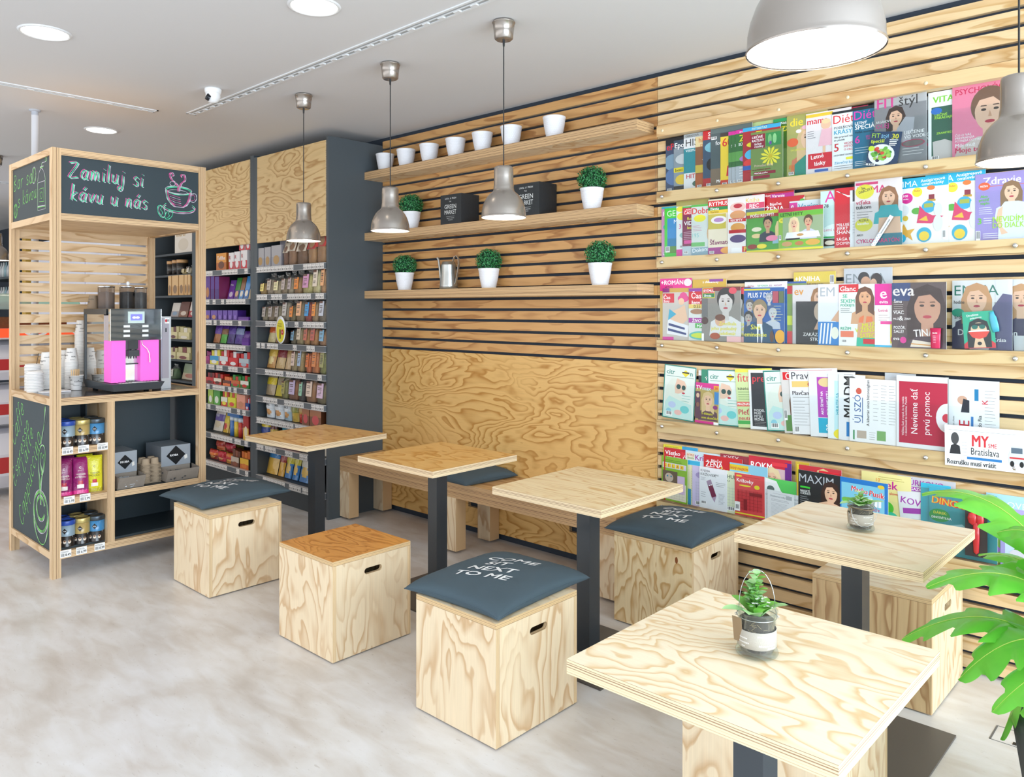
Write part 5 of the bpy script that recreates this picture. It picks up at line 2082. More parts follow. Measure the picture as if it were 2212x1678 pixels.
shelf_row(Z1[1], 'second shelf of the ' + L_, [
    ('box', -6.863, -6.765, .21, [PU, '#4a2478', '#8a2a5a', '#b87a40'], '', 'large purple chocolate tin'), ('box', -6.756, -6.686, .205, [PU, '#4a2478', '#8a2a5a'], '', 'narrow purple chocolate tin'), ('box', -6.677, -6.6, .20, [PU, '#4a2478', '#8a2a5a'], '', 'narrow purple chocolate tin'),
    ('bar', -6.582, -6.481, .17, ['#6a3a9c', '#7a4aa8', '#d8cce0'], 'Milka', 'purple chocolate bar', LB), ('bar', -6.473, -6.39, .19, ['#3a8a3a', PU, '#d8b880'], '', 'purple chocolate bar with green top', LB), ('bar', -6.382, -6.308, .19, ['#8a5a38', '#3a8ad0', '#e8e0d0'], '', 'blue and brown chocolate bar', LB),
    ('bar', -6.3, -6.22, .20, ['#3a90d8', '#2a70b8', '#f0e8d8'], '', 'bright blue chocolate bar', LB), ('bar', -6.212, -6.079, .20, ['#e8e4d0', '#c8a878', '#e8d8b8'], '', 'cream chocolate bar', LB)])
shelf_row(Z1[2], 'third shelf of the ' + L_, [('box', a, b, .085, ['#6c4aa8', '#54308c', '#48287c', c], '', 'small purple chocolate box', dict(depth=.08)) for a, b, c in ((-6.863, -6.765, '#b87a48'), (-6.756, -6.634, '#c89060'), (-6.625, -6.54, '#8a6ac0'), (-6.531, -6.448, '#8a6ac0'), (-6.439, -6.357, '#8a6ac0'), (-6.349, -6.268, '#8a6ac0'))] + [
    ('box', -6.26, -6.079, .03, ['#5a2f8c', '#7a4aa8', '#6a3a9c'], '', 'flat pile of purple chocolate bars', dict(depth=.2))])
shelf_row(Z1[3], 'fourth shelf of the ' + L_, [
    ('foil', -6.863, -6.739, .185, ['#5a3494', '#6a44a0', '#a86a38'], '', 'purple bag with brown lower part', LB), ('foil', -6.73, -6.617, .18, ['#5a3494', '#8a6038', '#4ea83a'], '', 'purple bag with green foot', LB), ('foil', -6.608, -6.481, .19, ['#43307c', '#5a3a9c', '#3a2a74'], '', 'dark purple bag', LB),
    ('foil', -6.473, -6.333, .19, ['#3a2f84', '#8a98c0', '#4a3090'], '', 'blue-purple bag', LB), ('foil', -6.325, -6.204, .12, ['#5a2f8c', '#6a3a9c', '#50288a'], '', 'low purple bag', LB), ('box', -6.196, -6.079, .06, ['#5a2f8c', '#6a3a9c', '#7a4aa8'], '', 'purple flat carton')])
shelf_row(Z1[4], 'fifth shelf of the ' + L_, [
    ('tray', -6.863, -6.783, .12, ['#a82a7a', '#8a2068', '#a82a7a'], '', 'magenta display carton'), ('tray', -6.774, -6.608, .135, ['#3a9ad0', '#e8d848', '#d8e0e0', '#e8e8e8'], '', 'blue display carton with yellow packs'), ('tray', -6.591, -6.439, .14, ['#d8e0e4', '#c82a2c', '#d83030', '#f0e8e0'], '', 'red and white display carton'),
    ('tray', -6.431, -6.26, .13, ['#d02a2c', '#b82024', '#c82a2c', '#e8e8e8'], '', 'red display carton of chocolate bars'), ('tray', -6.244, -6.079, .13, ['#b8c4cc', '#d03a3a', '#b8c0c8', '#a8b4c0'], '', 'grey display carton with red rim')])
shelf_row(Z1[5], 'sixth shelf of the ' + L_, [
    ('tray', -6.845, -6.712, .10, ['#c8282c', '#8a1c20', '#c8282c', '#5a2020'], '', 'red chocolate bar carton'), ('tray', -6.703, -6.557, .10, ['#e8dcc8', '#c83028', '#8a4a30', '#5a2a20'], '', 'white and red bar carton'), ('tray', -6.531, -6.398, .08, ['#6a3a2a', '#e8783a', '#7a3a7a', '#e8783a'], '', 'brown and orange bar carton'),
    ('tray', -6.382, -6.236, .10, ['#c86a3a', '#3a8a3a', '#e87a3a', '#c8302c'], '', 'orange and red bar carton'), ('tray', -6.22, -6.079, .11, ['#e8e4d8', '#2e7a34', '#3a8a3a', '#c8302c'], '', 'green and white bar carton')])
shelf_row(Z1[6], 'seventh shelf of the ' + L_, [
    ('jar', -6.863, -6.818, .12, ['#0f5a58', '#0a3a3a'], '', 'dark teal tube of mints'), ('box', -6.809, -6.712, .14, ['#a8c84a', '#7aa838', '#8ab040', '#e8e8e0'], '', 'light green sweets box'), ('box', -6.703, -6.582, .145, ['#4a9a3a', '#5aa840', '#3a8a30', '#e0e8d8'], '', 'green sweets box'),
    ('tray', -6.565, -6.448, .14, ['#e8e8d8', '#c83a30', '#c8b898', '#e8d838'], '', 'white and red sweets carton'), ('tray', -6.439, -6.3, .15, ['#e0dc3a', '#c8c828', '#d8d430', '#d84a40'], '', 'yellow sweets carton'), ('box', -6.284, -6.141, .12, ['#e8a088', '#d88a70', '#e09880', '#c88868'], '', 'salmon pink biscuit box'), ('tray', -6.134, -6.079, .10, ['#2a4a8a', '#c83a4a', '#2a4a8a', '#c8d0e0'], '', 'blue sweets carton')])
shelf_row(Z1[7], 'eighth shelf of the ' + L_, [
    ('foil', -6.863, -6.686, .21, ['#d8d0c8', '#6a58a0', '#e0d8c8', '#d8c8a8', '#fff'], 'Mysli', 'white and violet biscuit bag', LB), ('foil', -6.677, -6.582, .19, ['#e8c83a', '#e8d048', '#d8b030', '#d03a30'], '', 'yellow biscuit bag', LB), ('foil', -6.574, -6.481, .19, ['#c8a830', '#e8d048', '#c8a030'], '', 'gold biscuit bag', LB),
    ('jar', -6.464, -6.398, .17, ['#4a78b8', '#d8e0e8'], '', 'small blue snack tub'), ('jar', -6.39, -6.325, .165, ['#e0c038', '#d8e0d8'], '', 'small yellow snack tub'), ('jar', -6.316, -6.252, .165, ['#c83a30', '#d8e0e8'], '', 'small red snack tub'), ('jar', -6.244, -6.181, .16, ['#8a2a50', '#d8d8e0'], '', 'small wine-red snack tub'),
    ('box', -6.448, -6.236, .055, ['#3a80c0', '#2a68a8', '#3a80c0'], '', 'blue pack lying on the snack tubs', dict(dz=.172)), ('box', -6.173, -6.079, .22, ['#a82a28', '#e0b848', '#8a2020', '#e8d8b8'], '', 'red and yellow biscuit box')])
shelf_row(Z1[8], 'bottom shelf of the ' + L_, [
    ('box', -6.863, -6.739, .16, ['#d8c850', '#c8b440', '#c8b848', '#8a7a30'], '', 'yellow carton at the back', dict(y=3.42)), ('box', -6.73, -6.6, .16, ['#d8c850', '#c8b440', '#c8b848', '#8a7a30'], '', 'yellow carton at the back', dict(y=3.42)),
    ('foil', -6.863, -6.712, .085, ['#c83a28', '#e8803a', '#8a2a20', '#c89058'], '', 'low red and orange sweets bag'), ('foil', -6.703, -6.565, .085, ['#c8283a', '#b82030', '#c83a48', '#e0a070'], '', 'low red sweets bag'), ('foil', -6.557, -6.398, .085, ['#d87a30', '#c8302c', '#e89a40', '#e8b060'], '', 'low orange sweets bag'),
    ('foil', -6.809, -6.651, .08, ['#c8503a', '#a82a20', '#c8683a'], '', 'red sweets bag on top of the pile', dict(dz=.085, y=3.32)), ('foil', -6.634, -6.464, .08, ['#a81c30', '#c83040', '#8a1820'], '', 'dark red sweets bag on top of the pile', dict(dz=.085, y=3.32)),
    ('tray', -6.382, -6.244, .15, ['#c8b8a8', '#6a3a28', '#4a4038', '#8a4a30'], '', 'brown display carton'), ('tray', -6.228, -6.079, .16, ['#e8b830', '#c8641c', '#4a4038', '#d87a28'], '', 'orange display carton')])
C_ = 'coffee cabinet'
shelf_row(Z0[0], 'top shelf of the ' + C_, [('box', -7.597, -7.218, .27, ['#e6dccf', '#e6dccf', '#a82028', '#d8cbb8', '#c8a868'], 'merci', 'cream and red chocolate box seen through the kiosk', dict(depth=.05, y=3.33))])
shelf_row(Z0[1], 'second shelf of the ' + C_, [('jar', -7.722, -7.628, .135, ['#25221f', '#c89a68'], '', 'dark jar with tan lid'), ('jar', -7.607, -7.515, .14, ['#25221f', '#c89a68'], '', 'dark jar with tan lid'), ('jar', -7.495, -7.384, .14, ['#25221f', '#c89a68'], '', 'dark jar with tan lid'),
    ('clear', -7.364, -7.276, .07, ['#c8b070', '#e0d0a0'], '', 'small clear sweets bag'), ('clear', -7.256, -7.179, .08, ['#c8c0a8', '#e0d8c8'], '', 'small clear sweets bag')])
shelf_row(Z0[2], 'third shelf of the ' + C_, [('box', a, b, .19, ['#d8b078', '#c89a60', '#b88a50', '#8a6a48'], '', 'tall tan carton') for a, b in ((-7.639, -7.566), (-7.556, -7.414), (-7.404, -7.295), (-7.286, -7.227), (-7.218, -7.16))])
shelf_row(Z0[3], 'fourth shelf of the ' + C_, [('bar', -7.744, -7.576, .14, ['#d8d0c8', '#a8a0a0', '#8aa0b8'], '', 'pale chocolate bar', LB), ('bar', -7.566, -7.374, .15, ['#6a4034', '#8a6048', '#d8c8b8'], '', 'brown chocolate bar', LB), ('bar', -7.354, -7.179, .15, ['#e0d4c8', '#b03038', '#e0d4c8'], '', 'white and red chocolate bar', LB)])
shelf_row(Z0[4], 'fifth shelf of the ' + C_, [('tray', -7.618, -7.434, .12, ['#d8cc9a', '#c8bc88', '#d0c490', '#6a3430'], '', 'cream tray of sachets'), ('tray', -7.414, -7.179, .12, ['#d8cc9a', '#c8bc88', '#d0c490', '#e0d8c8'], '', 'cream tray of sachets')])
shelf_row(Z0[5], 'sixth shelf of the ' + C_, [('tray', -7.618, -7.474, .12, ['#d8cc9a', '#c8bc88', '#d0c490', '#6a3430'], '', 'cream tray of sachets'), ('tray', -7.454, -7.179, .12, ['#d8cc9a', '#c8bc88', '#d0c490', '#7a2a28'], '', 'cream tray of sachets')])
shelf_row(Z0[6], 'seventh shelf of the ' + C_, [('clear', -7.618, -7.515, .14, ['#5a7a48', '#d8d8c8'], '', 'clear bag of green sweets'), ('bar', -7.495, -7.179, .15, ['#9aa888', '#c8b8a0', '#b87a68'], '', 'pack of striped chocolate sticks', LB)])

# ================================================================== FAR PART OF THE SHOP
t = thing('tall_fridge', 'tall white refrigerator seen through the slats of the kiosk', 'refrigerator', (-9.80, 3.45, 0))
FR = flat('fridge_white', '#e9e9f2', .3)
m = MB()
m.box((-1.42, -.33, 0), (1.42, .33, 2.38), FR)
m.build('body', t, bevel=.01)
for k in range(3):
    m = MB()
    m.box((-1.40 + k * .94, -.345, .25), (-1.40 + k * .94 + .91, -.331, 2.15), flat('fridge_door_white', '#dfe0ee', .12))
    m.build('door', t)
t = thing('shelf_unit', 'dark shelf unit with bottles at the left edge behind the kiosk', 'shelf unit', (-13.2, 3.5, 0))
m = MB()
for z in (0.1, 1.25, 1.62, 1.98, 2.3):
    m.box((-1.4, -.25, z), (.55, .28, z + .03), ANTH)
m.box((.52, -.25, 0), (.56, .28, 2.33), ANTH)
m.box((-1.4, .26, 0), (.55, .28, 2.33), ANTHD)
m.build('carcass', t)
for z in (1.65, 2.01):
    for i in range(14):
        m = MB()
        m.lathe([(0, 0), (.035, 0), (.035, .13), (.014, .18), (.014, .22), (0, .22)], flat('bottle_' + '012'[i % 3], ('#d8e0e0', '#9ab8c0', '#c8ccd0')[i % 3], .2), 10)
        o = m.build('bottle')
        o.location = (-14.45 + i * .125, 3.33, z + .001)
        props(o, 'pale bottle in the %s row of the dark far shelf unit' % ('upper' if z > 2 else 'lower'), 'bottle', 'bottles on the dark far shelf')
t = thing('ice_cream_freezer', 'grey and white three-tier freezer with red panels at the left edge', 'freezer', (-7.9, 2.02, 0))
FG = flat('freezer_grey', '#8f8a86', .4)
FRED = flat('freezer_red', '#c83a3c', .35)
FW = flat('freezer_white', '#e6e6ee', .3)
for z0, z1 in ((.05, .565), (.575, .93), (.94, 1.30)):
    H_ = z1 - z0

    def prof(s, d):
        return [(d, z0 + d), (.42 - d, z0 + d), (.50 - d, z0 + H_ * .25), (.52 - d, z0 + H_ * .6), (.40 - d, z1 - d - .03), (.30 - d, z1 - d), (d, z1 - d)]
    m = MB()
    m.prism(prof(1, 0), -.40, -.36, 'xz', FG)
    m.prism(prof(1, 0), .36, .40, 'xz', FG)
    m.build('end_frame', t, bevel=.004)
    m = MB()
    m.prism(prof(1, .02), -.359, .359, 'xz', FW)
    m.build('tier_body', t)
    m = MB()
    pr = prof(1, .02)
    m.prism([(.435, z0 + .09), (.485, z0 + H_ * .3), (.503, z0 + H_ * .55), (.49, z0 + H_ * .55), (.42, z0 + .09)], -.35, .35, 'xz', FRED)
    m.box((.02, -.403, z0 + .05), (.38, -.4005, z0 + H_ * .7), FRED)
    m.build('red_panel', t)
m = MB()
m.box((-.1, -.45, 1.301), (.52, .75, 1.315), flat('freezer_top', '#d8dadc', .3))
m.box((.50, -.45, 1.315), (.525, .75, 1.39), emit('orange_sign', '#f0562c', .55))
ink = Ink(m, lambda u, v, n: (.5255 + n, -.45 + u * 1.2, 1.315 + v * .075), 1.2, .075, eps=.0008)
for cx in (.12, .42, .72):
    ink.E(cx, .5, .07, .40, '#fff')
    ink.E(cx, .55, .045, .25, '#e8442a')
m.build('sign_band', t)
t = thing('bread_basket', 'brown wicker basket on the freezer at the left edge', 'basket', (-7.65, 1.98, 1.391))
m = MB()
WK = flat('wicker', '#7a4a2c', .8, bump=.8, bscale=60, var=.3)
for a, b in (((-.2, -.35), (.2, -.33)), ((-.2, .33), (.2, .35)), ((-.2, -.33), (-.18, .33)), ((.18, -.33), (.2, .33))):
    m.box((a[0], a[1], 0), (b[0], b[1], .09), WK)
m.box((-.18, -.33, 0), (.18, .33, .01), WK)
m.build('basket_body', t)
m = MB()
for i in range(9):
    m.lathe([(0, -.02), (.03, -.01), (.035, .01), (.02, .03), (0, .035)], flat('bread_crust', '#b06a34', .7, var=.2, bscale=40), 10, (-.11 + (i % 3) * .1, -.25 + (i // 3) * .22, .05), sy=2)
m.build('bread', t)
# glass canopy over the basket
m = MB()
m.xf = Matrix.Translation((-7.6, 1.98, 1.52))
V, F = [], []
for i in range(13):
    a = math.radians(10 + i * 11)
    for y in (-.42, .42):
        V.append((.30 * math.cos(a), y, .16 * math.sin(a)))
F = [(2 * i, 2 * i + 1, 2 * i + 3, 2 * i + 2) for i in range(12)]
m.add(V, F, clear('counter_glass', '#d0f0e0', .25), smooth=True)
m.xf = None
o = m.build('sneeze_guard')
o.modifiers.new('s', 'SOLIDIFY').thickness = .005
props(o, 'curved greenish glass guard over the bread basket at the left edge', 'glass guard')
m = MB()
m.box((-11.6, 3.1, 0), (-11.45, 3.25, CEIL), flat('window_frame_yellow', '#c8a040', .5))
props(m.build('trim_5'), kind='structure', label='yellow door jamb far behind the kiosk')


# ================================================================== MAGAZINE RACKS
ROWZ = [2.195, 1.835, 1.378, 0.937, 0.490]
ROWB = [2.137, 1.777, 1.318, 0.872, 0.437]
ACRYL = clear('acrylic_sheet', '#fcfefe', .0, .03, .22)
BOARDM = ply_face('ledge_veneer', 'x', '#e6c491', '#c4935a', k=7, along=1.1, across=8.0)
RN = ['top', 'second', 'middle', 'fourth', 'lowest']
for r in range(5):
    z1, z0 = ROWZ[r], ROWB[r]
    t = thing('magazine_rack', '%s magazine ledge with clear acrylic guard on the slat wall' % RN[r], 'magazine rack', (-2.368, 3.712, z0), 0, 'plywood magazine ledges')
    W_ = 2.368 - 0.25
    m = MB()
    m.box((0, 0, 0), (W_, .060, z1 - z0), BOARDM, EZ, 'y')
    m.build('ledge_board', t, bevel=.0008)
    m = MB()
    m.box((-.005, -.005, -.002), (W_, -.001, z1 - z0 + .20), ACRYL)
    m.build('acrylic_guard', t)
    for i in range(7):
        m = MB()
        m.xf = Matrix.Translation((.036 + i * .332, -.005, (z1 - z0) / 2)) @ Matrix.Rotation(PI / 2, 4, 'X')
        m.lathe([(.0105, 0), (.0105, .002), (.008, .0065), (.003, .0085), (0, .009)], CHROME, 18)
        m.xf = None
        m.build('dome_screw', t)
    if r == 0:
        m = MB()
        m.box((0, 0, 2.500 - z0), (W_ - .11, .060, 2.560 - z0), BOARDM, EZ, 'y')
        m.build('header_board', t, bevel=.0008)
        for i in range(5):
            m = MB()
            m.xf = Matrix.Translation((.036 + i * .332, -.0004, 2.53 - z0)) @ Matrix.Rotation(PI / 2, 4, 'X')
            m.lathe([(.008, -.001), (.008, .0006), (0, .0006)], flat('wood_plug', '#f0dfb8', .5), 14)
            m.xf = None
            m.build('wood_plug', t)

FILM = clear('magazine_film', '#fefefe', .0, .10, .4, .28)
SPREAD = [[], [], [], [], []]


def M(row, x, zt, w, L, base, label, ops, rot=0.0, wrap=False, news=False, z0=None, cat='magazine', extra=None):
    SPREAD[row].append(dict(x=x, h=zt - (z0 or ROWZ[row]) , w=w, L=L, base=base, label=label, ops=ops, rot=rot, wrap=wrap, news=news, z0=z0 or ROWZ[row], cat=cat, extra=extra))


SK, SK2 = '#e8bf9f', '#d8a888'
R, E_, P_, T, L, B, F = 'R', 'E', 'P', 'T', 'L', 'B', 'F'
# ---- top ledge
M(0, -2.342, 2.492, .205, 0, '#3a4a68', 'dark blue magazine with red masthead, leftmost on the top ledge', [(R, 0, .87, 1, 1, '#14161c'), (T, 'eP', .03, .78, .12, '#d8202c', .5), (E_, .2, .55, .25, .15, '#7a98b0'), (E_, .25, .28, .26, .16, '#5a78a8'), (T, 'A', .32, .42, .08, '#e8d838', .3), (B, .05, .02)])
M(0, -2.289, 2.474, .205, 0, '#8a96a0', 'grey and yellow magazine with white masthead second on the top ledge', [(R, 0, .84, 1, 1, '#3a4a5a'), (T, 'Epocha', .03, .85, .10, '#fff', .9), (R, 0, .37, 1, .46, '#e8d428'), (T, 'besti', .05, .385, .06, '#111', .8), (E_, .3, .62, .25, .1, '#c8ccd0'), (E_, .25, .22, .2, .1, '#e0c040'), (R, 0, 0, 1, .1, '#2a2a28')])
M(0, -2.225, 2.497, .21, 0, '#dfe2e4', 'white magazine with big black initials over a teal picture, top ledge', [(R, 0, .93, 1, 1, '#a8b0b4'), (T, 'OBRAZOVÁ', .05, .945, .035, '#444', .9), (T, 'HIS', .06, .78, .13, '#222', .8, 0, 0), (R, 0, .30, 1, .74, '#2a8a96'), (T, 'VZESTUP A PÁD', .06, .68, .04, '#fff', .8), (T, 'HIT', .08, .2, .08, '#c8202c', .6), (E_, .5, .1, .25, .07, '#4a6a58')])
M(0, -2.152, 2.474, .205, 0, '#8a5a3a', 'brown magazine with cream top, top ledge', [(R, 0, .80, 1, 1, '#e0cc98'), (T, 'hi', .1, .88, .09, '#c8702a', .5), (T, 're', .15, .80, .07, '#c8702a', .5), (T, 'TRÓJA', .2, .5, .05, '#fff', .7), (R, 0, .3, 1, .45, '#c8b048'), (R, 0, 0, 1, .28, '#a8582c'), (B, .05, .02)])
M(0, -2.105, 2.496, .205, 0, '#38506a', 'red-topped magazine with blue and black picture, top ledge', [(R, 0, .84, 1, 1, '#c81e28'), (T, 'SVĚT', .15, .9, .07, '#fff', .8), (T, 'NA DLANI', .15, .85, .035, '#fff', .8), (E_, .35, .7, .3, .1, '#7ab8c8'), (E_, .4, .4, .3, .14, '#16181c'), (E_, .5, .26, .15, .07, '#e8982a'), (R, 0, 0, 1, .16, '#b02a2c'), (B, .1, .02)])
M(0, -2.058, 2.504, .235, 0, '#4a5a5e', 'dark teal magazine with small white letters, top ledge', [(R, 0, .9, 1, 1, '#5f6f70'), (T, 'foto', .12, .70, .07, '#e8ecec', .5), (R, .0, 0, 1, .3, '#7a6a58'), (T, 'MAX', .15, .06, .05, '#fff', .4), (B, .02, .8)])
M(0, -1.999, 2.468, .20, 0, '#c83a2c', 'yellow-framed magazine with red numerals, top ledge', [(R, 0, .93, 1, 1, '#3a3030'), (R, 0, .1, 1, .93, '#e8c838'), (T, '60', .05, .74, .16, '#d02028', .7), (F, .5, .62, .16, SK, '#3a2a20', '#c82838'), (F, .5, .36, .14, SK2, '#2a1c18', '#d8d8d8'), (E_, .5, .15, .25, .07, '#5a5a5a'), (B, .05, .0)])
for px, n in ((-2.0, 'first'), (-2.0, 'second'), (-2.0, 'third')):
    pass
GZ = [(R, 0, .93, 1, 1, '#d8289a'), (T, 'Architekt', .1, .945, .03, '#fff', .8), (T, 'Z', .1, .78, .12, '#d8e020', .5), (T, 'SÚŤAŽ', .08, .70, .05, '#fff', .7), (R, 0, .42, 1, .6, '#5a9a4a'), (E_, .5, .45, .4, .08, '#a878c0'), (R, 0, 0, 1, .32, '#a8b0b8'), (B, .05, .02), (L, .1, .28, .9, 4, .05, '#fff')]
M(0, -1.952, 2.468, .20, 0, '#2f6a35', 'green garden magazine with pink strip, left one of three alike', GZ)
M(0, -1.931, 2.467, .20, 0, '#2f6a35', 'green garden magazine with pink strip, middle one of three alike', GZ)
M(0, -1.908, 2.468, .20, 0, '#2f6a35', 'green garden magazine with pink strip, right one of three alike', GZ)
M(0, -1.867, 2.471, .20, 1, '#a82a30', 'dark red magazine with sky-blue top strip, top ledge', [(R, 0, .93, 1, 1, '#38a8d8'), (T, 'FOTOSÚŤAŽ', .25, .945, .035, '#e8f0c8', .7), (T, 'Z', .35, .78, .13, '#e8e020', .4), (E_, .3, .68, .2, .05, '#e8d828'), (E_, .3, .5, .25, .1, '#4ab0d8'), (E_, .3, .35, .28, .08, '#d83a38'), (R, 0, .22, 1, .3, '#2a58a8'), (B, .3, .04)])
M(0, -1.862, 2.499, .21, -1, '#c4dc9c', 'pale green magazine standing behind the others, top ledge', [(T, 'KÚRA', .3, .9, .04, '#c83a48', .3), (E_, .2, .9, .1, .04, '#f0f0f0')])
M(0, -1.782, 2.481, .18, -1, '#6a3a8c', 'purple magazine peeping out behind the herb magazine', [(T, 'Záhradkár', .05, .9, .05, '#fff', .9), (T, 'špeciál', .1, .82, .045, '#c8b0e0', .6)])
M(0, -1.716, 2.496, .20, -1, '#4a7a2e', 'dark green magazine with yellow lettering behind the herb magazine', [(R, 0, .95, 1, 1, '#1fa060'), (T, 'Naša', .2, .90, .04, '#fff', .3), (T, 'zá', .2, .78, .13, '#e8d838', .6), (R, 0, 0, 1, .5, '#6a8a48')])
M(0, -1.822, 2.441, .168, 2, '#6f8a4a', 'herb magazine with large yellow flower, top ledge', [(R, .0, .66, .45, .95, '#8a1c34'), (T, 'LIEČIVÉ', .04, .87, .05, '#fff', .38), (T, 'RASTLINY', .04, .80, .05, '#fff', .38), (T, 'léčivé', .12, .73, .045, '#fff', .3), (T, 'rostliny', .12, .68, .045, '#fff', .3), (R, .48, .68, .95, .95, '#2f8a48'), (E_, .6, .82, .06, .1, '#7ab878'), (E_, .75, .82, .06, .1, '#8ac888'), (E_, .62, .74, .04, .04, '#6a4a9a')] + [(P_, [(.62, .47), (.62 + .24 * math.cos(a), .47 + .16 * math.sin(a)), (.62 + .33 * math.cos(a + .16), .47 + .2 * math.sin(a + .16)), (.62 + .24 * math.cos(a + .36), .47 + .16 * math.sin(a + .36))], '#e4da3c') for a in [k * .5236 for k in range(12)]] + [(E_, .62, .47, .06, .04, '#c8b428'), (T, 'Prírodné látky', .12, .28, .05, '#e8c8b8', .7, 0, 0), (T, 'na pohybový aparát', .05, .21, .035, '#7a1c34', .6), (R, .1, .12, .78, .18, '#8a1c34'), (R, .08, .04, .6, .10, '#8a1c34'), (T, 'Mliečnik pryšťec', .12, .135, .03, '#fff', .6), (B, .01, .01, .06, .1)])
M(0, -1.645, 2.500, .20, 1, '#a8a860', 'olive magazine with a flower-crowned woman, top ledge', [(T, 'die', .08, .82, .13, '#f0d840', .8), (F, .55, .60, .22, SK, '#d8b888', '#c87a5a'), (E_, .3, .73, .07, .03, '#f0f0f0'), (E_, .45, .78, .07, .03, '#e8b0c0'), (E_, .62, .78, .07, .03, '#f4f0f0'), (E_, .76, .72, .06, .03, '#d88aa0'), (E_, .15, .56, .14, .07, '#e8643a'), (T, 'SVOJPEČNOSŤ', .1, .42, .03, '#e8e060', .6), (T, 'JEHO', .05, .16, .04, '#e07a30', .3), (T, 'TIGER?', .05, .12, .04, '#e07a30', .3), (E_, .7, .24, .14, .08, '#f0ece4'), (P_, [(.2, .0), (.9, 0), (.7, .3), (.5, .35), (.2, .2)], '#2f8a78'), (R, 0, 0, 1, .03, '#4aa84a'), (B, .05, .04)])
M(0, -1.548, 2.493, .215, 2, '#e6e0e2', 'parenting magazine with a baby in a pink dress, top ledge', [(R, .0, .93, .6, .98, '#e8c838'), (T, 'mama', .03, .82, .10, '#d82434', .9), (F, .80, .80, .13, SK, '#5a3828', '#c8c0c8'), (E_, .45, .79, .11, .08, SK), (E_, .45, .84, .10, .04, '#e8d0a0'), (P_, [(.28, .45), (.75, .45), (.62, .72), (.36, .72)], '#f0bcc8'), (R, .38, .3, .44, .45, SK), (R, .58, .3, .64, .45, SK), (L, .04, .7, .25, 4, .035, '#5a5a6a'), (R, .05, .1, .62, .34, '#d02434'), (T, 'Letné', .12, .25, .065, '#fff', .45, 5), (T, 'lásky', .2, .14, .065, '#fff', .4, 5), (R, .2, .04, .5, .08, '#3a68b8')])
M(0, -1.421, 2.480, .185, 2, '#e9eef2', 'white magazine with large red masthead and red numeral five, top ledge', [(R, 0, .96, 1, 1, '#18242c'), (T, 'Diéta', .03, .80, .14, '#e0242c', 1.2, 0, 0), (T, 'POSILŇOVŇA', .05, .71, .04, '#222', .9), (T, 'KRÁSY', .05, .62, .07, '#28a0c8', .8), (T, 'Ako pripraviť telo', .05, .56, .03, '#222', .8), (T, 'do plaviek', .05, .51, .03, '#222', .5), (T, '5', .05, .34, .13, '#d0242c', .25), (T, 'VEĽKÝCH', .3, .44, .035, '#d0242c', .6), (T, 'MÝTOV', .3, .39, .035, '#d0242c', .5), (T, 'O CELULITÍDE', .3, .34, .03, '#d0242c', .65), (T, 'HUDOBNÝ DOPING', .05, .26, .025, '#555', .8), (R, .35, .19, .7, .23, '#e8e030'), (T, 'Zázračný kofeín', .06, .13, .04, '#28a0c8', .8, 0, 0), (L, .05, .09, .7, 2, .035, '#333')])
M(0, -1.363, 2.492, .10, 0, '#c8385c', 'pinkish-red magazine top edge showing behind the white one', [(T, 'Moje', .15, .93, .04, '#f8d0d8', .8)])
M(0, -1.325, 2.483, .20, 2, '#146a8c', 'deep teal magazine with magenta masthead, top ledge', [(R, 0, .95, 1, 1, '#12242c'), (T, 'Diéta', .03, .80, .14, '#d838a8', 1.2, 0, 0), (T, 'LETNÝ', .05, .72, .045, '#fff', .4), (T, 'ŠPECIÁL', .05, .64, .07, '#fff', .8), (T, 'Veľká sezónna', .05, .58, .035, '#0a2028', .7), (T, '6', .05, .42, .12, '#d838a8', .25), (T, 'HORÚCICH', .3, .5, .03, '#d838a8', .55), (T, 'TRENDOV', .3, .46, .03, '#d838a8', .5), (L, .05, .34, .7, 3, .04, '#d8e8f0'), (P_, [(.9, .45), (1, .5), (1, .05), (.75, .0), (.6, .02), (.45, .22)], SK), (L, .05, .12, .4, 3, .03, '#fff')])
M(0, -1.227, 2.521, .218, 3, '#8a8d90', 'film-wrapped grey fitness magazine with a small salad booklet attached', [(R, 0, .82, 1, 1, '#b9bcbe'), (T, 'FIT', .05, .80, .15, '#e0489a', .38), (T, 'štýl', .48, .80, .13, '#333', .48, 0, -.01), (F, .42, .66, .14, SK, '#3a2820', '#b8b8c0'), (P_, [(.42, .42), (.75, .42), (.78, .62), (.6, .64), (.45, .5)], '#b4b8c0'), (T, 'ARGÁNOVÝ', .03, .60, .035, '#f0f0f0', .3), (T, 'OLEJ', .03, .53, .06, '#d8489a', .28), (T, 'LIEČENIE', .58, .40, .045, '#fff', .4), (T, 'VO VODE', .58, .34, .045, '#fff', .4), (E_, .75, .27, .22, .05, '#b03a5a'), (E_, .75, .27, .20, .04, '#77716e'), (L, .55, .2, .95, 3, .04, '#eee')], wrap=True, extra='salad')
M(0, -1.076, 2.482, .175, 1, '#6a6a6c', 'second grey fitness magazine just behind the wrapped one', [(R, 0, .8, 1, 1, '#a0a2a4'), (T, 'ČENIE', .35, .40, .045, '#fff', .4), (T, 'VODE', .35, .34, .045, '#fff', .4), (E_, .6, .27, .25, .05, '#b03a5a')])
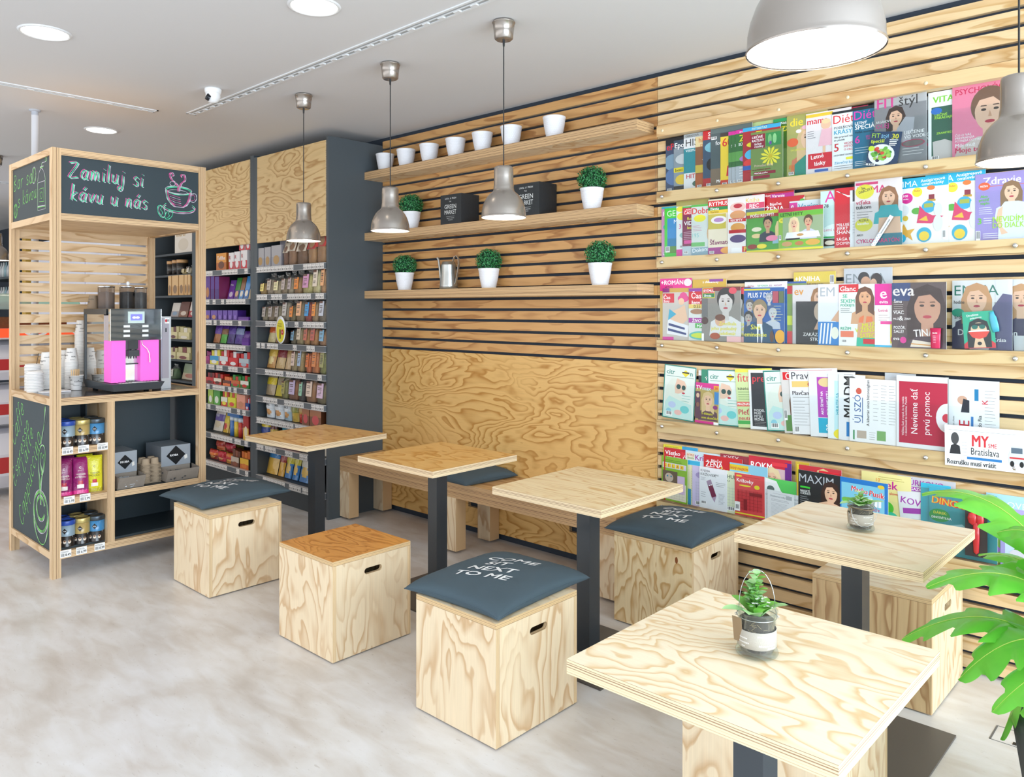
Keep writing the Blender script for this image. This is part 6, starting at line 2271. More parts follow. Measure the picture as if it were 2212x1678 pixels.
M(0, -1.008, 2.496, .22, 2, '#e8ecec', 'white and green nature magazine with rocks on its cover, top ledge', [(T, 'VITALITA', .08, .84, .09, '#7cc83a', .85, 0, .03), (R, .06, 0, 1, .78, '#2f5a48'), (E_, .15, .72, .10, .05, '#2a68b8'), (T, 'LIEČIVÉ', .12, .64, .035, '#a8e040', .4), (T, 'PARADAJKY', .12, .60, .035, '#a8e040', .4), (T, 'ZRANITEĽNOSŤ', .15, .38, .03, '#a8e040', .6), (P_, [(.1, 0), (.9, 0), (.85, .12), (.6, .2), (.3, .3), (.08, .28)], '#b8b4b0'), (P_, [(.7, .3), (1, .3), (1, .5), (.78, .45)], '#d8ccb4'), (B, .06, .02)])
M(0, -0.912, 2.500, .235, 3, '#ee8aa8', 'film-wrapped pink magazine with a woman\'s portrait, top ledge', [(T, 'PSYCHOLÓGIA', .05, .88, .08, '#d82a5c', .9), (F, .60, .60, .27, '#e8c0a4', '#7a5a44', '#d8c8c0', False), (T, 'ČO O VÁS', .05, .30, .03, '#fff', .3), (T, 'PREZRÁDZA', .05, .26, .03, '#fff', .35), (T, 'POTREBA DOTYKU?', .05, .22, .03, '#fff', .45), (T, 'Môj muž', .05, .15, .05, '#fff', .5), (T, 'Moje telo', .05, .07, .07, '#d82a5c', .7)], wrap=True)

# ---- second ledge
M(1, -2.369, 2.116, .20, 0, '#c88ab8', 'lilac-pink magazine at the left end of the second ledge', [(R, 0, .96, 1, 1, '#38b0c0'), (T, 'P', .05, .82, .09, '#fff', .3), (E_, .15, .6, .1, .05, '#38b0a8'), (B, .05, .05)])
M(1, -2.348, 2.106, .20, 0, '#3fc83a', 'bright green framed travel magazine with a sea view, second ledge', [(T, 'GEO', .08, .83, .12, '#e8f8e0', .8, 0, 0), (R, .09, .08, 1, .79, '#2a88c8'), (T, 'MADEIRA', .3, .68, .08, '#fff', .9, 0, 0), (P_, [(.5, .3), (.7, .62), (1, .7), (1, .3)], '#3a4a50'), (P_, [(.09, .08), (1, .08), (1, .2), (.5, .28), (.09, .22)], '#5a8a38'), (R, .09, .22, 1, .38, '#1878a8'), (B, .03, .1, .14, .12)])
M(1, -2.271, 2.140, .20, 0, '#dfe4e4', 'white magazine with yellow dots and pink foot, second ledge', [(R, 0, .9, 1, 1, '#a8a058'), (E_, .2, .72, .18, .07, '#e8e038'), (E_, .15, .85, .15, .05, '#e8e038'), (T, '31', .08, .5, .08, '#d8389a', .4), (E_, .3, .38, .2, .06, '#8ab8b8'), (R, 0, 0, .5, .13, '#d8389a'), (B, .1, .15)])
M(1, -2.231, 2.106, .20, 0, '#7a1c48', 'maroon magazine with red and white masthead box, second ledge', [(R, 0, .97, 1, 1, '#5ab848'), (R, .03, .83, .45, .96, '#d82434'), (T, 'NOVÝ', .12, .91, .035, '#fff', .28), (T, 'ČAS', .05, .84, .06, '#fff', .35), (T, 'Roman', .15, .72, .06, '#e8e038', .5), (T, 'VIDEL', .05, .62, .08, '#fff', .7), (T, 'leto', .15, .54, .06, '#e8e038', .5), (L, .04, .48, .5, 5, .035, '#e8c8d8'), (R, .05, .25, .8, .32, '#d84a9a'), (R, 0, 0, 1, .2, '#b8c8d0'), (B, .04, .05)])
M(1, -2.174, 2.108, .20, 0, '#cfd8d4', 'cookery magazine with red masthead and cake on a cloth, second ledge', [(R, 0, .96, 1, 1, '#58b84a'), (T, 'Dobré', .02, .82, .12, '#d8242c', .95), (E_, .25, .73, .18, .07, '#e8e030'), (E_, .72, .42, .26, .24, '#d8b088'), (E_, .7, .45, .2, .2, '#e8dcc8'), (E_, .68, .5, .07, .05, '#c8283a'), (E_, .78, .42, .07, .05, '#a81c30'), (E_, .68, .36, .07, .05, '#c8283a'), (E_, .8, .6, .07, .05, '#b8202c'), (L, .04, .58, .35, 4, .03, '#c85a88'), (T, '195', .03, .36, .08, '#8ac8c8', .35, 0, 0), (R, 0, .18, .4, .26, '#6ab86a'), (R, 0, 0, 1, .16, '#88a8b8'), (T, 'Dokonalá', .04, .06, .08, '#fff', .85, 5, 0)])
M(1, -2.072, 2.128, .205, 1, '#e8dcc4', 'cookery magazine with layered berry cake, second ledge', [(R, .0, .84, .62, .97, '#d8242c'), (T, 'RYTMUS', .03, .88, .07, '#fff', .56), (R, 0, .80, .62, .86, '#1f8a4a'), (T, 'života', .06, .805, .05, '#fff', .5), (R, 0, .74, .6, .80, '#e8c838'), (T, 'Varíme', .06, .75, .04, '#8a5a1c', .5), (T, 'Nepo', .64, .88, .05, '#a868b0', .34), (R, .0, .46, .5, .73, '#c8b84a'), (E_, .3, .62, .22, .07, '#f0e8e8'), (E_, .3, .62, .14, .04, '#b888c0'), (P_, [(.55, .32), (.98, .32), (.98, .44), (.58, .44)], '#e8c84a'), (P_, [(.58, .44), (.98, .44), (.98, .55), (.6, .52)], '#c8304a'), (E_, .8, .78, .16, .09, '#d83a68'), (T, 'Šťavnaté', .05, .18, .08, '#8a2868', .95), (R, 0, 0, 1, .13, '#a03888'), (E_, .55, .07, .2, .06, '#e8a048'), (B, .04, .02)])
M(1, -1.957, 2.127, .20, 1, '#e9e4e2', 'recipe book magazine with pastries and grey masthead band, second ledge', [(T, 'Kniha', .5, .88, .08, '#e8c838', .45, 0, 0), (R, .5, .77, 1, .87, '#d8486a'), (T, 'REC', .6, .78, .07, '#fff', .4), (E_, .28, .82, .22, .08, '#e8c0b8'), (E_, .28, .84, .12, .04, '#b8283a'), (E_, .28, .68, .22, .08, '#d89a68'), (R, .5, .6, 1, .76, '#5a6a78'), (R, .03, .56, .5, .62, '#c8242c'), (T, 'RECEPTY', .08, .57, .04, '#fff', .4), (E_, .28, .46, .2, .08, '#d89848'), (R, .03, .36, .5, .42, '#b81c28'), (E_, .28, .26, .22, .07, '#5a4a78'), (R, .5, .12, 1, .5, '#3a4450'), (E_, .7, .3, .18, .12, '#c82a48'), (R, .1, .0, .4, .1, '#f0f0f0'), (R, .4, .02, .8, .12, '#c81e28'), (T, 'Prá', .45, .03, .08, '#e8d838', .45)])
M(1, -1.832, 2.134, .22, -1, '#c82838', 'red magazine with white cursive masthead standing behind the recipe magazines', [(T, 'Nový', .3, .93, .04, '#fff', .3), (T, 'Čas', .02, .86, .08, '#fff', .4), (R, .45, .9, 1, .97, '#c02890'), (T, 'Varenie', .48, .91, .05, '#fff', .5), (T, 'pre', .2, .81, .03, '#fff', .2), (T, 'ženy', .03, .74, .06, '#fff', .4), (R, 0, .68, 1, .73, '#8ac048')])
M(1, -1.779, 2.105, .22, 0, '#c81c28', 'red magazine with diagonal white corner behind the green recipe magazines', [(P_, [(.45, .55), (1, .8), (1, .97)], '#e8e0d8'), (T, 'Báječná', .2, .86, .05, '#fff', .5), (T, 'ŽENA', .08, .74, .10, '#fff', .6), (E_, .95, .9, .06, .04, '#58b848')])
M(1, -1.633, 2.078, .20, 0, '#d8e8ee', 'pale blue cookery magazine with a pink emblem, second ledge', [(R, 0, .84, .2, .97, '#d8389a'), (T, 'e', .04, .86, .09, '#fff', .2), (T, 'Varíme', .22, .82, .12, '#2a98b8', .75, 0, 0), (R, .2, .78, .7, .82, '#d8389a'), (R, .2, .1, 1, .5, '#48b8d0'), (E_, .85, .65, .1, .08, '#e8d838'), (R, .6, .02, 1, .1, '#d8389a')])
RC = [(R, 0, .84, 1, .96, '#a83a38'), (R, 0, .92, 1, 1, '#c8c838'), (T, 'POŠLI RECEPT!', .1, .86, .07, '#fff', .85), (R, 0, 0, 1, .05, '#e8e038'), (R, .0, .05, .4, .83, '#4a9a3a'), (E_, .25, .56, .12, .055, '#e8e0c8'), (E_, .25, .4, .12, .055, '#e0c890'), (F, .52, .68, .1, '#c89a78', '#2a201c', '#2a3848', False), (F, .82, .58, .09, SK, '#e0c890', '#8ab8c8'), (E_, .62, .32, .14, .07, '#e888a8'), (E_, .15, .14, .12, .06, '#8a2a20'), (E_, .38, .14, .12, .06, '#e8d838'), (B, .85, .06, .1, .1)]
M(1, -1.829, 2.039, .235, 1, '#3f9a3a', 'green recipe magazine with a cooking couple, right copy slightly behind', RC)
M(1, -1.852, 2.041, .235, 2, '#3f9a3a', 'green recipe magazine with a bearded man and a blonde woman cooking, front copy', RC)
LH = [(R, 0, .90, 1, 1, '#c82858'), (R, 0, .80, 1, .91, '#6aba3a'), (T, 'LETNÍ HITY', .05, .81, .08, '#1c1c1c', .82), (E_, .1, .72, .09, .06, '#e8e038'), (T, '71', .05, .70, .04, '#333', .1), (R, .1, .05, 1, .78, '#98b088'), (F, .36, .62, .09, SK, '#e8d8a8', '#2a2a30'), (F, .68, .64, .09, '#d8a888', '#5a4430', '#c8d0e0', False), (P_, [(.15, .28), (.95, .28), (.9, .42), (.2, .42)], '#e8ecec'), (E_, .5, .35, .08, .03, '#c89858'), (R, .05, .07, .95, .24, '#78b838'), (E_, .2, .15, .12, .06, '#c89a68'), (E_, .48, .15, .1, .05, '#b87a48'), (E_, .78, .16, .16, .07, '#d8a848'), (R, 0, 0, 1, .05, '#e0d838'), (B, .02, .25, .05, .12)]
M(1, -1.647, 2.038, .232, 1, '#8ab84a', 'light green magazine with a young couple at a table, rear copy', LH)
M(1, -1.671, 2.040, .232, 2, '#8ab84a', 'light green magazine with a young couple at a laid table, front copy', LH)
M(1, -1.471, 2.109, .20, 1, '#c8e4e0', 'mint magazine with tall pink masthead letter and a salad bowl, second ledge', [(T, 'AN', .1, .80, .2, '#e0389a', .8, 0, 0), (T, '78', .08, .71, .06, '#222', .3), (E_, .65, .64, .3, .1, '#e8f0ec'), (E_, .65, .66, .22, .07, '#2f8a3a'), (E_, .35, .3, .3, .12, '#e8f8f4'), (T, 'Letní chutě', .08, .3, .05, '#d84a7a', .85, 0, 0), (R, .05, .18, .6, .21, '#38a858'), (R, .06, .04, .4, .17, '#3a2a24'), (E_, .22, .1, .12, .04, '#e8dcc8'), (R, .45, .04, .8, .17, '#2a2c34')])
M(1, -1.404, 2.115, .205, 2, '#d01c2c', 'bright red magazine with thin white capitals, second ledge', [(P_, [(.03, .95), (.08, .95), (.3, .84), (.8, .82), (.8, .85), (.3, .87)], '#fff'), (F, .55, .54, .14, SK2, '#2a1a18', '#c01828'), (T, 'MILUJE', .05, .36, .05, '#fff', .6, 0, 0), (T, 'JERRY', .05, .30, .05, '#fff', .5, 0, 0), (T, 'SHAN', .05, .23, .06, '#fff', .55, 0, 0), (T, 'SÁGA R', .05, .12, .05, '#fff', .55, 0, 0), (T, 'DOMINI', .05, .05, .05, '#fff', .55, 0, 0)])
M(1, -1.332, 2.099, .06, 2, '#e4e8ec', 'narrow white magazine edge beside the bright red one', [(R, .2, .8, .9, 1, '#26292e'), (L, .2, .6, .9, 8, .05, '#889')])
M(1, -1.309, 2.137, .205, 3, '#ece6e6', 'film-wrapped magazine with a curly-haired sportswoman and yellow discs', [(R, .02, .93, .5, .97, '#d8387a'), (T, 'EMMA', .05, .80, .11, '#d8387a', .8), (F, .72, .72, .15, SK, '#9a6a44', '#2ab8c0'), (P_, [(.48, .42), (.98, .42), (.9, .6), (.55, .6)], '#2ab0b8'), (P_, [(.5, .15), (.98, .15), (.96, .42), (.52, .42)], SK), (P_, [(.45, 0), (1, 0), (1, .18), (.5, .18)], '#1f7a8c'), (E_, .22, .83, .2, .11, '#e4e03a'), (T, '3x', .15, .86, .04, '#333', .15, 15), (T, 'DARČEKY', .1, .80, .04, '#333', .3, 15), (T, 'vďaka', .03, .64, .06, '#c8285a', .4), (T, 'tukom', .03, .57, .06, '#333', .4), (L, .05, .52, .4, 3, .04, '#555'), (E_, .2, .33, .19, .1, '#e4e03a'), (T, 'RIZIKÁ', .1, .38, .035, '#333', .2), (T, 'letného', .06, .33, .04, '#fff', .3), (T, 'AKO', .05, .16, .03, '#222', .15), (T, 'CYKLOMARATÓN', .04, .05, .06, '#d8287a', .9)], wrap=True, extra='ruler')
ANT = [(R, 0, .85, 1, 1, '#1cb0d8'), (T, 'EMMA', .03, .87, .09, '#e8f4f8', .46, 0, -.012), (T, 'Antistresové', .52, .92, .045, '#fff', .42, 3), (T, 'omaľovánky', .54, .87, .045, '#fff', .38, 3), (E_, .27, .70, .11, .08, '#d81c8c'), (T, '100', .21, .72, .035, '#fff', .12), (T, 'strán', .21, .68, .025, '#fff', .12), (E_, .46, .78, .09, .07, '#e8dc3a'), (T, 'Relax', .41, .79, .025, '#c83a3a', .1), (E_, .7, .83, .07, .035, '#e07a38'), (R, .66, .66, .76, .73, '#8a2a3a'), (R, .64, .63, .78, .66, '#c8982a'), (E_, .66, .55, .12, .09, '#3aa8d0'), (R, .58, .54, .74, .6, '#a8b04a'), (E_, .45, .5, .09, .05, '#58a83a'), (P_, [(.45, .32), (.7, .3), (.92, .4), (.72, .42), (.6, .48), (.5, .58), (.48, .45)], '#d83868'), (P_, [(.48, .36), (.65, .34), (.62, .42)], '#e8b838'), (P_, [(.15, .2), (.22, .32), (.28, .22), (.42, .24), (.34, .16), (.38, .06), (.28, .12), (.18, .05), (.22, .14)], '#e0a838'), (E_, .58, .14, .13, .11, '#38a8c8'), (E_, .58, .12, .09, .07, '#e8c838'), (E_, .16, .1, .1, .07, '#1cb0d8'), (T, 'leto', .12, .08, .03, '#fff', .1), (E_, .25, .4, .05, .04, '#d8b83a'), (E_, .82, .3, .08, .12, '#dfe0e0'), (E_, .82, .5, .07, .1, '#dfe0e0'), (E_, .22, .52, .1, .08, '#dfe0e2'), (B, .9, .06, .05, .13)]
M(1, -1.020, 2.140, .232, 1, '#f0f0ee', 'white colouring magazine with turquoise top, rear copy', ANT)
M(1, -1.159, 2.131, .232, 2, '#f0f0ee', 'white colouring magazine with turquoise top and coloured sea drawing, front copy', ANT)
M(1, -0.826, 2.117, .24, 2, '#9a8cc8', 'lavender health magazine with a smiling woman, right end of second ledge', [(T, 'Zdravie', .12, .83, .11, '#f0eef8', .85), (R, .2, .80, 1, .808, '#d86a4a'), (E_, .14, .81, .09, .06, '#e0603a'), (T, 'REŽIM', .08, .80, .025, '#fff', .12), (F, .55, .70, .12, SK, '#8a6a4a', '#dfe6f2'), (P_, [(.35, 0), (.85, 0), (.85, .3), (.8, .52), (.65, .56), (.45, .56), (.36, .45)], '#dce6f2'), (P_, [(.35, .45), (.42, .5), (.4, .2), (.5, .1), (.4, .08), (.32, .3)], SK), (T, 'Ako', .08, .64, .04, '#6ac83a', .2), (T, 'prežiť', .06, .59, .04, '#6ac83a', .25), (T, 'teplo', .08, .54, .04, '#6ac83a', .25), (L, .06, .49, .3, 4, .03, '#f0f0ff'), (T, '3', .04, .25, .09, '#6ac83a', .1), (L, .13, .33, .28, 3, .035, '#fff'), (T, 'NEVIDÍM', .27, .27, .08, '#a8d838', .45), (T, 'DO DIAĽKY', .27, .18, .08, '#a8d838', .52), (L, .12, .1, .4, 3, .03, '#fff'), (B, .01, .01, .07, .14)])

# ---- middle ledge
M(2, -2.378, 1.717, .20, -1, '#e0288c', 'hot pink booklet with white lettering behind the leftmost magazine, middle ledge', [(T, '+ROMÁN', .03, .90, .07, '#fff', .75), (E_, .87, .93, .12, .06, '#e8e0e8'), (T, 'od Nory', .15, .85, .03, '#3a1028', .6), (R, 0, .0, 1, .80, '#c8a040')])
M(2, -2.360, 1.663, .175, 0, '#c8c0b8', 'magazine with a woman in a pink hat on the beach, leftmost on the middle ledge', [(R, 0, .92, 1, 1, '#c8a048'), (R, 0, .92, .25, 1, '#8a2a7a'), (R, .02, .72, .42, .9, '#d0283c'), (T, 'Čas', .04, .79, .07, '#fff', .36), (T, 'ženy', .04, .73, .05, '#fff', .34), (E_, .75, .8, .2, .07, '#d8488a'), (E_, .75, .85, .13, .07, '#d8488a'), (E_, .68, .74, .1, .07, SK), (P_, [(.2, .3), (.6, .25), (.9, .4), (.8, .68), (.55, .6), (.3, .55)], SK), (P_, [(.15, .12), (.9, .06), (.95, .28), (.5, .35), (.2, .42)], '#e8e8ec'), (P_, [(.2, .18), (.85, .1), (.85, .14), (.2, .23)], '#2a3a78'), (P_, [(.22, .28), (.8, .2), (.8, .24), (.22, .33)], '#2a3a78'), (P_, [(.2, .38), (.5, .5), (.25, .6)], '#38a8c8'), (R, 0, 0, .4, .06, '#d8289a')])
M(2, -2.174, 1.707, .20, -1, '#d0a838', 'gold-topped magazine with purple tab behind the red one, middle ledge', [(T, 'z chladničky', .3, .94, .04, '#fff', .6), (R, .5, .96, .9, 1, '#8a3a9a')])
M(2, -2.194, 1.663, .20, 0, '#d8dcd8', 'red-masthead women\'s magazine with purple and green panels, middle ledge', [(R, 0, .95, 1, 1, '#c8a040'), (R, 0, .93, .5, .99, '#8a3a9a'), (R, 0, .68, 1, .93, '#c81e2c'), (T, 'Nový', .5, .88, .04, '#fff', .35), (T, 'Čas', .08, .80, .10, '#fff', .6), (T, 'pre', .35, .76, .03, '#fff', .2), (T, 'ženy', .08, .69, .07, '#fff', .6), (R, .0, .61, .6, .69, '#e8c868'), (T, '0.55', .15, .62, .06, '#111', .42), (E_, .25, .55, .2, .05, '#a87a5a'), (R, 0, .34, 1, .43, '#a8289a'), (T, 'ŽIVOT', .1, .35, .06, '#fff', .8), (R, .2, .24, 1, .33, '#38a83a'), (T, 'MAMY', .25, .25, .06, '#fff', .7), (E_, .35, .1, .34, .08, '#5ab8b0'), (E_, .35, .1, .28, .05, '#c8d838')])
RZ = [(R, .02, .80, .34, .99, '#e8d838'), (R, .03, .89, .33, .98, '#c81e28'), (T, 'RYTMUS', .05, .905, .055, '#fff', .27), (R, .03, .81, .33, .885, '#1f7a4a'), (T, 'života', .06, .825, .045, '#fff', .25), (R, .3, .93, 1, 1, '#7a2a2c'), (F, .62, .72, .2, '#c8c4c0', '#28282a', '#d8d8d8', False), (E_, .8, .93, .1, .06, '#d84a5a'), (E_, .48, .38, .13, .1, SK2), (E_, .48, .44, .13, .06, '#6a3a24'), (R, 0, .45, .15, .8, '#6a6a6a'), (E_, .08, .38, .09, .07, '#4a2a24'), (T, 'Zmeškala', .45, .30, .065, '#e8e038', .5), (T, 'jeho posledný', .25, .21, .065, '#e8e038', .7), (T, 'telefonát', .46, .12, .065, '#e8e038', .5), (E_, .35, .1, .13, .06, '#a84a24'), (R, .65, 0, 1, .1, '#e8b8b8'), (R, .0, .0, .06, .14, '#fff')]
M(2, -2.050, 1.662, .215, 1, '#8a8680', 'grey gossip magazine with a moustached man, rear copy at the middle ledge', RZ)
M(2, -2.113, 1.664, .23, 2, '#8a8680', 'grey gossip magazine with a black-and-white moustached man, front copy', RZ)
M(2, -1.872, 1.687, .225, 0, '#e8ecf0', 'white advertising leaflet above the blue weekly, middle ledge', [(R, 0, 0, 1, .88, '#3a68a8'), (E_, .14, .93, .1, .03, '#d8dce0'), (T, 'Dr.Max', .08, .92, .025, '#c8283a', .14), (T, 'TOP PONUKA', .3, .92, .03, '#3aa85a', .26), (T, 'JÚL - AUGUST', .58, .92, .03, '#a83a7a', .3)])
M(2, -1.870, 1.657, .215, 1, '#1f5aa0', 'blue weekly with a grey-haired man in a suit and four faces behind', [(R, 0, .95, .65, .98, '#d8d028'), (T, 'PLUS 7 DNÍ', .1, .82, .09, '#fff', .6), (F, .15, .67, .1, '#b8b0a8', '#5a5a5a', '#4a5a70', False), (F, .63, .80, .08, '#b8bcc0', '#98a0a8', '#3a5a88', False), (F, .12, .45, .1, '#a8a09a', '#2a2a2c', '#3a4a60', False), (F, .72, .52, .09, '#c0c4c8', '#b8bcc0', '#b8c0cc', False), (F, .40, .58, .165, '#dcb294', '#8a7a5c', '#1f4a68', False), (P_, [(.3, .0), (.5, .0), (.46, .34), (.34, .34)], '#e8ecf4'), (P_, [(.36, .0), (.44, .0), (.42, .28), (.38, .28)], '#4a5a78'), (P_, [(0, 0), (.34, 0), (.33, .33), (.15, .28), (0, .22)], '#1f4a68'), (P_, [(.46, 0), (.8, 0), (.72, .24), (.5, .33)], '#1f4a68'), (R, .72, .72, .86, .93, '#a84a5a'), (R, .87, .72, .99, .93, '#5a6a48'), (T, 'Sivé', .18, .24, .09, '#e8e028', .24), (T, 'eminencie', .02, .11, .08, '#e8e028', .55), (E_, .9, .12, .12, .12, '#e8a82a'), (E_, .7, .12, .05, .1, '#5a3a28'), (L, .75, .66, .98, 6, .05, '#e8e8a8')])
M(2, -1.647, 1.684, .10, 0, '#7a9a48', 'green and red magazine strip between the blue weekly and the film-wrapped one', [(R, 0, .97, 1, 1, '#2a5aa8'), (R, 0, .80, 1, .93, '#c8242c'), (R, 0, .3, 1, .45, '#c8d838'), (R, 0, 0, 1, .2, '#d8343c')])
M(2, -1.614, 1.729, .205, -1, '#e8d04a', 'yellow book with white lettering rising behind the wrapped magazines, middle ledge', [(T, '+KNIHA', .03, .87, .07, '#fff', .6), (R, 0, .80, 1, .85, '#d8b838'), (T, 'ZAKÁZANÉ STRANY', .03, .81, .03, '#3a3010', .7), (B, .86, .83, .1, .12)], wrap=True)
M(2, -1.617, 1.666, .185, 1, '#e8e6e6', 'wrapped magazine with a blonde woman and a black booklet, middle ledge', [(T, 'ev', .05, .83, .13, '#e8a030', .5), (F, .75, .78, .17, SK, '#a87848', '#e8e0dc'), (R, .1, 0, 1, .72, '#24262b'), (E_, .75, .55, .15, .15, '#d8c0a8'), (P_, [(.6, .25), (.95, .25), (.9, .5), (.78, .5)], SK), (T, 'ZAKÁZANÉ', .3, .14, .055, '#fff', .65), (T, 'STRANY', .5, .06, .055, '#fff', .45)], wrap=True)
M(2, -1.485, 1.667, .185, 1, '#e4e6ec', 'white magazine with a bare-shouldered man and striped booklet, middle ledge', [(T, 'EM', .06, .80, .15, '#a8b0b8', .7, 0, -.015), (F, .8, .70, .16, SK2, '#2a2428', SK2, False), (P_, [(.35, .4), (.6, .62), (1, .66), (1, .36)], SK2), (R, 0, 0, 1, .38, '#2a80c8')] + [(P_, [(.03 + .09 * i, .02), (.07 + .09 * i, .02), (.12 + .09 * i, .36), (.08 + .09 * i, .36)], '#f0f0f0') for i in range(4)] + [(E_, .45, .2, .1, .1, '#e8e8d8'), (R, .7, .05, 1, .3, '#1a1c20'), (E_, .95, .2, .1, .1, SK)])
M(2, -1.372, 1.739, .215, -1, '#cdd3da', 'pale grey magazine rising behind, showing two embracing heads', [(T, 'EMMA', .04, .80, .13, '#8a969c', .95, 0, -.015), (E_, .42, .87, .12, .08, '#26282e'), (E_, .46, .82, .1, .07, SK2), (E_, .68, .84, .12, .09, '#2c2228'), (E_, .62, .8, .07, .06, SK)], wrap=True)
M(2, -1.382, 1.663, .185, 2, '#eef0ee', 'white magazine with a woman in an orange bikini, middle ledge', [(R, 0, .87, .5, 1, '#d0202c'), (T, 'Glanc', .03, .89, .08, '#fff', .45), (F, .66, .78, .17, '#d8a47c', '#6a4430', '#d8a47c'), (P_, [(.45, .0), (.95, .0), (.95, .5), (.5, .5)], '#d8a47c'), (P_, [(.5, .38), (.62, .38), (.64, .5), (.52, .46)], '#e87a4a'), (P_, [(.68, .38), (.86, .4), (.84, .48), (.7, .48)], '#e87a4a'), (P_, [(.45, 0), (1, 0), (1, .14), (.46, .14)], '#2fb898'), (T, 'SE', .1, .78, .06, '#28b088', .2), (T, 'SEXEM', .05, .70, .06, '#28b088', .35), (T, 'POČKEJTE', .05, .64, .04, '#28b088', .35), (L, .05, .6, .35, 3, .03, '#333'), (R, .05, .14, .38, .24, '#e87a5a'), (T, 'REŽIM', .05, .26, .045, '#28b088', .3), (T, 'MUŽI', .6, .3, .07, '#e0e028', .35, 4), (T, 'V ŽENSK', .42, .22, .07, '#e0e028', .56, 4), (T, 'ŠATECH', .55, .13, .07, '#e0e028', .44, 4), (R, .62, .04, 1, .12, '#d0202c'), (B, .08, .05)])
M(2, -1.215, 1.662, .17, 2, '#f0f0f0', 'white magazine with a pink square emblem, middle ledge', [(R, 0, .66, .72, 1, '#e0289a'), (T, 'e', .15, .76, .17, '#fff', .5, 8), (T, 'evita', .12, .69, .05, '#fff', .5), (T, 'Letná', .1, .56, .045, '#d8287a', .45), (L, .1, .5, .4, 3, .04, '#a88'), (R, .15, .36, .95, .41, '#e04a9a'), (R, .4, .06, 1, .36, '#e8dc3a'), (T, 'Nev', .45, .28, .07, '#c8287a', .5), (T, 'zar', .48, .19, .07, '#c8287a', .5), (T, 'len', .42, .09, .07, '#c8287a', .45), (R, 0, 0, 1, .03, '#38b0d8')])
M(2, -1.139, 1.664, .225, 3, '#5a4c4c', 'wrapped magazine with a dark-haired woman and a raspberry tube sample', [(R, 0, .72, .35, 1, '#27447a'), (F, .66, .62, .27, '#c89a80', '#3a2a28', '#4a3a44'), (T, 'eva', .02, .80, .17, '#f0ece8', .5), (T, 'Šmu', .04, .69, .05, '#fff', .2), (L, .04, .66, .25, 4, .03, '#d8d0c8'), (T, 'VIAC', .03, .52, .05, '#fff', .2), (T, '&', .14, .42, .07, '#fff', .12), (T, 'MUŽI', .03, .43, .03, '#fff', .12), (T, 'ŽENY', .24, .43, .03, '#fff', .12), (T, 'POZÓR,', .04, .29, .045, '#fff', .22), (T, 'SALE!', .04, .23, .045, '#fff', .22), (T, 'eva', .03, .12, .05, '#fff', .15), (E_, .22, .12, .06, .05, '#e0389a'), (T, 'TINA', .42, .17, .11, '#fff', .38, 6), (P_, [(.35, .02), (.8, .02), (.78, .09), (.4, .13)], '#e8e0d0'), (P_, [(.36, .06), (.78, .04), (.78, .055), (.37, .075)], '#d89a38')], wrap=True, extra='tube')
EM = [(T, 'EMMA', .04, .78, .15, '#1f7a6a', .92, 0, -.012), (F, .42, .72, .19, SK, '#c89868', '#3a3a5a'), (P_, [(.62, 0), (1, 0), (1, .78), (.85, .8), (.68, .6)], '#5a5a80'), (T, 'hodine', .03, .66, .05, '#222', .18), (E_, .1, .53, .11, .06, '#28a888'), (T, 'Srdce', .04, .44, .05, '#222', .18), (P_, [(.0, 0), (.3, 0), (.28, .32), (.1, .36), (0, .3)], '#3a3a58'), (T, 'Don', .1, .2, .09, '#e8ecec', .25), (T, 'Krása', .7, .12, .05, '#fff', .2)]
M(2, -0.747, 1.671, .205, 1, '#dfe4e6', 'wrapped magazine with thin green capitals, rear copy with a small blue tube', EM, wrap=True, extra='bluetube')
M(2, -0.914, 1.671, .225, 3, '#dfe4e6', 'wrapped magazine with thin green capitals and a watermelon booklet, front copy', EM, wrap=True, extra='melon')

# ---- fourth ledge
CI = [(R, 0, 0, 1, 1, '#1f8a7c'), (R, .03, .02, .97, .98, '#e2ece4'), (T, 'citr', .08, .83, .09, '#1f8a7c', .42), (P_, [(.56, .87), (.68, .93), (.8, .87), (.68, .8)], '#e8d828'), (R, .57, .87, .79, .895, '#222'), (T, 'n', .82, .83, .09, '#1f8a7c', .12), (R, .08, .79, .94, .797, '#1f8a7c'), (P_, [(.05, .1), (.1, .6), (.25, .75), (.5, .77), (.42, .5), (.62, .4), (.8, .34), (.9, .1)], '#dfe8dc'), (P_, [(.38, .48), (.5, .48), (.62, .52), (.7, .56), (.72, .64), (.66, .72), (.42, .76), (.36, .6)], '#e8c4ac'), (E_, .48, .61, .07, .045, '#1e4a48'), (E_, .64, .60, .06, .045, '#1e4a48'), (E_, .64, .5, .05, .018, '#c83048'), (P_, [(.04, .03), (.95, .03), (.9, .3), (.5, .36), (.2, .42), (.08, .3)], '#bfe2dc'), (E_, .3, .26, .12, .06, '#b8c8e8'), (E_, .7, .2, .14, .07, '#6ac8c8'), (E_, .5, .13, .12, .05, '#e8b8b0'), (E_, .2, .14, .08, .05, '#88c8d8'), (B, .12, .05, .2, .08), (L, .6, .45, .92, 3, .05, '#4ab0a8')]
M(3, -2.348, 1.232, .200, 0, '#e2ece4', 'pale green fashion magazine with sunglasses, leftmost on the fourth ledge', CI, rot=3.5)
M(3, -2.138, 1.220, .05, -1, '#2a2c34', 'thin dark magazine edge behind the first pale green magazine', [(R, 0, .9, 1, 1, '#e8e8e8')])
M(3, -2.119, 1.226, .07, -1, '#1f8a6a', 'thin green magazine edge with white letters behind the television guide', [(T, 'Ý', .3, .8, .06, '#fff', .5)])
M(3, -2.083, 1.228, .195, 0, '#e2ece4', 'pale green fashion magazine with sunglasses behind the television guide', CI, rot=-1)
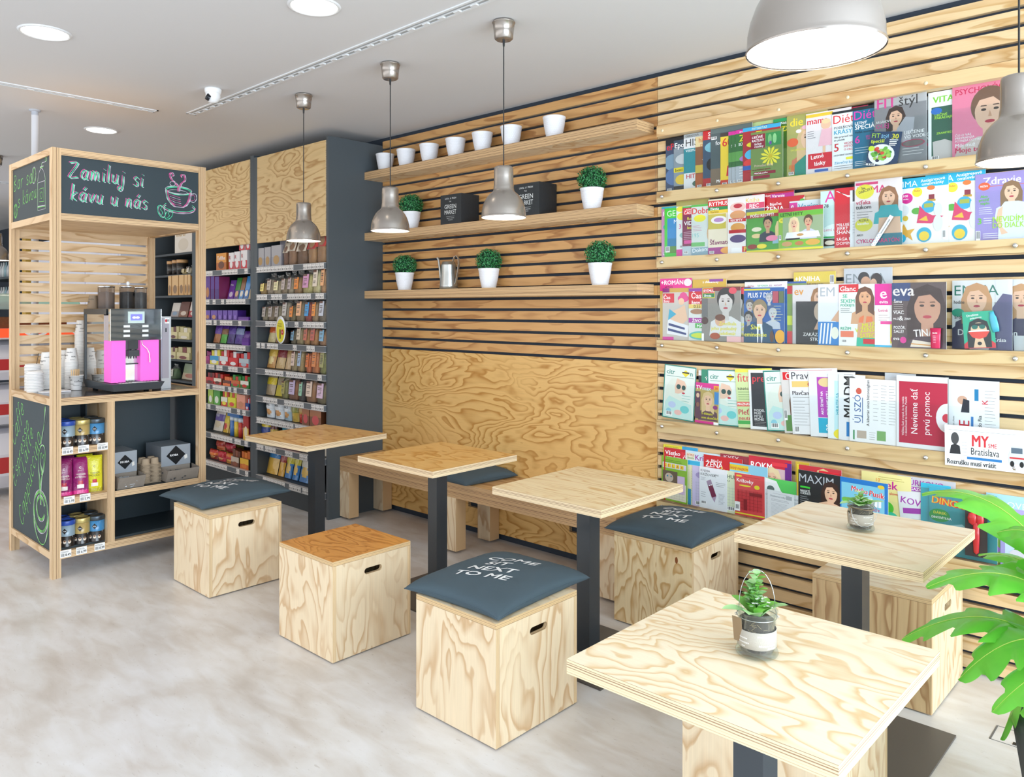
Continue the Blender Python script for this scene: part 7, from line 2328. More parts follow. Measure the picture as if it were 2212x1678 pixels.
M(3, -2.152, 1.153, .142, 2, '#b8a058', 'small television guide with a blonde woman, fourth ledge', [(R, 0, .86, 1, 1, '#d8288c'), (T, 'TV', .03, .83, .10, '#fff', .25), (T, 'max', .3, .82, .10, '#c8e8f0', .45), (R, .78, .84, 1, .95, '#e8a028'), (T, '28', .82, .86, .06, '#c8202c', .15), (F, .55, .58, .2, SK, '#d8bc88', '#5a3a48'), (R, 0, .1, .22, .78, '#5a3048'), (E_, .11, .68, .07, .06, SK), (E_, .11, .45, .07, .06, '#8a5a48'), (R, .82, .5, 1, .8, '#3a88c8'), (E_, .86, .42, .1, .05, '#8a2878'), (T, 'S diétami', .28, .22, .06, '#e8e028', .5), (T, 'som skončila!', .28, .12, .06, '#e8e028', .68), (R, 0, 0, 1, .06, '#d8288c'), (R, .8, 0, 1, .06, '#fff')], rot=1)
M(3, -1.923, 1.239, .20, 1, '#cfe0a0', 'light green fitness magazine with red script, fourth ledge', [(R, 0, .94, 1, 1, '#e8e048'), (T, 'fitness', .05, .78, .14, '#d83a48', .95, 0, 0), (T, 'bábätká', .05, .64, .045, '#222', .5), (L, .05, .6, .5, 4, .04, '#5a8a48'), (R, 0, .36, .6, .44, '#e86a58'), (T, 'MAZNAVÝ', .02, .38, .04, '#fff', .5), (T, 'Pleť', .03, .22, .09, '#c8284a', .6), (T, 'neutr', .03, .13, .07, '#c8284a', .6), (R, 0, .06, .6, .12, '#38a848'), (E_, .75, .5, .3, .3, '#f0f0d8')], rot=-4)
M(3, -1.847, 1.238, .20, 1, '#f0f0f2', 'white-edged black business magazine with red masthead, fourth ledge', [(R, .06, .05, .96, .95, '#23262e'), (T, 'presto', .1, .80, .12, '#d82c3a', .8, 0, .01), (T, 'MODEL', .12, .30, .04, '#e8e8e8', .4), (T, 'MUSÍ', .12, .25, .04, '#e8e8e8', .35), (T, 'MYSLI', .12, .20, .04, '#e8e8e8', .4), (T, 'BIZNIS', .12, .15, .04, '#e8e8e8', .4), (L, .12, .12, .5, 3, .025, '#888')], rot=-2.5)
M(3, -1.767, 1.238, .198, 1, '#e2ece4', 'pale green fashion magazine with sunglasses left of the newspapers', CI, rot=-4.5)
M(3, -1.675, 1.252, .20, 1, '#d8d4d0', 'weekly paper with a young woman and red masthead beside the newspapers', [(R, .05, .83, .6, .95, '#d8242c'), (T, 'ČAS', .12, .84, .09, '#fff', .4), (F, .45, .5, .2, SK, '#7a5a48', '#d8d4d0'), (R, .05, .03, .7, .28, '#5a8a48'), (E_, .3, .15, .1, .06, '#c84a4a'), (B, .02, .2, .08, .16)], rot=-4.5, news=True)
M(3, -1.631, 1.255, .235, 2, '#e6e6e8', 'folded newspaper with black headline and a swimmer photo', [(R, 0, .97, .9, .975, '#c8242c'), (T, 'Pravda', .05, .84, .11, '#3a3c44', .95, 0, .005), (R, .05, .72, .8, .81, '#e8c878'), (E_, .45, .76, .07, .04, '#c8483a'), (T, 'Plavčanov', .05, .60, .06, '#1c1c1e', .9), (L, .05, .56, .9, 1, .03, '#777'), (L, .05, .5, .4, 9, .045, '#999'), (L, .5, .5, .9, 3, .04, '#999'), (R, .45, .1, .95, .38, '#5aa8d0'), (P_, [(.45, .2), (.95, .28), (.95, .38), (.45, .34)], '#c84a5a'), (E_, .72, .18, .1, .07, '#5a4a48'), (B, .05, .02, .1, .1)], rot=-4, news=True, cat='newspaper')
M(3, -1.532, 1.246, .22, 2, '#e4e6e8', 'newspaper turned sideways with a purple advert and dark masthead', [(R, .18, .30, .55, .92, '#b04ab0'), (E_, .36, .84, .15, .07, '#e0c890'), (R, .18, .06, .55, .29, '#28a8c8'), (T, 'AKO ŠETRIŤ NA', .30, .34, .035, '#fff', None, 90), (T, 'PRENÁJME BYTU', .42, .34, .035, '#fff', None, 90), (T, '20', .44, .10, .07, '#fff', None, 90), (R, .62, .02, .78, .14, '#23304a'), (T, 'HN', .75, .04, .06, '#fff', None, 90), (T, 'HOSPODÁRSKE', .75, .16, .055, '#23304a', None, 90, 0), (L, .82, .9, .98, 14, .05, '#aaa')], rot=-2.5, news=True, cat='newspaper')
M(3, -1.436, 1.241, .15, 3, '#e4ecec', 'newspaper with a turquoise children\'s advert and yellow burst', [(R, .2, .1, .9, .9, '#bfe4ea'), (E_, .6, .8, .2, .08, '#5ab83a'), (T, 'HRAJTE SA', .35, .38, .05, '#28a0b8', None, 90), (T, 'A SPOZNAJTE', .55, .36, .05, '#28a0b8', None, 90), (T, 'SLOVENSKO', .75, .36, .05, '#28a0b8', None, 90), (P_, [(.4, .1), (.85, .15), (.85, .38), (.55, .3)], '#4a5ab0'), (P_, [(.35, .15), (.6, .1), (.6, .22), (.42, .22)], '#c8384a'), (E_, .4, .08, .22, .08, '#e8d838')], news=True, cat='newspaper')
M(3, -1.385, 1.243, .12, 3, '#dfe1e4', 'narrow strip of newspaper with bold sideways heading', [(T, 'MIADMIR', .55, .35, .14, '#1c1c1c', None, 90), (R, .3, .06, .7, .28, '#2a78b8'), (E_, .5, .9, .2, .08, '#5a5a5a')], news=True, cat='newspaper')
M(3, -1.334, 1.229, .21, 4, '#e8e9ea', 'newspaper turned sideways with blue masthead and columns of print', [(T, 'ÚJ SZÓ', .24, .30, .10, '#2a5a98', None, 90, 0), (R, .27, .30, .285, .7, '#2a5a98'), (T, 'A kibertér nincs biztonságban', .42, .26, .042, '#222', None, 90), (L, .50, .9, .62, 10, .06, '#999'), (L, .66, .9, .78, 14, .045, '#999'), (L, .82, .9, .96, 14, .045, '#999'), (R, .08, .03, .11, .18, '#1f8a4a'), (R, .16, .06, .36, .18, '#b8a898'), (R, .58, .05, .76, .2, '#7aa868'), (L, .42, .16, .55, 4, .035, '#999'), (E_, .2, .8, .06, .05, '#c85a48')], news=True, cat='newspaper')
M(3, -1.189, 1.259, .13, 3, '#d8dce0', 'newspaper edge with a red initial behind the dark red page', [(T, 'N', .9, .04, .5, '#c82838', None, 90), (T, 'vymysleli Švajčiari', .85, .45, .09, '#222', None, 90), (R, .0, .93, 1, 1, '#c8ced4')], news=True, cat='newspaper')
M(3, -1.128, 1.254, .205, 5, '#b42a44', 'newspaper with a whole dark red page and white sideways lettering', [(R, 0, .92, 1, 1, '#dfe2e6'), (R, 0, 0, .05, 1, '#dfe2e6'), (R, 0, 0, 1, .06, '#e4e6e8'), (T, 'Nevieme dať', .42, .20, .085, '#f4e8ea', None, 90, -.004), (T, 'prvú pomoc', .66, .20, .085, '#f4e8ea', None, 90, -.004), (T, 'Väčšina ľudí si myslí, že by vedela', .15, .16, .028, '#f0d8dc', None, 90), (T, 'v skutočnosti to nevieme. Pomôž', .21, .16, .028, '#f0d8dc', None, 90), (E_, 1.0, .45, .22, .2, '#e8e2e4'), (E_, .98, .45, .08, .06, '#c83a4a')], news=True, cat='newspaper')
M(3, -0.983, 1.252, .055, 4, '#d8dcdc', 'thin newspaper edges with tiny print right of the dark red page', [(L, .2, .9, .9, 22, .035, '#999'), (T, 'Chváli', .8, .06, .3, '#222', None, 90)], news=True, cat='newspaper')
M(3, -0.928, 1.246, .19, 4, '#e6e8ea', 'newspaper turned sideways with big red letters and a man in black', [(T, 'SME', .42, .12, .13, '#c8283a', None, 90, .03), (R, .45, .12, .50, .5, '#3a78b8'), (E_, .28, .72, .1, .06, '#c8a088'), (P_, [(.25, .55), (.42, .55), (.42, .72), (.3, .74)], '#2a2e38'), (R, .52, .72, .6, .88, '#1f78a8'), (T, 'ašovaním do Ria', .66, .1, .045, '#222', None, 90), (L, .72, .86, .95, 14, .045, '#999'), (T, 'K', .78, .68, .07, '#c83a4a', None, 90), (T, 'ani nielen o novom svetle z Ruska', .12, .1, .02, '#888', None, 90), (R, .85, 0, 1, .2, '#b8c0c0')], news=True, cat='newspaper')
M(3, -0.928, 1.057, .30, 6, '#e9ebed', 'folded landscape newspaper with red and black masthead and an ambulance', [(L, .05, .88, .9, 1, .05, '#777'), (E_, .13, .68, .05, .15, '#4a4a4c'), (P_, [(.06, .3), (.2, .3), (.19, .5), (.13, .55), (.08, .5)], '#2c2e32'), (T, 'MY', .34, .52, .28, '#d0343c', .20, 0, .03), (T, 'SME', .54, .52, .1, '#d0343c', .1), (T, 'Bratislava', .33, .32, .17, '#23262c', .34, 0, 0), (R, .28, .2, .7, .26, '#2a78b8'), (L, .22, .6, .3, 5, .08, '#99a'), (P_, [(.78, .2), (.96, .2), (.97, .42), (.93, .62), (.82, .62), (.78, .42)], '#d0d6dc'), (R, .81, .45, .94, .58, '#5a6a78'), (R, .79, .32, .96, .36, '#c83a3c'), (E_, .82, .2, .025, .07, '#222'), (E_, .93, .2, .025, .07, '#222'), (T, 'Rozrušku musí vrátit', .03, .05, .12, '#222', .6)], rot=-.5, news=True, z0=.885, cat='newspaper')

# ---- lowest ledge
M(4, -2.357, 0.798, .215, -1, '#e2d430', 'yellow and blue topped magazine at the back left of the lowest ledge', [(R, .55, .9, 1, 1, '#28a0d0'), (T, 'BADLO TOTO', .05, .94, .03, '#8a8020', .4)])
M(4, -2.351, 0.781, .20, 0, '#c81e2c', 'red magazine with white lettering behind the green puzzle magazine', [(T, 'Všetko', .04, .87, .08, '#fff', .6), (T, 'pre ženy', .1, .80, .06, '#fff', .5), (R, .55, .78, .9, .95, '#d83040'), (T, 'ČAS', .6, .80, .07, '#fff', .3)])
M(4, -2.214, 0.782, .22, 0, '#cfe4ee', 'pale blue crossword magazine with purple masthead at the back', [(R, .02, .83, .25, .96, '#e8e0c8'), (T, 'RYTMUS', .04, .9, .04, '#c8483a', .2), (T, 'života', .05, .85, .04, '#2a8a4a', .18), (T, 'Krížovky', .27, .84, .10, '#a8289a', .7), (R, .0, .74, .4, .82, '#38b0d8')])
M(4, -2.102, 0.774, .225, 1, '#d01c28', 'red magazine with white capitals and a yellow word, lowest ledge back row', [(T, 'Báječná', .2, .88, .05, '#fff', .35), (T, 'ŽENA', .05, .78, .10, '#fff', .45), (T, 'Špeciál', .45, .72, .08, '#e8e028', .4), (P_, [(.75, .9), (1, .85), (1, .6), (.8, .68)], '#c8d880')])
M(4, -2.005, 0.791, .20, 0, '#9a2a3a', 'dull maroon magazine top behind the crossword magazines', [(T, 'KXSX', .1, .9, .08, '#e8c8c8', .8)])
M(4, -1.844, 0.802, .225, 1, '#d8b8c0', 'red-topped magazine with a blonde woman, lowest ledge back row', [(R, 0, .84, 1, 1, '#d0283c'), (T, 'ROKM', .05, .80, .11, '#fff', .5), (F, .55, .66, .17, SK, '#e8d4a8', '#d8c0d0'), (R, .85, .6, 1, .95, '#6a2a8a'), (R, .55, .88, .9, .94, '#e83a48')])
M(4, -1.947, 0.753, .21, 2, '#8ac8e0', 'sky-blue magazine with yellow strip and red outlined letters', [(R, .0, .86, .5, .97, '#e8c828'), (T, 'letný magazín', .02, .88, .06, '#c83028', .46), (T, 'Kamarát', .1, .70, .12, '#e0343c', .85, -3, .03)])
M(4, -2.369, 0.733, .178, 3, '#8aba38', 'lime green puzzle magazine with a kitten, left end of the lowest ledge', [(R, .04, .74, .95, .86, '#d8d0e8')] + [(R, .08 + .16 * i, .755, .21 + .16 * i, .845, '#e8d838') for i in range(5)] + [(T, 'RELAX'[i], .10 + .16 * i, .77, .06, '#d8242c', .1) for i in range(5)] + [(R, .05, .42, .62, .68, '#6a5a4a'), (E_, .3, .53, .16, .1, '#c8b8a8'), (E_, .24, .56, .03, .02, '#2a88a8'), (E_, .38, .56, .03, .02, '#2a88a8'), (R, .05, .04, .95, .42, '#e8e4d0'), (R, .62, .2, .9, .6, '#d8c0e0'), (L, .08, .92, .9, 2, .035, '#3a5a18')] + [(R, .08, .08 + .06 * i, .9, .083 + .06 * i, '#a8a098') for i in range(5)] + [(R, .1 + .1 * i, .06, .103 + .1 * i, .4, '#a8a098') for i in range(8)])
GRIDN = [(R, .1, .1 + .07 * i, .92, .104 + .07 * i, '#a8b0b8') for i in range(8)] + [(R, .12 + .1 * i, .08, .125 + .1 * i, .62, '#a8b0b8') for i in range(8)]
M(4, -2.208, 0.705, .10, 2, '#e8e4b8', 'cream and blue magazine edges right of the lime green one', [(R, 0, 0, .3, .4, '#3a98b8'), (L, .3, .9, .9, 14, .06, '#b8b080')])
M(4, -2.169, 0.706, .20, 3, '#cfc4e4', 'lilac crossword magazine, lowest ledge', [(E_, .4, .78, .3, .1, '#a898c8'), (T, 'W', .2, .74, .1, '#3a3048', .3)] + GRIDN + [(B, .1, .04, .3, .09)])
M(4, -2.124, 0.709, .165, 4, '#eceef2', 'white crossword book with a drawn purple pencil figure', [(T, 'KNIHA', .05, .88, .06, '#26282e', .5, 0, 0), (T, 'plná', .55, .82, .05, '#26282e', .35, 0, 0), (T, 'KRÍŽOVIEK', .05, .79, .06, '#26282e', .85, 0, 0), (P_, [(.26, .66), (.42, .72), (.48, .6), (.32, .54)], '#a890a8'), (P_, [(.32, .54), (.48, .6), (.62, .34), (.46, .28)], '#7a2848'), (P_, [(.46, .28), (.62, .34), (.56, .18)], '#b8a0b8'), (E_, .38, .57, .02, .015, '#fff'), (E_, .44, .59, .02, .015, '#fff'), (L, .6, .66, .95, 3, .04, '#445'), (L, .7, .4, .95, 9, .03, '#889'), (L, .06, .38, .25, 3, .05, '#556'), (B, .06, .1, .2, .07), (L, .05, .74, .25, 3, .03, '#889')])
M(4, -1.978, 0.708, .15, 3, '#dfe6c4', 'pale green crossword magazine between the white and red ones', [(T, 'HUMOR', .12, .82, .09, '#3a4a38', .9), (T, '4,4', .12, .74, .04, '#3a4a38', .25)] + GRIDN + [(B, .12, .06, .3, .09)])
M(4, -1.916, 0.705, .165, 4, '#d8484a', 'red crossword magazine with white masthead and slanted grid', [(R, .06, .92, .24, .96, '#e8c838'), (L, .3, .93, .9, 1, .03, '#7a1c20'), (T, 'Krížovky', .07, .80, .085, '#fff', .75, -2), (E_, .35, .72, .2, .02, '#e8d828'), (E_, .75, .72, .09, .05, '#e8d828'), (R, .08, .14, .92, .62, '#c83a3e')] + [(R, .08, .18 + .075 * i, .92, .184 + .075 * i, '#5a1418') for i in range(6)] + [(R, .12 + .13 * i, .14, .126 + .13 * i, .62, '#5a1418') for i in range(6)] + [(R, .3, .14, .42, .4, '#8a2428'), (R, .5, .5, .92, .58, '#8a2428'), (R, .0, .1, .18, .32, '#f4f4f0'), (B, .02, .12, .14, .14), (R, 0, .04, 1, .07, '#e8d838')], rot=-.5)
M(4, -1.750, 0.705, .20, 2, '#5ac860', 'green and pink puzzle magazine above the grey ones', [(P_, [(0, 1), (.3, .95), (.5, .6), (.3, .5), (0, .5)], '#eef0f0'), (R, .82, .3, 1, 1, '#d838a8'), (T, 'Relax', .4, .62, .12, '#e02a9a', .4, -35), (E_, .15, .75, .1, .08, '#5a6a68'), (E_, .12, .6, .06, .05, '#e8e040')])
GP = [(L, .2, .93, .9, 1, .03, '#889'), (T, 'Osemsmerovky', .1, .82, .06, '#8a929a', .7), (R, .7, .8, .92, .92, '#b0b6bc'), (L, .15, .74, .9, 2, .04, '#667')] + [(L, .15, .62, .9, 14, .04, '#99a0a8')]
M(4, -1.757, 0.648, .10, 3, '#dcdfe4', 'grey puzzle booklet edge left of the two white puzzle booklets', GP)
M(4, -1.735, 0.645, .145, 4, '#e6e8ec', 'white puzzle booklet with grey print, left one, half hidden by the table', GP)
M(4, -1.628, 0.643, .15, 3, '#e6e8ec', 'white puzzle booklet with grey print, right one, half hidden by the table', [(T, 'Spoony', .12, .82, .07, '#a0a6ac', .5), (R, .7, .8, .92, .92, '#c8ccd0')] + GP[3:])
M(4, -1.605, 0.801, .07, 1, '#e0c040', 'yellow magazine edge with a blue figure left of the black-cover magazine', [(E_, .5, .82, .25, .05, '#2a78c8'), (R, .3, .6, .7, .74, '#2a78c8'), (T, '4', .4, .4, .05, '#222', .3)])
M(4, -1.582, 0.795, .215, 2, '#c8303c', 'red and white magazine showing behind the black-cover magazine', [(R, 0, 0, .04, 1, '#e8d828'), (F, .6, .82, .14, SK, '#e0c890', '#e8d8e0'), (R, .5, .88, .95, .95, '#e02838')])
M(4, -1.573, 0.772, .215, 3, '#23262a', 'black magazine with silver capitals and a dark-haired woman', [(T, 'MAXIM', .02, .80, .14, '#b8c0c8', .96, 0, 0), (F, .76, .68, .16, SK, '#3a2620', SK), (P_, [(.3, .2), (.98, .2), (.95, .5), (.7, .55), (.5, .5), (.35, .42)], SK), (P_, [(.62, .1), (.95, .12), (.9, .42), (.75, .45)], '#3a2822'), (R, .05, .70, .28, .73, '#38c838'), (T, 'NAHATÍ', .05, .63, .04, '#fff', .22), (T, 'A BOHATÍ', .05, .59, .04, '#fff', .24), (L, .05, .55, .25, 4, .035, '#c8ccd0'), (E_, .18, .4, .05, .015, '#38c838'), (R, 0, .3, .2, .33, '#28a0d8')])
M(4, -1.292, 0.800, .215, 2, '#ece29a', 'light yellow children\'s magazine with balloons, behind the blue one', [(L, .35, .94, .95, 2, .03, '#a89a40'), (T, '10', .3, .87, .05, '#e88a28', .1), (T, 'ek', .5, .78, .12, '#c8289a', .4), (E_, .5, .5, .16, .1, '#58c83a'), (E_, .6, .35, .16, .1, '#38c8a8'), (E_, .4, .4, .12, .09, '#e8c028'), (T, 'malý slovník', .4, .70, .04, '#d84a48', .5)])
M(4, -1.136, 0.802, .235, 1, '#c8c8ce', 'light grey newspaper with purple capitals, lowest ledge back row', [(T, 'ČÚRKOVO', .1, .88, .08, '#a03aa8', .7), (R, .1, .80, .5, .86, '#a03aa8'), (T, 'MAGAZÍN', .12, .81, .04, '#fff', .35)], news=True, cat='newspaper')
M(4, -1.134, 0.731, .15, 2, '#dfe0e4', 'folded newspaper corner with purple circles of lettering', [(T, 'KOVO', .05, .80, .12, '#a03aa8', .85, -12), (R, .1, .60, .9, .70, '#a03aa8'), (L, .15, .5, .9, 8, .05, '#aaa')], rot=-6, news=True, cat='newspaper')
M(4, -1.365, 0.772, .218, 4, '#7cc8e4', 'sky-blue children\'s magazine with red wavy title and a blue toy', [(R, 0, .92, 1, 1, '#1a78c8'), (R, 0, 0, .03, 1, '#1a78c8'), (R, .93, 0, 1, 1, '#1a78c8'), (E_, .35, .6, .12, .09, '#a8dcf0'), (E_, .6, .7, .1, .07, '#a8dcf0'), (E_, .12, .64, .08, .04, '#6ac848'), (T, 'Macko', .24, .80, .085, '#fff', .34, -5, .05), (T, 'Macko', .24, .80, .085, '#e02434', .34, -5, .02), (T, 'Pusík', .62, .77, .085, '#fff', .30, -5, .05), (T, 'Pusík', .62, .77, .085, '#e02434', .30, -5, .02), (E_, .86, .93, .07, .03, '#e8c838')] + [(R, .58 + .075 * i, .60, .64 + .075 * i, .70, '#f0f4f8') for i in range(4)] + [(T, 'DARČEK', .62, .53, .04, '#d8387a', .22), (P_, [(.6, .2), (.8, .16), (.86, .34), (.72, .42), (.62, .36)], '#1a98d8'), (P_, [(.68, .24), (.76, .22), (.78, .4), (.7, .42)], '#1484c0')])
DN = [(R, 0, .93, 1, 1, '#28b8d8'), (T, 'DINOSAUŘI', .04, .76, .11, '#e8501c', .92, -5, .035), (T, 'DINOSAUŘI', .04, .765, .10, '#f0c838', .90, -5, .01), (E_, .16, .58, .16, .1, '#2f9a4a'), (T, 'DÁREK:', .07, .60, .04, '#e8e038', .2), (T, 'DINOSVÍTILNA', .04, .53, .035, '#fff', .3), (P_, [(.1, .3), (.3, .45), (.5, .5), (.6, .42), (.62, .2), (.4, .1), (.1, .12)], '#a8d8e0'), (E_, .3, .2, .2, .1, '#2a98c0')]
M(4, -1.036, 0.785, .12, 2, '#3a98a8', 'turquoise magazine edge with a yellow initial behind the dinosaur magazine', [(R, 0, .93, 1, 1, '#28b8d8'), (T, 'D', .3, .76, .12, '#f0b838', .5)])
M(4, -1.001, 0.773, .26, 4, '#3f98a0', 'wrapped turquoise children\'s magazine with orange title and a red toy', DN, wrap=True, extra='redtoy')
M(4, -0.786, 0.779, .24, 3, '#a8d4e4', 'pale blue children\'s magazine with a flowery garden cover', [(R, 0, .0, 1, .45, '#8ab858'), (T, 'LEDOVÉ', .05, .82, .09, '#e8f4fc', .6, 0, 0), (T, 'KRÁLOVSTVÍ', .02, .73, .07, '#e8f4fc', .7, 0, 0), (R, 0, .67, .45, .70, '#d8389a'), (E_, .2, .4, .12, .05, '#a878c8'), (E_, .35, .5, .1, .04, '#b888d0'), (E_, .12, .2, .1, .05, '#a878c8'), (E_, .5, .3, .1, .05, '#d8a8e0'), (E_, .9, .8, .1, .07, '#e8e8f4')])
M(4, -0.734, 0.726, .21, 5, '#b0a4dc', 'lilac children\'s sticker pack with two pens in the lower right rack', [(R, .08, .02, .95, .9, '#d4e4f4'), (E_, .45, .80, .2, .1, '#4a5ac0'), (T, '2', .42, .80, .05, '#fff', .1)] + [(E_, .3 + .15 * (i % 3), .62 - .07 * (i // 3), .055, .035, ('#c86aa0', '#4ab0c8', '#d8b848')[i % 3]) for i in range(9)] + [(E_, .42, .40, .22, .05, '#8a9ae0'), (T, '12', .36, .39, .03, '#d8389a', .12), (R, .72, .3, .78, .8, '#d838a0'), (R, .84, .3, .90, .8, '#38a8b8'), (E_, .35, .2, .2, .12, '#e8e0e8')])


def extras(t, kind, w, h):
    m = MB()
    if kind == 'salad':
        m.xf = Matrix.Translation((-.035, -.0105, .01)) @ Matrix.Rotation(math.radians(9), 4, 'Y')
        ww, hh = .135, .155
        m.box((0, -.0015, 0), (ww, .0, hh), PRINT, col=lin('#1f3a5c'))
        ink = Ink(m, lambda u, v, n: (u * ww, -.0016 - n, v * hh), ww, hh, eps=.0001)
        ink.T('FIT', .06, .82, .13, '#a8d838', .3, 0, 0)
        ink.T('štýl', .36, .82, .11, '#8ac8e8', .3, 0, 0)
        ink.T('30', .70, .80, .14, '#e8e028', .25)
        ink.T('špeciál', .06, .66, .10, '#d8e828', .6, 5)
        ink.E(.45, .34, .42, .30, '#eef2ee')
        rnd = random.Random(5)
        for i in range(44):
            a, r = rnd.random() * 6.28, math.sqrt(rnd.random()) * .8
            ink.poly([(.45 + .36 * r * math.cos(a) + .07 * math.cos(k * 1.05), .34 + .26 * r * math.sin(a) + .05 * math.sin(k * 1.05)) for k in range(6)], rnd.choice(['#3f8a2e', '#6ab03a', '#8ac848', '#c8302c', '#d84838', '#2a2a48', '#a8c858']))
        ink.E(.12, .5, .1, .08, '#c8e038')
        ink.L(.66, .75, .95, 4, .05, '#fff', .02)
        ink.B(.02, .01, .3, .06)
        m.build('attached_booklet', t)
    elif kind == 'ruler':
        m.xf = Matrix.Translation((.075, -.0105, .004)) @ Matrix.Rotation(math.radians(32), 4, 'Y')
        m.box((0, -.001, 0), (.018, 0, .155), PRINT, col=lin('#f4f4f6'))
        ink = Ink(m, lambda u, v, n: (u * .018, -.0011 - n, v * .155), .018, .155, eps=.0001)
        for i in range(9):
            ink.E(.2 + .5 * (i % 2), .04 + i * .045, .1, .01, '#5a90b8')
        ink.T('návod na tvoj pohyb', .7, .42, .04, '#333', None, 90)
        m.build('attached_ruler', t)
    elif kind == 'tube':
        m.xf = Matrix.Translation((w * .83, -.014, .003))
        m.lathe([(0, 0), (.016, 0), (.019, .004), (.020, .05), (.022, .086), (0, .087)], flat('raspberry_tube', '#c81850', .25, coat=.6), 20, sy=.35)
        ink = Ink(m, lambda u, v, n: (-.014 + u * .028, -.0078 - n, .01 + v * .07), .028, .07, eps=.0002)
        ink.T('GLISS', .15, .75, .09, '#fff', .7)
        ink.L(.3, .6, .7, 5, .1, '#f0a8c0', .03)
        m.build('attached_tube', t)
    elif kind == 'bluetube':
        m.xf = Matrix.Translation((w * .62, -.013, .005))
        m.lathe([(0, 0), (.012, 0), (.015, .004), (.015, .055), (.010, .066), (.010, .085), (0, .086)], flat('blue_tube', '#4ab8d0', .25, coat=.6), 18, sy=.35)
        m.lathe([(.0152, .02), (.0153, .05)], flat('violet_band', '#8a2a8c', .3), 18, sy=.37)
        m.build('attached_tube', t)
    elif kind == 'melon':
        m.xf = Matrix.Translation((.052, -.0105, .002)) @ Matrix.Rotation(math.radians(-4), 4, 'Y')
        ww, hh = .118, .155
        m.box((0, -.0015, 0), (ww, 0, hh), PRINT, col=lin('#25b08c'))
        ink = Ink(m, lambda u, v, n: (u * ww, -.0016 - n, v * hh), ww, hh, eps=.0001)
        ink.P([(0, 0), (1, 0), (1, .12), (.8, .25), (.2, .25), (0, .12)], '#d83a44')
        ink.P([(.12, .02), (.88, .02), (.88, .4), (.78, .72), (.5, .82), (.22, .72), (.12, .4)], '#23262b')
        ink.E(.5, .5, .26, .2, '#e8c4a0')
        ink.P([(.3, .02), (.7, .02), (.62, .3), (.38, .3)], '#e8c4a0')
        ink.P([(.3, .68), (.7, .68), (.72, .6), (.28, .6)], '#23262b')
        ink.E(.38, .58, .1, .06, '#1a6a60')
        ink.E(.62, .58, .1, .06, '#1a6a60')
        ink.P([(.16, .45), (.84, .45), (.72, .3), (.5, .25), (.28, .3)], '#e8483c')
        ink.P([(.16, .45), (.84, .45), (.82, .48), (.5, .50), (.18, .48)], '#f4f0e8')
        ink.E(.5, .13, .07, .05, '#23262b')
        ink.T('Dražíme', .15, .86, .06, '#fff', .5, 6)
        ink.T('pokušenie', .25, .79, .05, '#fff', .5, 6)
        m.build('attached_booklet', t)
        m = MB()
        m.xf = Matrix.Translation((.162, -.014, .115)) @ Matrix.Rotation(math.radians(-12), 4, 'Y')
        m.lathe([(0, -.04), (.012, -.04), (.015, -.02), (.014, .02), (.009, .034), (.009, .045), (0, .046)], flat('blue_tube', '#4ab8d0', .25), 18, sy=.35)
        m.build('attached_tube', t)
    elif kind == 'redtoy':
        m.xf = Matrix.Translation((.165, -.02, .0))
        m.box((-.02, .003, .02), (.062, .008, .235), flat('toy_card', '#3a3030', .5))
        m.lathe([(0, .15), (.014, .16), (.019, .18), (.014, .2), (0, .205)], flat('red_toy', '#d82a30', .25, coat=.6), 16, (.008, 0, 0), sy=.6)
        m.lathe([(0, .03), (.010, .04), (.013, .1), (.012, .16), (0, .17)], MATS['red_toy'], 16, (.022, 0, 0), sy=.6)
        m.lathe([(0, .14), (.012, .15), (.016, .18), (.012, .2), (0, .205)], MATS['red_toy'], 16, (.036, 0, 0), sy=.6)
        m.build('attached_toy', t)


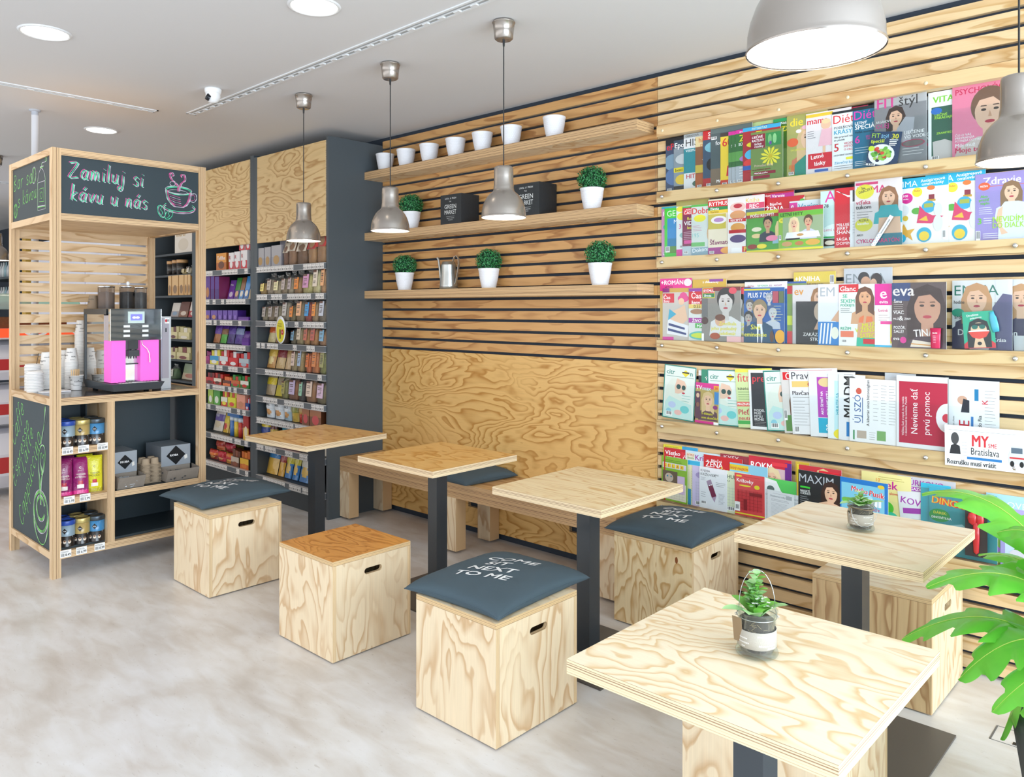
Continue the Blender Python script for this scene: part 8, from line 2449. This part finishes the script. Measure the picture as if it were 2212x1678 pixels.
TH = .0022
SP = .0031
for r in range(5):
    done = []
    for s in sorted(SPREAD[r], key=lambda q: (q['L'], q['x'])):
        x, w_, h = s['x'], s['w'], s['h']
        drop = abs(math.sin(math.radians(s['rot']))) * h
        x0b, x1b = x - (drop if s['rot'] < 0 else 0), x + w_ + (drop if s['rot'] > 0 else 0)
        gap = SP + (.0015 if s['wrap'] else 0)
        base = 3.7645
        yl = base
        for d in done:
            if d['x0'] < x0b < d['x1']:
                yl = min(yl, d['y'] + d['k'] * (x0b - d['x0']) - gap - d['front'])
        k = .22
        for d in done:
            a, b = max(x0b, d['x0']), min(x1b, d['x1'])
            if b > a + 1e-4:
                for q in (a, b):
                    lim = d['y'] + d['k'] * (q - d['x0']) - gap - d['front']
                    if q - x0b > 1e-3:
                        k = min(k, (lim - yl) / (q - x0b))
                    else:
                        yl = min(yl, lim)
        k = min(k, (base - yl) / max(x1b - x0b, .01))
        if k < -.12:
            k = -.12
        if s['L'] == 6:
            yl, k = 3.7015, 0
        done.append(dict(x0=x0b, x1=x1b, y=yl, k=k, front=.006 if s['extra'] else 0.0))
        if yl < 3.716:
            print('PROTRUDES', r, s['label'], round(yl, 4))
        ro = math.radians(s['rot'])
        t = thing('newspaper' if s['cat'] == 'newspaper' else 'magazine', s['label'], s['cat'], (x, yl + k * (x - x0b), s['z0'] + .0006 + (w_ * abs(math.sin(ro)) if s['rot'] > 0 else 0)), 0,
                  'printed matter on the %s magazine ledge' % RN[r])
        t.rotation_mode = 'XYZ'
        M3 = Matrix.Rotation(math.atan(k), 4, 'Z') @ Matrix.Rotation(ro, 4, 'Y')
        # top-left corner stays where the photo has it
        if s['rot']:
            off = Vector((math.sin(ro) * h, 0, 0))
            t.location.x -= math.sin(ro) * h
        t.rotation_euler = M3.to_euler('XYZ')
        mt = PAPER if s['news'] else PRINT
        m = MB()
        m.box((0, .0002, 0), (w_, TH, h), flat('paper_pages', '#f1f0ea', .8))
        m.build('pages', t)
        m = MB()
        V = [(0, 0, 0), (w_, 0, 0), (w_, 0, h), (0, 0, h)]
        m.add(V, [(0, 1, 2, 3)], mt, lin(s['base']))
        m.add([(0, 0, 0), (0, 0, h), (0, TH, h), (0, TH, 0)], [(0, 1, 2, 3)], mt, lin(s['base']))
        ink = Ink(m, lambda u, v, n: (min(max(u, 0), 1) * w_, -n, min(max(v, 0), 1) * h), w_, h, mt, eps=.00006)
        for op in s['ops']:
            a = list(op[1:])
            if op[0] == 'T' and len(a) >= 7:
                a = a[:6] + [a[6], a[7]] if len(a) > 7 else a
                if len(a) == 8:
                    a = a[:6] + [a[6]] + [a[7]]
                # (text, x, y, h, col, w, rot, bold)
                a[7:] = a[7:8]
            getattr(ink, op[0])(*a)
        if s['rot'] >= 0 or True:
            m.build('cover', t)
        if s['extra']:
            extras(t, s['extra'], w_, h)
        if s['wrap']:
            m = MB()
            m.box((-.006, -.0030 if not s['extra'] else -.0105, -.0002), (w_ + .004, -.0027 if not s['extra'] else -.0102, h + .010), FILM)
            m.build('film_wrap', t)


# ================================================================== JARS AND PLANTS
GLS = clear('jar_glass', '#f3f7f5', .03, .02)
SOIL = flat('potting_soil', '#4a3b30', .95, bump=1.0, bscale=180, var=.6)
BURL = flat('burlap_ribbon', '#b6b0a4', .9, bump=.8, bscale=900, var=.15)
WIRE = flat('galvanised_wire', '#c9ced2', .3, 1.0)
GREENA = leaf_mat('succulent_leaf', '#5aa03a', '#8fce58', .45)
GREENB = leaf_mat('succulent_leaf_pale', '#8abf7c', '#b4dc9c', .45)


def leaf_blade(m, base, tip, wd, mat, droop=.0, up=Vector((0, 0, 1)), n=8, cup=.25):
    base, tip = Vector(base), Vector(tip)
    ax = tip - base
    side = ax.cross(up)
    if side.length < 1e-5:
        side = Vector((1, 0, 0))
    side.normalize()
    nor = side.cross(ax).normalized()
    V, F = [], []
    for i in range(n + 1):
        t_ = i / n
        c = base + ax * t_ + nor * (math.sin(PI * t_) * droop)
        hw = wd * .5 * math.sin(PI * min(1, t_ * .92 + .06)) ** .7 * (1 if t_ < .99 else .05)
        V += [c - side * hw + nor * hw * cup, c, c + side * hw + nor * hw * cup]
    for i in range(n):
        for j in (0, 1):
            a = i * 3 + j
            F.append((a, a + 1, a + 4, a + 3))
    m.add(V, F, mat, smooth=True)


def jar(x, y, rz, label, tall, sc):
    t = thing('plant_jar', label, 'potted plant', (x, y, .7505), rz, 'small plants in glass jars on the tables')
    t.scale = (sc, sc, sc)
    m = MB()
    m.lathe([(0, .001), (.038, .001), (.046, .003), (.0485, .008), (.0465, .014), (.0435, .02), (.0425, .03), (.0425, .078), (.043, .086), (.0455, .098), (.0475, .104),
             (.0455, .105), (.043, .098), (.0405, .086), (.040, .078), (.040, .03), (.040, .018), (.036, .009), (0, .008)], GLS, 48)
    m.build('glass_jar', t)
    m = MB()
    m.lathe([(0, .010), (.035, .011), (.0385, .02), (.0385, .082), (.03, .088), (0, .090)], SOIL, 36)
    rnd = random.Random(int(x * -100))
    for i in range(40):
        a, zz = rnd.random() * 6.28, rnd.uniform(.06, .084)
        r = .0388
        m.tube([(r * math.cos(a), r * math.sin(a), zz), (r * math.cos(a + .25), r * math.sin(a + .25), zz + rnd.uniform(-.012, .012))], .0005, flat('straw_fibre', '#b39a72', .8), 4)
    m.build('soil', t)
    m = MB()
    m.lathe([(.0432, .024), (.0440, .0245), (.0440, .0635), (.0432, .064)], BURL, 48)
    rb = m.build('fabric_band', t)
    m = MB()
    for s, a0, zz, hh in (('home', -2.9, .056, .0042), ("it's always home", -1.62, .054, .0042), ('incomplete', -2.75, .046, .0042), ('this', -1.0, .046, .0042), ('somewhere', -2.7, .036, .0042), ('No matter where', -1.55, .033, .0042), ('love', -2.5, .028, .004), ("it's always", -1.1, .027, .004)):
        Vt, Ft, tw = text_mesh(s, .02, .35)
        k = hh / .7
        pts = []
        for a, b in Vt:
            th = a0 + a * k / .0444
            pts.append((.0444 * math.cos(th), .0444 * math.sin(th), zz + b * k))
        m.add(pts, Ft, flat('white_script', '#f6f6f4', .8))
    m.build('script_lettering', rb)
    m = MB()
    m.tube([(.0448 * math.cos(k / 40 * 2 * PI), .0448 * math.sin(k / 40 * 2 * PI), .090) for k in range(40)], .0008, WIRE, 6, closed=True)
    if tall:
        pts = [(-.046, 0, .090), (-.043, -.004, .098)]
        for k in range(13):
            a = PI - PI * k / 12
            pts.append((.040 * math.cos(a), -.006, .112 + .085 * math.sin(a)))
        pts += [(.043, -.004, .098), (.046, 0, .090)]
    else:
        pts = [(.046, 0, .090)]
        for k in range(13):
            a = PI * k / 12
            pts.append((.045 * math.cos(a) * (1 if k else 1), -.0465, .088 - .066 * math.sin(a)))
        pts.append((-.046, 0, .090))
    m.tube(pts, .00085, WIRE, 6)
    for q in (-1, 1):
        m.tube([(q * .046 + .003 * math.cos(a), -.001, .090 + .003 * math.sin(a)) for a in [k * .7 for k in range(10)]], .0007, WIRE, 5)
    m.build('wire_handle', t)
    m = MB()
    ta = math.radians(205)
    m.xf = Matrix.Translation((.050 * math.cos(ta), .050 * math.sin(ta), .068)) @ Matrix.Rotation(ta + .5, 4, 'Z') @ Matrix.Rotation(math.radians(8), 4, 'Y')
    if tall:
        m.box((-.002, -.012, -.036), (-.001, .012, .022), flat('kraft_card', '#8a7458', .9))
        m.xf = None
        m.build('kraft_tag', t)
    else:
        m.tube([(0, 0, .02), (.002, .006, 0), (-.003, .004, -.03)], .0012, flat('jute_string', '#9a8468', .9), 6)
        m.tube([(0, 0, .02), (-.002, -.008, .0), (.002, -.006, -.035)], .0012, MATS['jute_string'], 6)
        m.xf = None
        m.tube([(.0446 * math.cos(k / 36 * 2 * PI), .0446 * math.sin(k / 36 * 2 * PI), .084 + .003 * math.sin(k / 36 * 4 * PI)) for k in range(36)], .0012, MATS['jute_string'], 6, closed=True)
        m.build('jute_bow', t)
    # plant
    m = MB()
    rnd = random.Random(11 if tall else 4)
    for i, (a, ln, el, wd, mt) in enumerate([(200, .075, 14, .036, GREENB), (250, .055, 22, .045, GREENB), (290, .05, 40, .036, GREENA), (340, .07, 32, .034, GREENB), (20, .05, 30, .035, GREENA), (60, .05, 30, .034, GREENA), (110, .055, 25, .035, GREENA), (150, .06, 30, .034, GREENA), (225, .045, 55, .03, GREENA), (310, .045, 60, .03, GREENA), (80, .05, 60, .03, GREENB)]):
        a, el = math.radians(a), math.radians(el if tall else el * .55)
        b0 = Vector((.012 * math.cos(a), .012 * math.sin(a), .090))
        d = Vector((math.cos(a) * math.cos(el), math.sin(a) * math.cos(el), math.sin(el)))
        leaf_blade(m, b0, b0 + d * ln, wd, mt, .006)
    H_ = .175 if tall else .125
    nst = ((.0, .0, H_), (-.012, .004, H_ * .86)) if tall else ((.0, .0, H_),)
    for sx, sy, top in nst:
        m.tube([(sx * .3, sy * .3, .088), (sx, sy, top)], [.0018, .0012], GREENA, 6)
        nlv = 7 if tall else 3
        for i in range(nlv):
            z = .105 + (top - .10) * i / max(1, nlv - 1)
            for q in range(3):
                a = i * 1.3 + q * 2.09
                ln = .030 - .010 * i / nlv
                b0 = Vector((sx * .8, sy * .8, z))
                leaf_blade(m, b0, b0 + Vector((math.cos(a) * ln, math.sin(a) * ln, ln * .45)), .018, GREENA if rnd.random() < .5 else GREENB, .003)
    m.build('foliage', t)
    m = MB()
    FLW = flat('white_blossom', '#f7f6ee', .6)
    for i in range(22):
        a, r = rnd.random() * 6.28, rnd.uniform(.008, .034)
        c = Vector((r * math.cos(a) + .006, r * math.sin(a) - .004, rnd.uniform(.100, .118) + (.012 if tall else 0)))
        for q in range(5):
            b = q * 1.256 + i
            d = Vector((math.cos(b), math.sin(b), .3)) * .0052
            leaf_blade(m, c, c + d, .0042, FLW, .0, n=3)
    if not tall:
        for q in range(6):
            leaf_blade(m, (.0, -.004, .122), (.008 * math.cos(q), -.004 + .008 * math.sin(q), .126), .006, flat('pink_petal', '#e0707a', .5), 0, n=3)
    o = m.build('flowers', t)
    return t


jar(-0.823, 1.715, math.radians(30), 'larger glass jar with flowering plant, wire handle up, on the nearest table', True, 1.0)
jar(-1.010, 2.935, math.radians(34), 'farther glass jar with low white-flowering plant, wire handle down', False, .98)

# ------------------------------------------------------------------ planter with big lobed leaves
px, py, ang = -0.176, 2.375, math.radians(27)
t = thing('floor_planter', 'tall dark square planter with big glossy lobed leaves at the right edge', 'potted plant', (px, py, 0), ang)
m = MB()
PLM = flat('planter_slate', '#454c52', .55, bump=.4, bscale=70, var=.12)
a1, a0, H_ = .215, .15, .50
V = []
for hw, z in ((a0, 0), (a1, H_), (a1 - .028, H_), (a1 - .035, H_ - .10)):
    V += [(-hw, -hw, z), (hw, -hw, z), (hw, hw, z), (-hw, hw, z)]
F_ = [(3, 2, 1, 0)]
for k in range(3):
    for j in range(4):
        j2 = (j + 1) % 4
        F_.append((k * 4 + j, k * 4 + j2, k * 4 + 4 + j2, k * 4 + 4 + j))
m.add(V, F_, PLM)
m.build('planter_box', t, bevel=.003)
m = MB()
hw = a1 - .034
m.box((-hw, -hw, H_ - .11), (hw, hw, H_ - .085), SOIL)
m.build('soil', t)


def glossy_leaf():
    m, nt, b = new_mat('glossy_green_leaf')
    ge = nt.nodes.new('ShaderNodeNewGeometry')
    tc = nt.nodes.new('ShaderNodeTexCoord')
    n = nt.nodes.new('ShaderNodeTexNoise')
    n.inputs['Scale'].default_value = 25
    nt.links.new(tc.outputs['Object'], n.inputs['Vector'])
    s = math_node(nt, 'ADD', math_node(nt, 'MULTIPLY', ge.outputs['Random Per Island'], .6), math_node(nt, 'MULTIPLY', n.outputs['Fac'], .4))
    r = ramp(nt, [(0.2, lin('#4db83c')), (0.8, lin('#84e052'))])
    nt.links.new(s, r.inputs[0])
    nt.links.new(r.outputs[0], b.inputs['Base Color'])
    b.inputs['Roughness'].default_value = .25
    tl = nt.nodes.new('ShaderNodeBsdfTranslucent')
    tl.inputs[0].default_value = lin('#8fe05a')
    mx = nt.nodes.new('ShaderNodeMixShader')
    mx.inputs[0].default_value = .3
    out = [q for q in nt.nodes if q.type == 'OUTPUT_MATERIAL'][0]
    nt.links.new(b.outputs[0], mx.inputs[1])
    nt.links.new(tl.outputs[0], mx.inputs[2])
    nt.links.new(mx.outputs[0], out.inputs[0])
    return m


LEAFM = glossy_leaf()
VEIN = flat('leaf_vein', '#c4dc6a', .4)


def lobed_leaf(t, base, mid, tip, W_, seed):
    """curved midrib, forward-pointing lobes on both sides"""
    base, mid, tip = Vector(base), Vector(mid), Vector(tip)
    rnd = random.Random(seed)

    def C(s):
        return base * (1 - s) ** 2 + mid * 2 * s * (1 - s) + tip * s * s

    def D(s):
        return (2 * (1 - s) * (mid - base) + 2 * s * (tip - mid)).normalized()
    NS = 42
    s0 = .28
    V, F = [], []
    V2 = []
    for i in range(NS + 1):
        f = i / NS
        s = s0 + (1 - s0) * f
        c, d = C(s), D(s)
        side = d.cross(Vector((0, 0, 1)))
        side = side.normalized() if side.length > 1e-3 else Vector((1, 0, 0))
        nor = side.cross(d).normalized()
        env = (math.sin(PI * (f ** .75)) ** .6 if 0 < f < 1 else 0.02) * 2.15
        nl = 4.6
        ph = f * nl
        tri = (ph % 1.0)
        lobe = .42 + .58 * (tri ** .8 if tri < .78 else (1 - (tri - .78) / .22))
        hw = W_ * env * lobe * (1.0 - .15 * f)
        fw = d * hw * .35
        row = []
        for q in (-1, -.5, 0, .5, 1):
            p = c + side * hw * q + fw * abs(q) + nor * (hw * (.16 * abs(q) - .30 * q * q) + .006 * math.sin(9 * f + q * 3 + seed) * abs(q))
            row.append(p)
        V += row
    for i in range(NS):
        for j in range(4):
            a = i * 5 + j
            F.append((a, a + 1, a + 6, a + 5))
    m = MB()
    m.add(V, F, LEAFM, smooth=True)
    lf = m.build('leaf', t)
    m = MB()
    pts = [C(s0 * .0 + k / 24) + Vector((0, 0, .0012)) for k in range(25)]
    m.tube(pts[:8], [.0045 - .0003 * k for k in range(8)], flat('leaf_stalk', '#6aa83c', .4), 7)
    m.tube(pts[7:], [.0022 - .0001 * k for k in range(18)], VEIN, 6)
    m.build('midrib', lf)


pl = Matrix.Rotation(-ang, 4, 'Z') @ Matrix.Translation((-px, -py, 0))
LEAVES = [((-0.47, 2.42, .40), (-.36, 2.44, .86), .075), ((-0.36, 2.18, .38), (-.28, 2.26, .86), .08), ((-.56, 2.52, .52), (-.34, 2.5, .84), .07),  # tips and arch points in room coordinates
    ((-0.62, 2.30, .80), (-.30, 2.45, 1.02), .085), ((-0.72, 2.62, .98), (-.38, 2.62, 1.12), .075), ((-0.70, 2.36, .62), (-.36, 2.42, .92), .085),
    ((-0.52, 2.20, .62), (-.30, 2.32, .94), .08), ((-0.43, 2.12, .60), (-.22, 2.25, .92), .08), ((-0.52, 2.72, .86), (-.30, 2.66, .98), .06),
    ((-0.60, 2.78, .78), (-.34, 2.72, .90), .06), ((-0.38, 2.30, 1.12), (-.2, 2.4, 1.08), .07), ((-0.30, 2.05, .72), (-.16, 2.22, 1.02), .08),
    ((-0.10, 2.0, .85), (-.12, 2.2, 1.1), .08), ((0.15, 2.1, .9), (.0, 2.3, 1.1), .08), ((.3, 2.4, .85), (.1, 2.45, 1.1), .08), ((.3, 2.75, .9), (.05, 2.65, 1.1), .08),
    ((.0, 2.95, .95), (-.08, 2.75, 1.1), .08), ((-.3, 2.9, 1.0), (-.2, 2.72, 1.12), .075), ((-.48, 2.42, .95), (-.28, 2.48, 1.05), .065), ((-.15, 2.45, 1.35), (-.15, 2.5, 1.1), .07)]
rnd = random.Random(2)
for i, (tip, mid, W_) in enumerate(LEAVES):
    base = Vector((px + rnd.uniform(-.05, .05), py + rnd.uniform(-.05, .05), H_ - .09))
    lobed_leaf(t, pl @ base, pl @ Vector(mid), pl @ Vector(tip), W_, i)
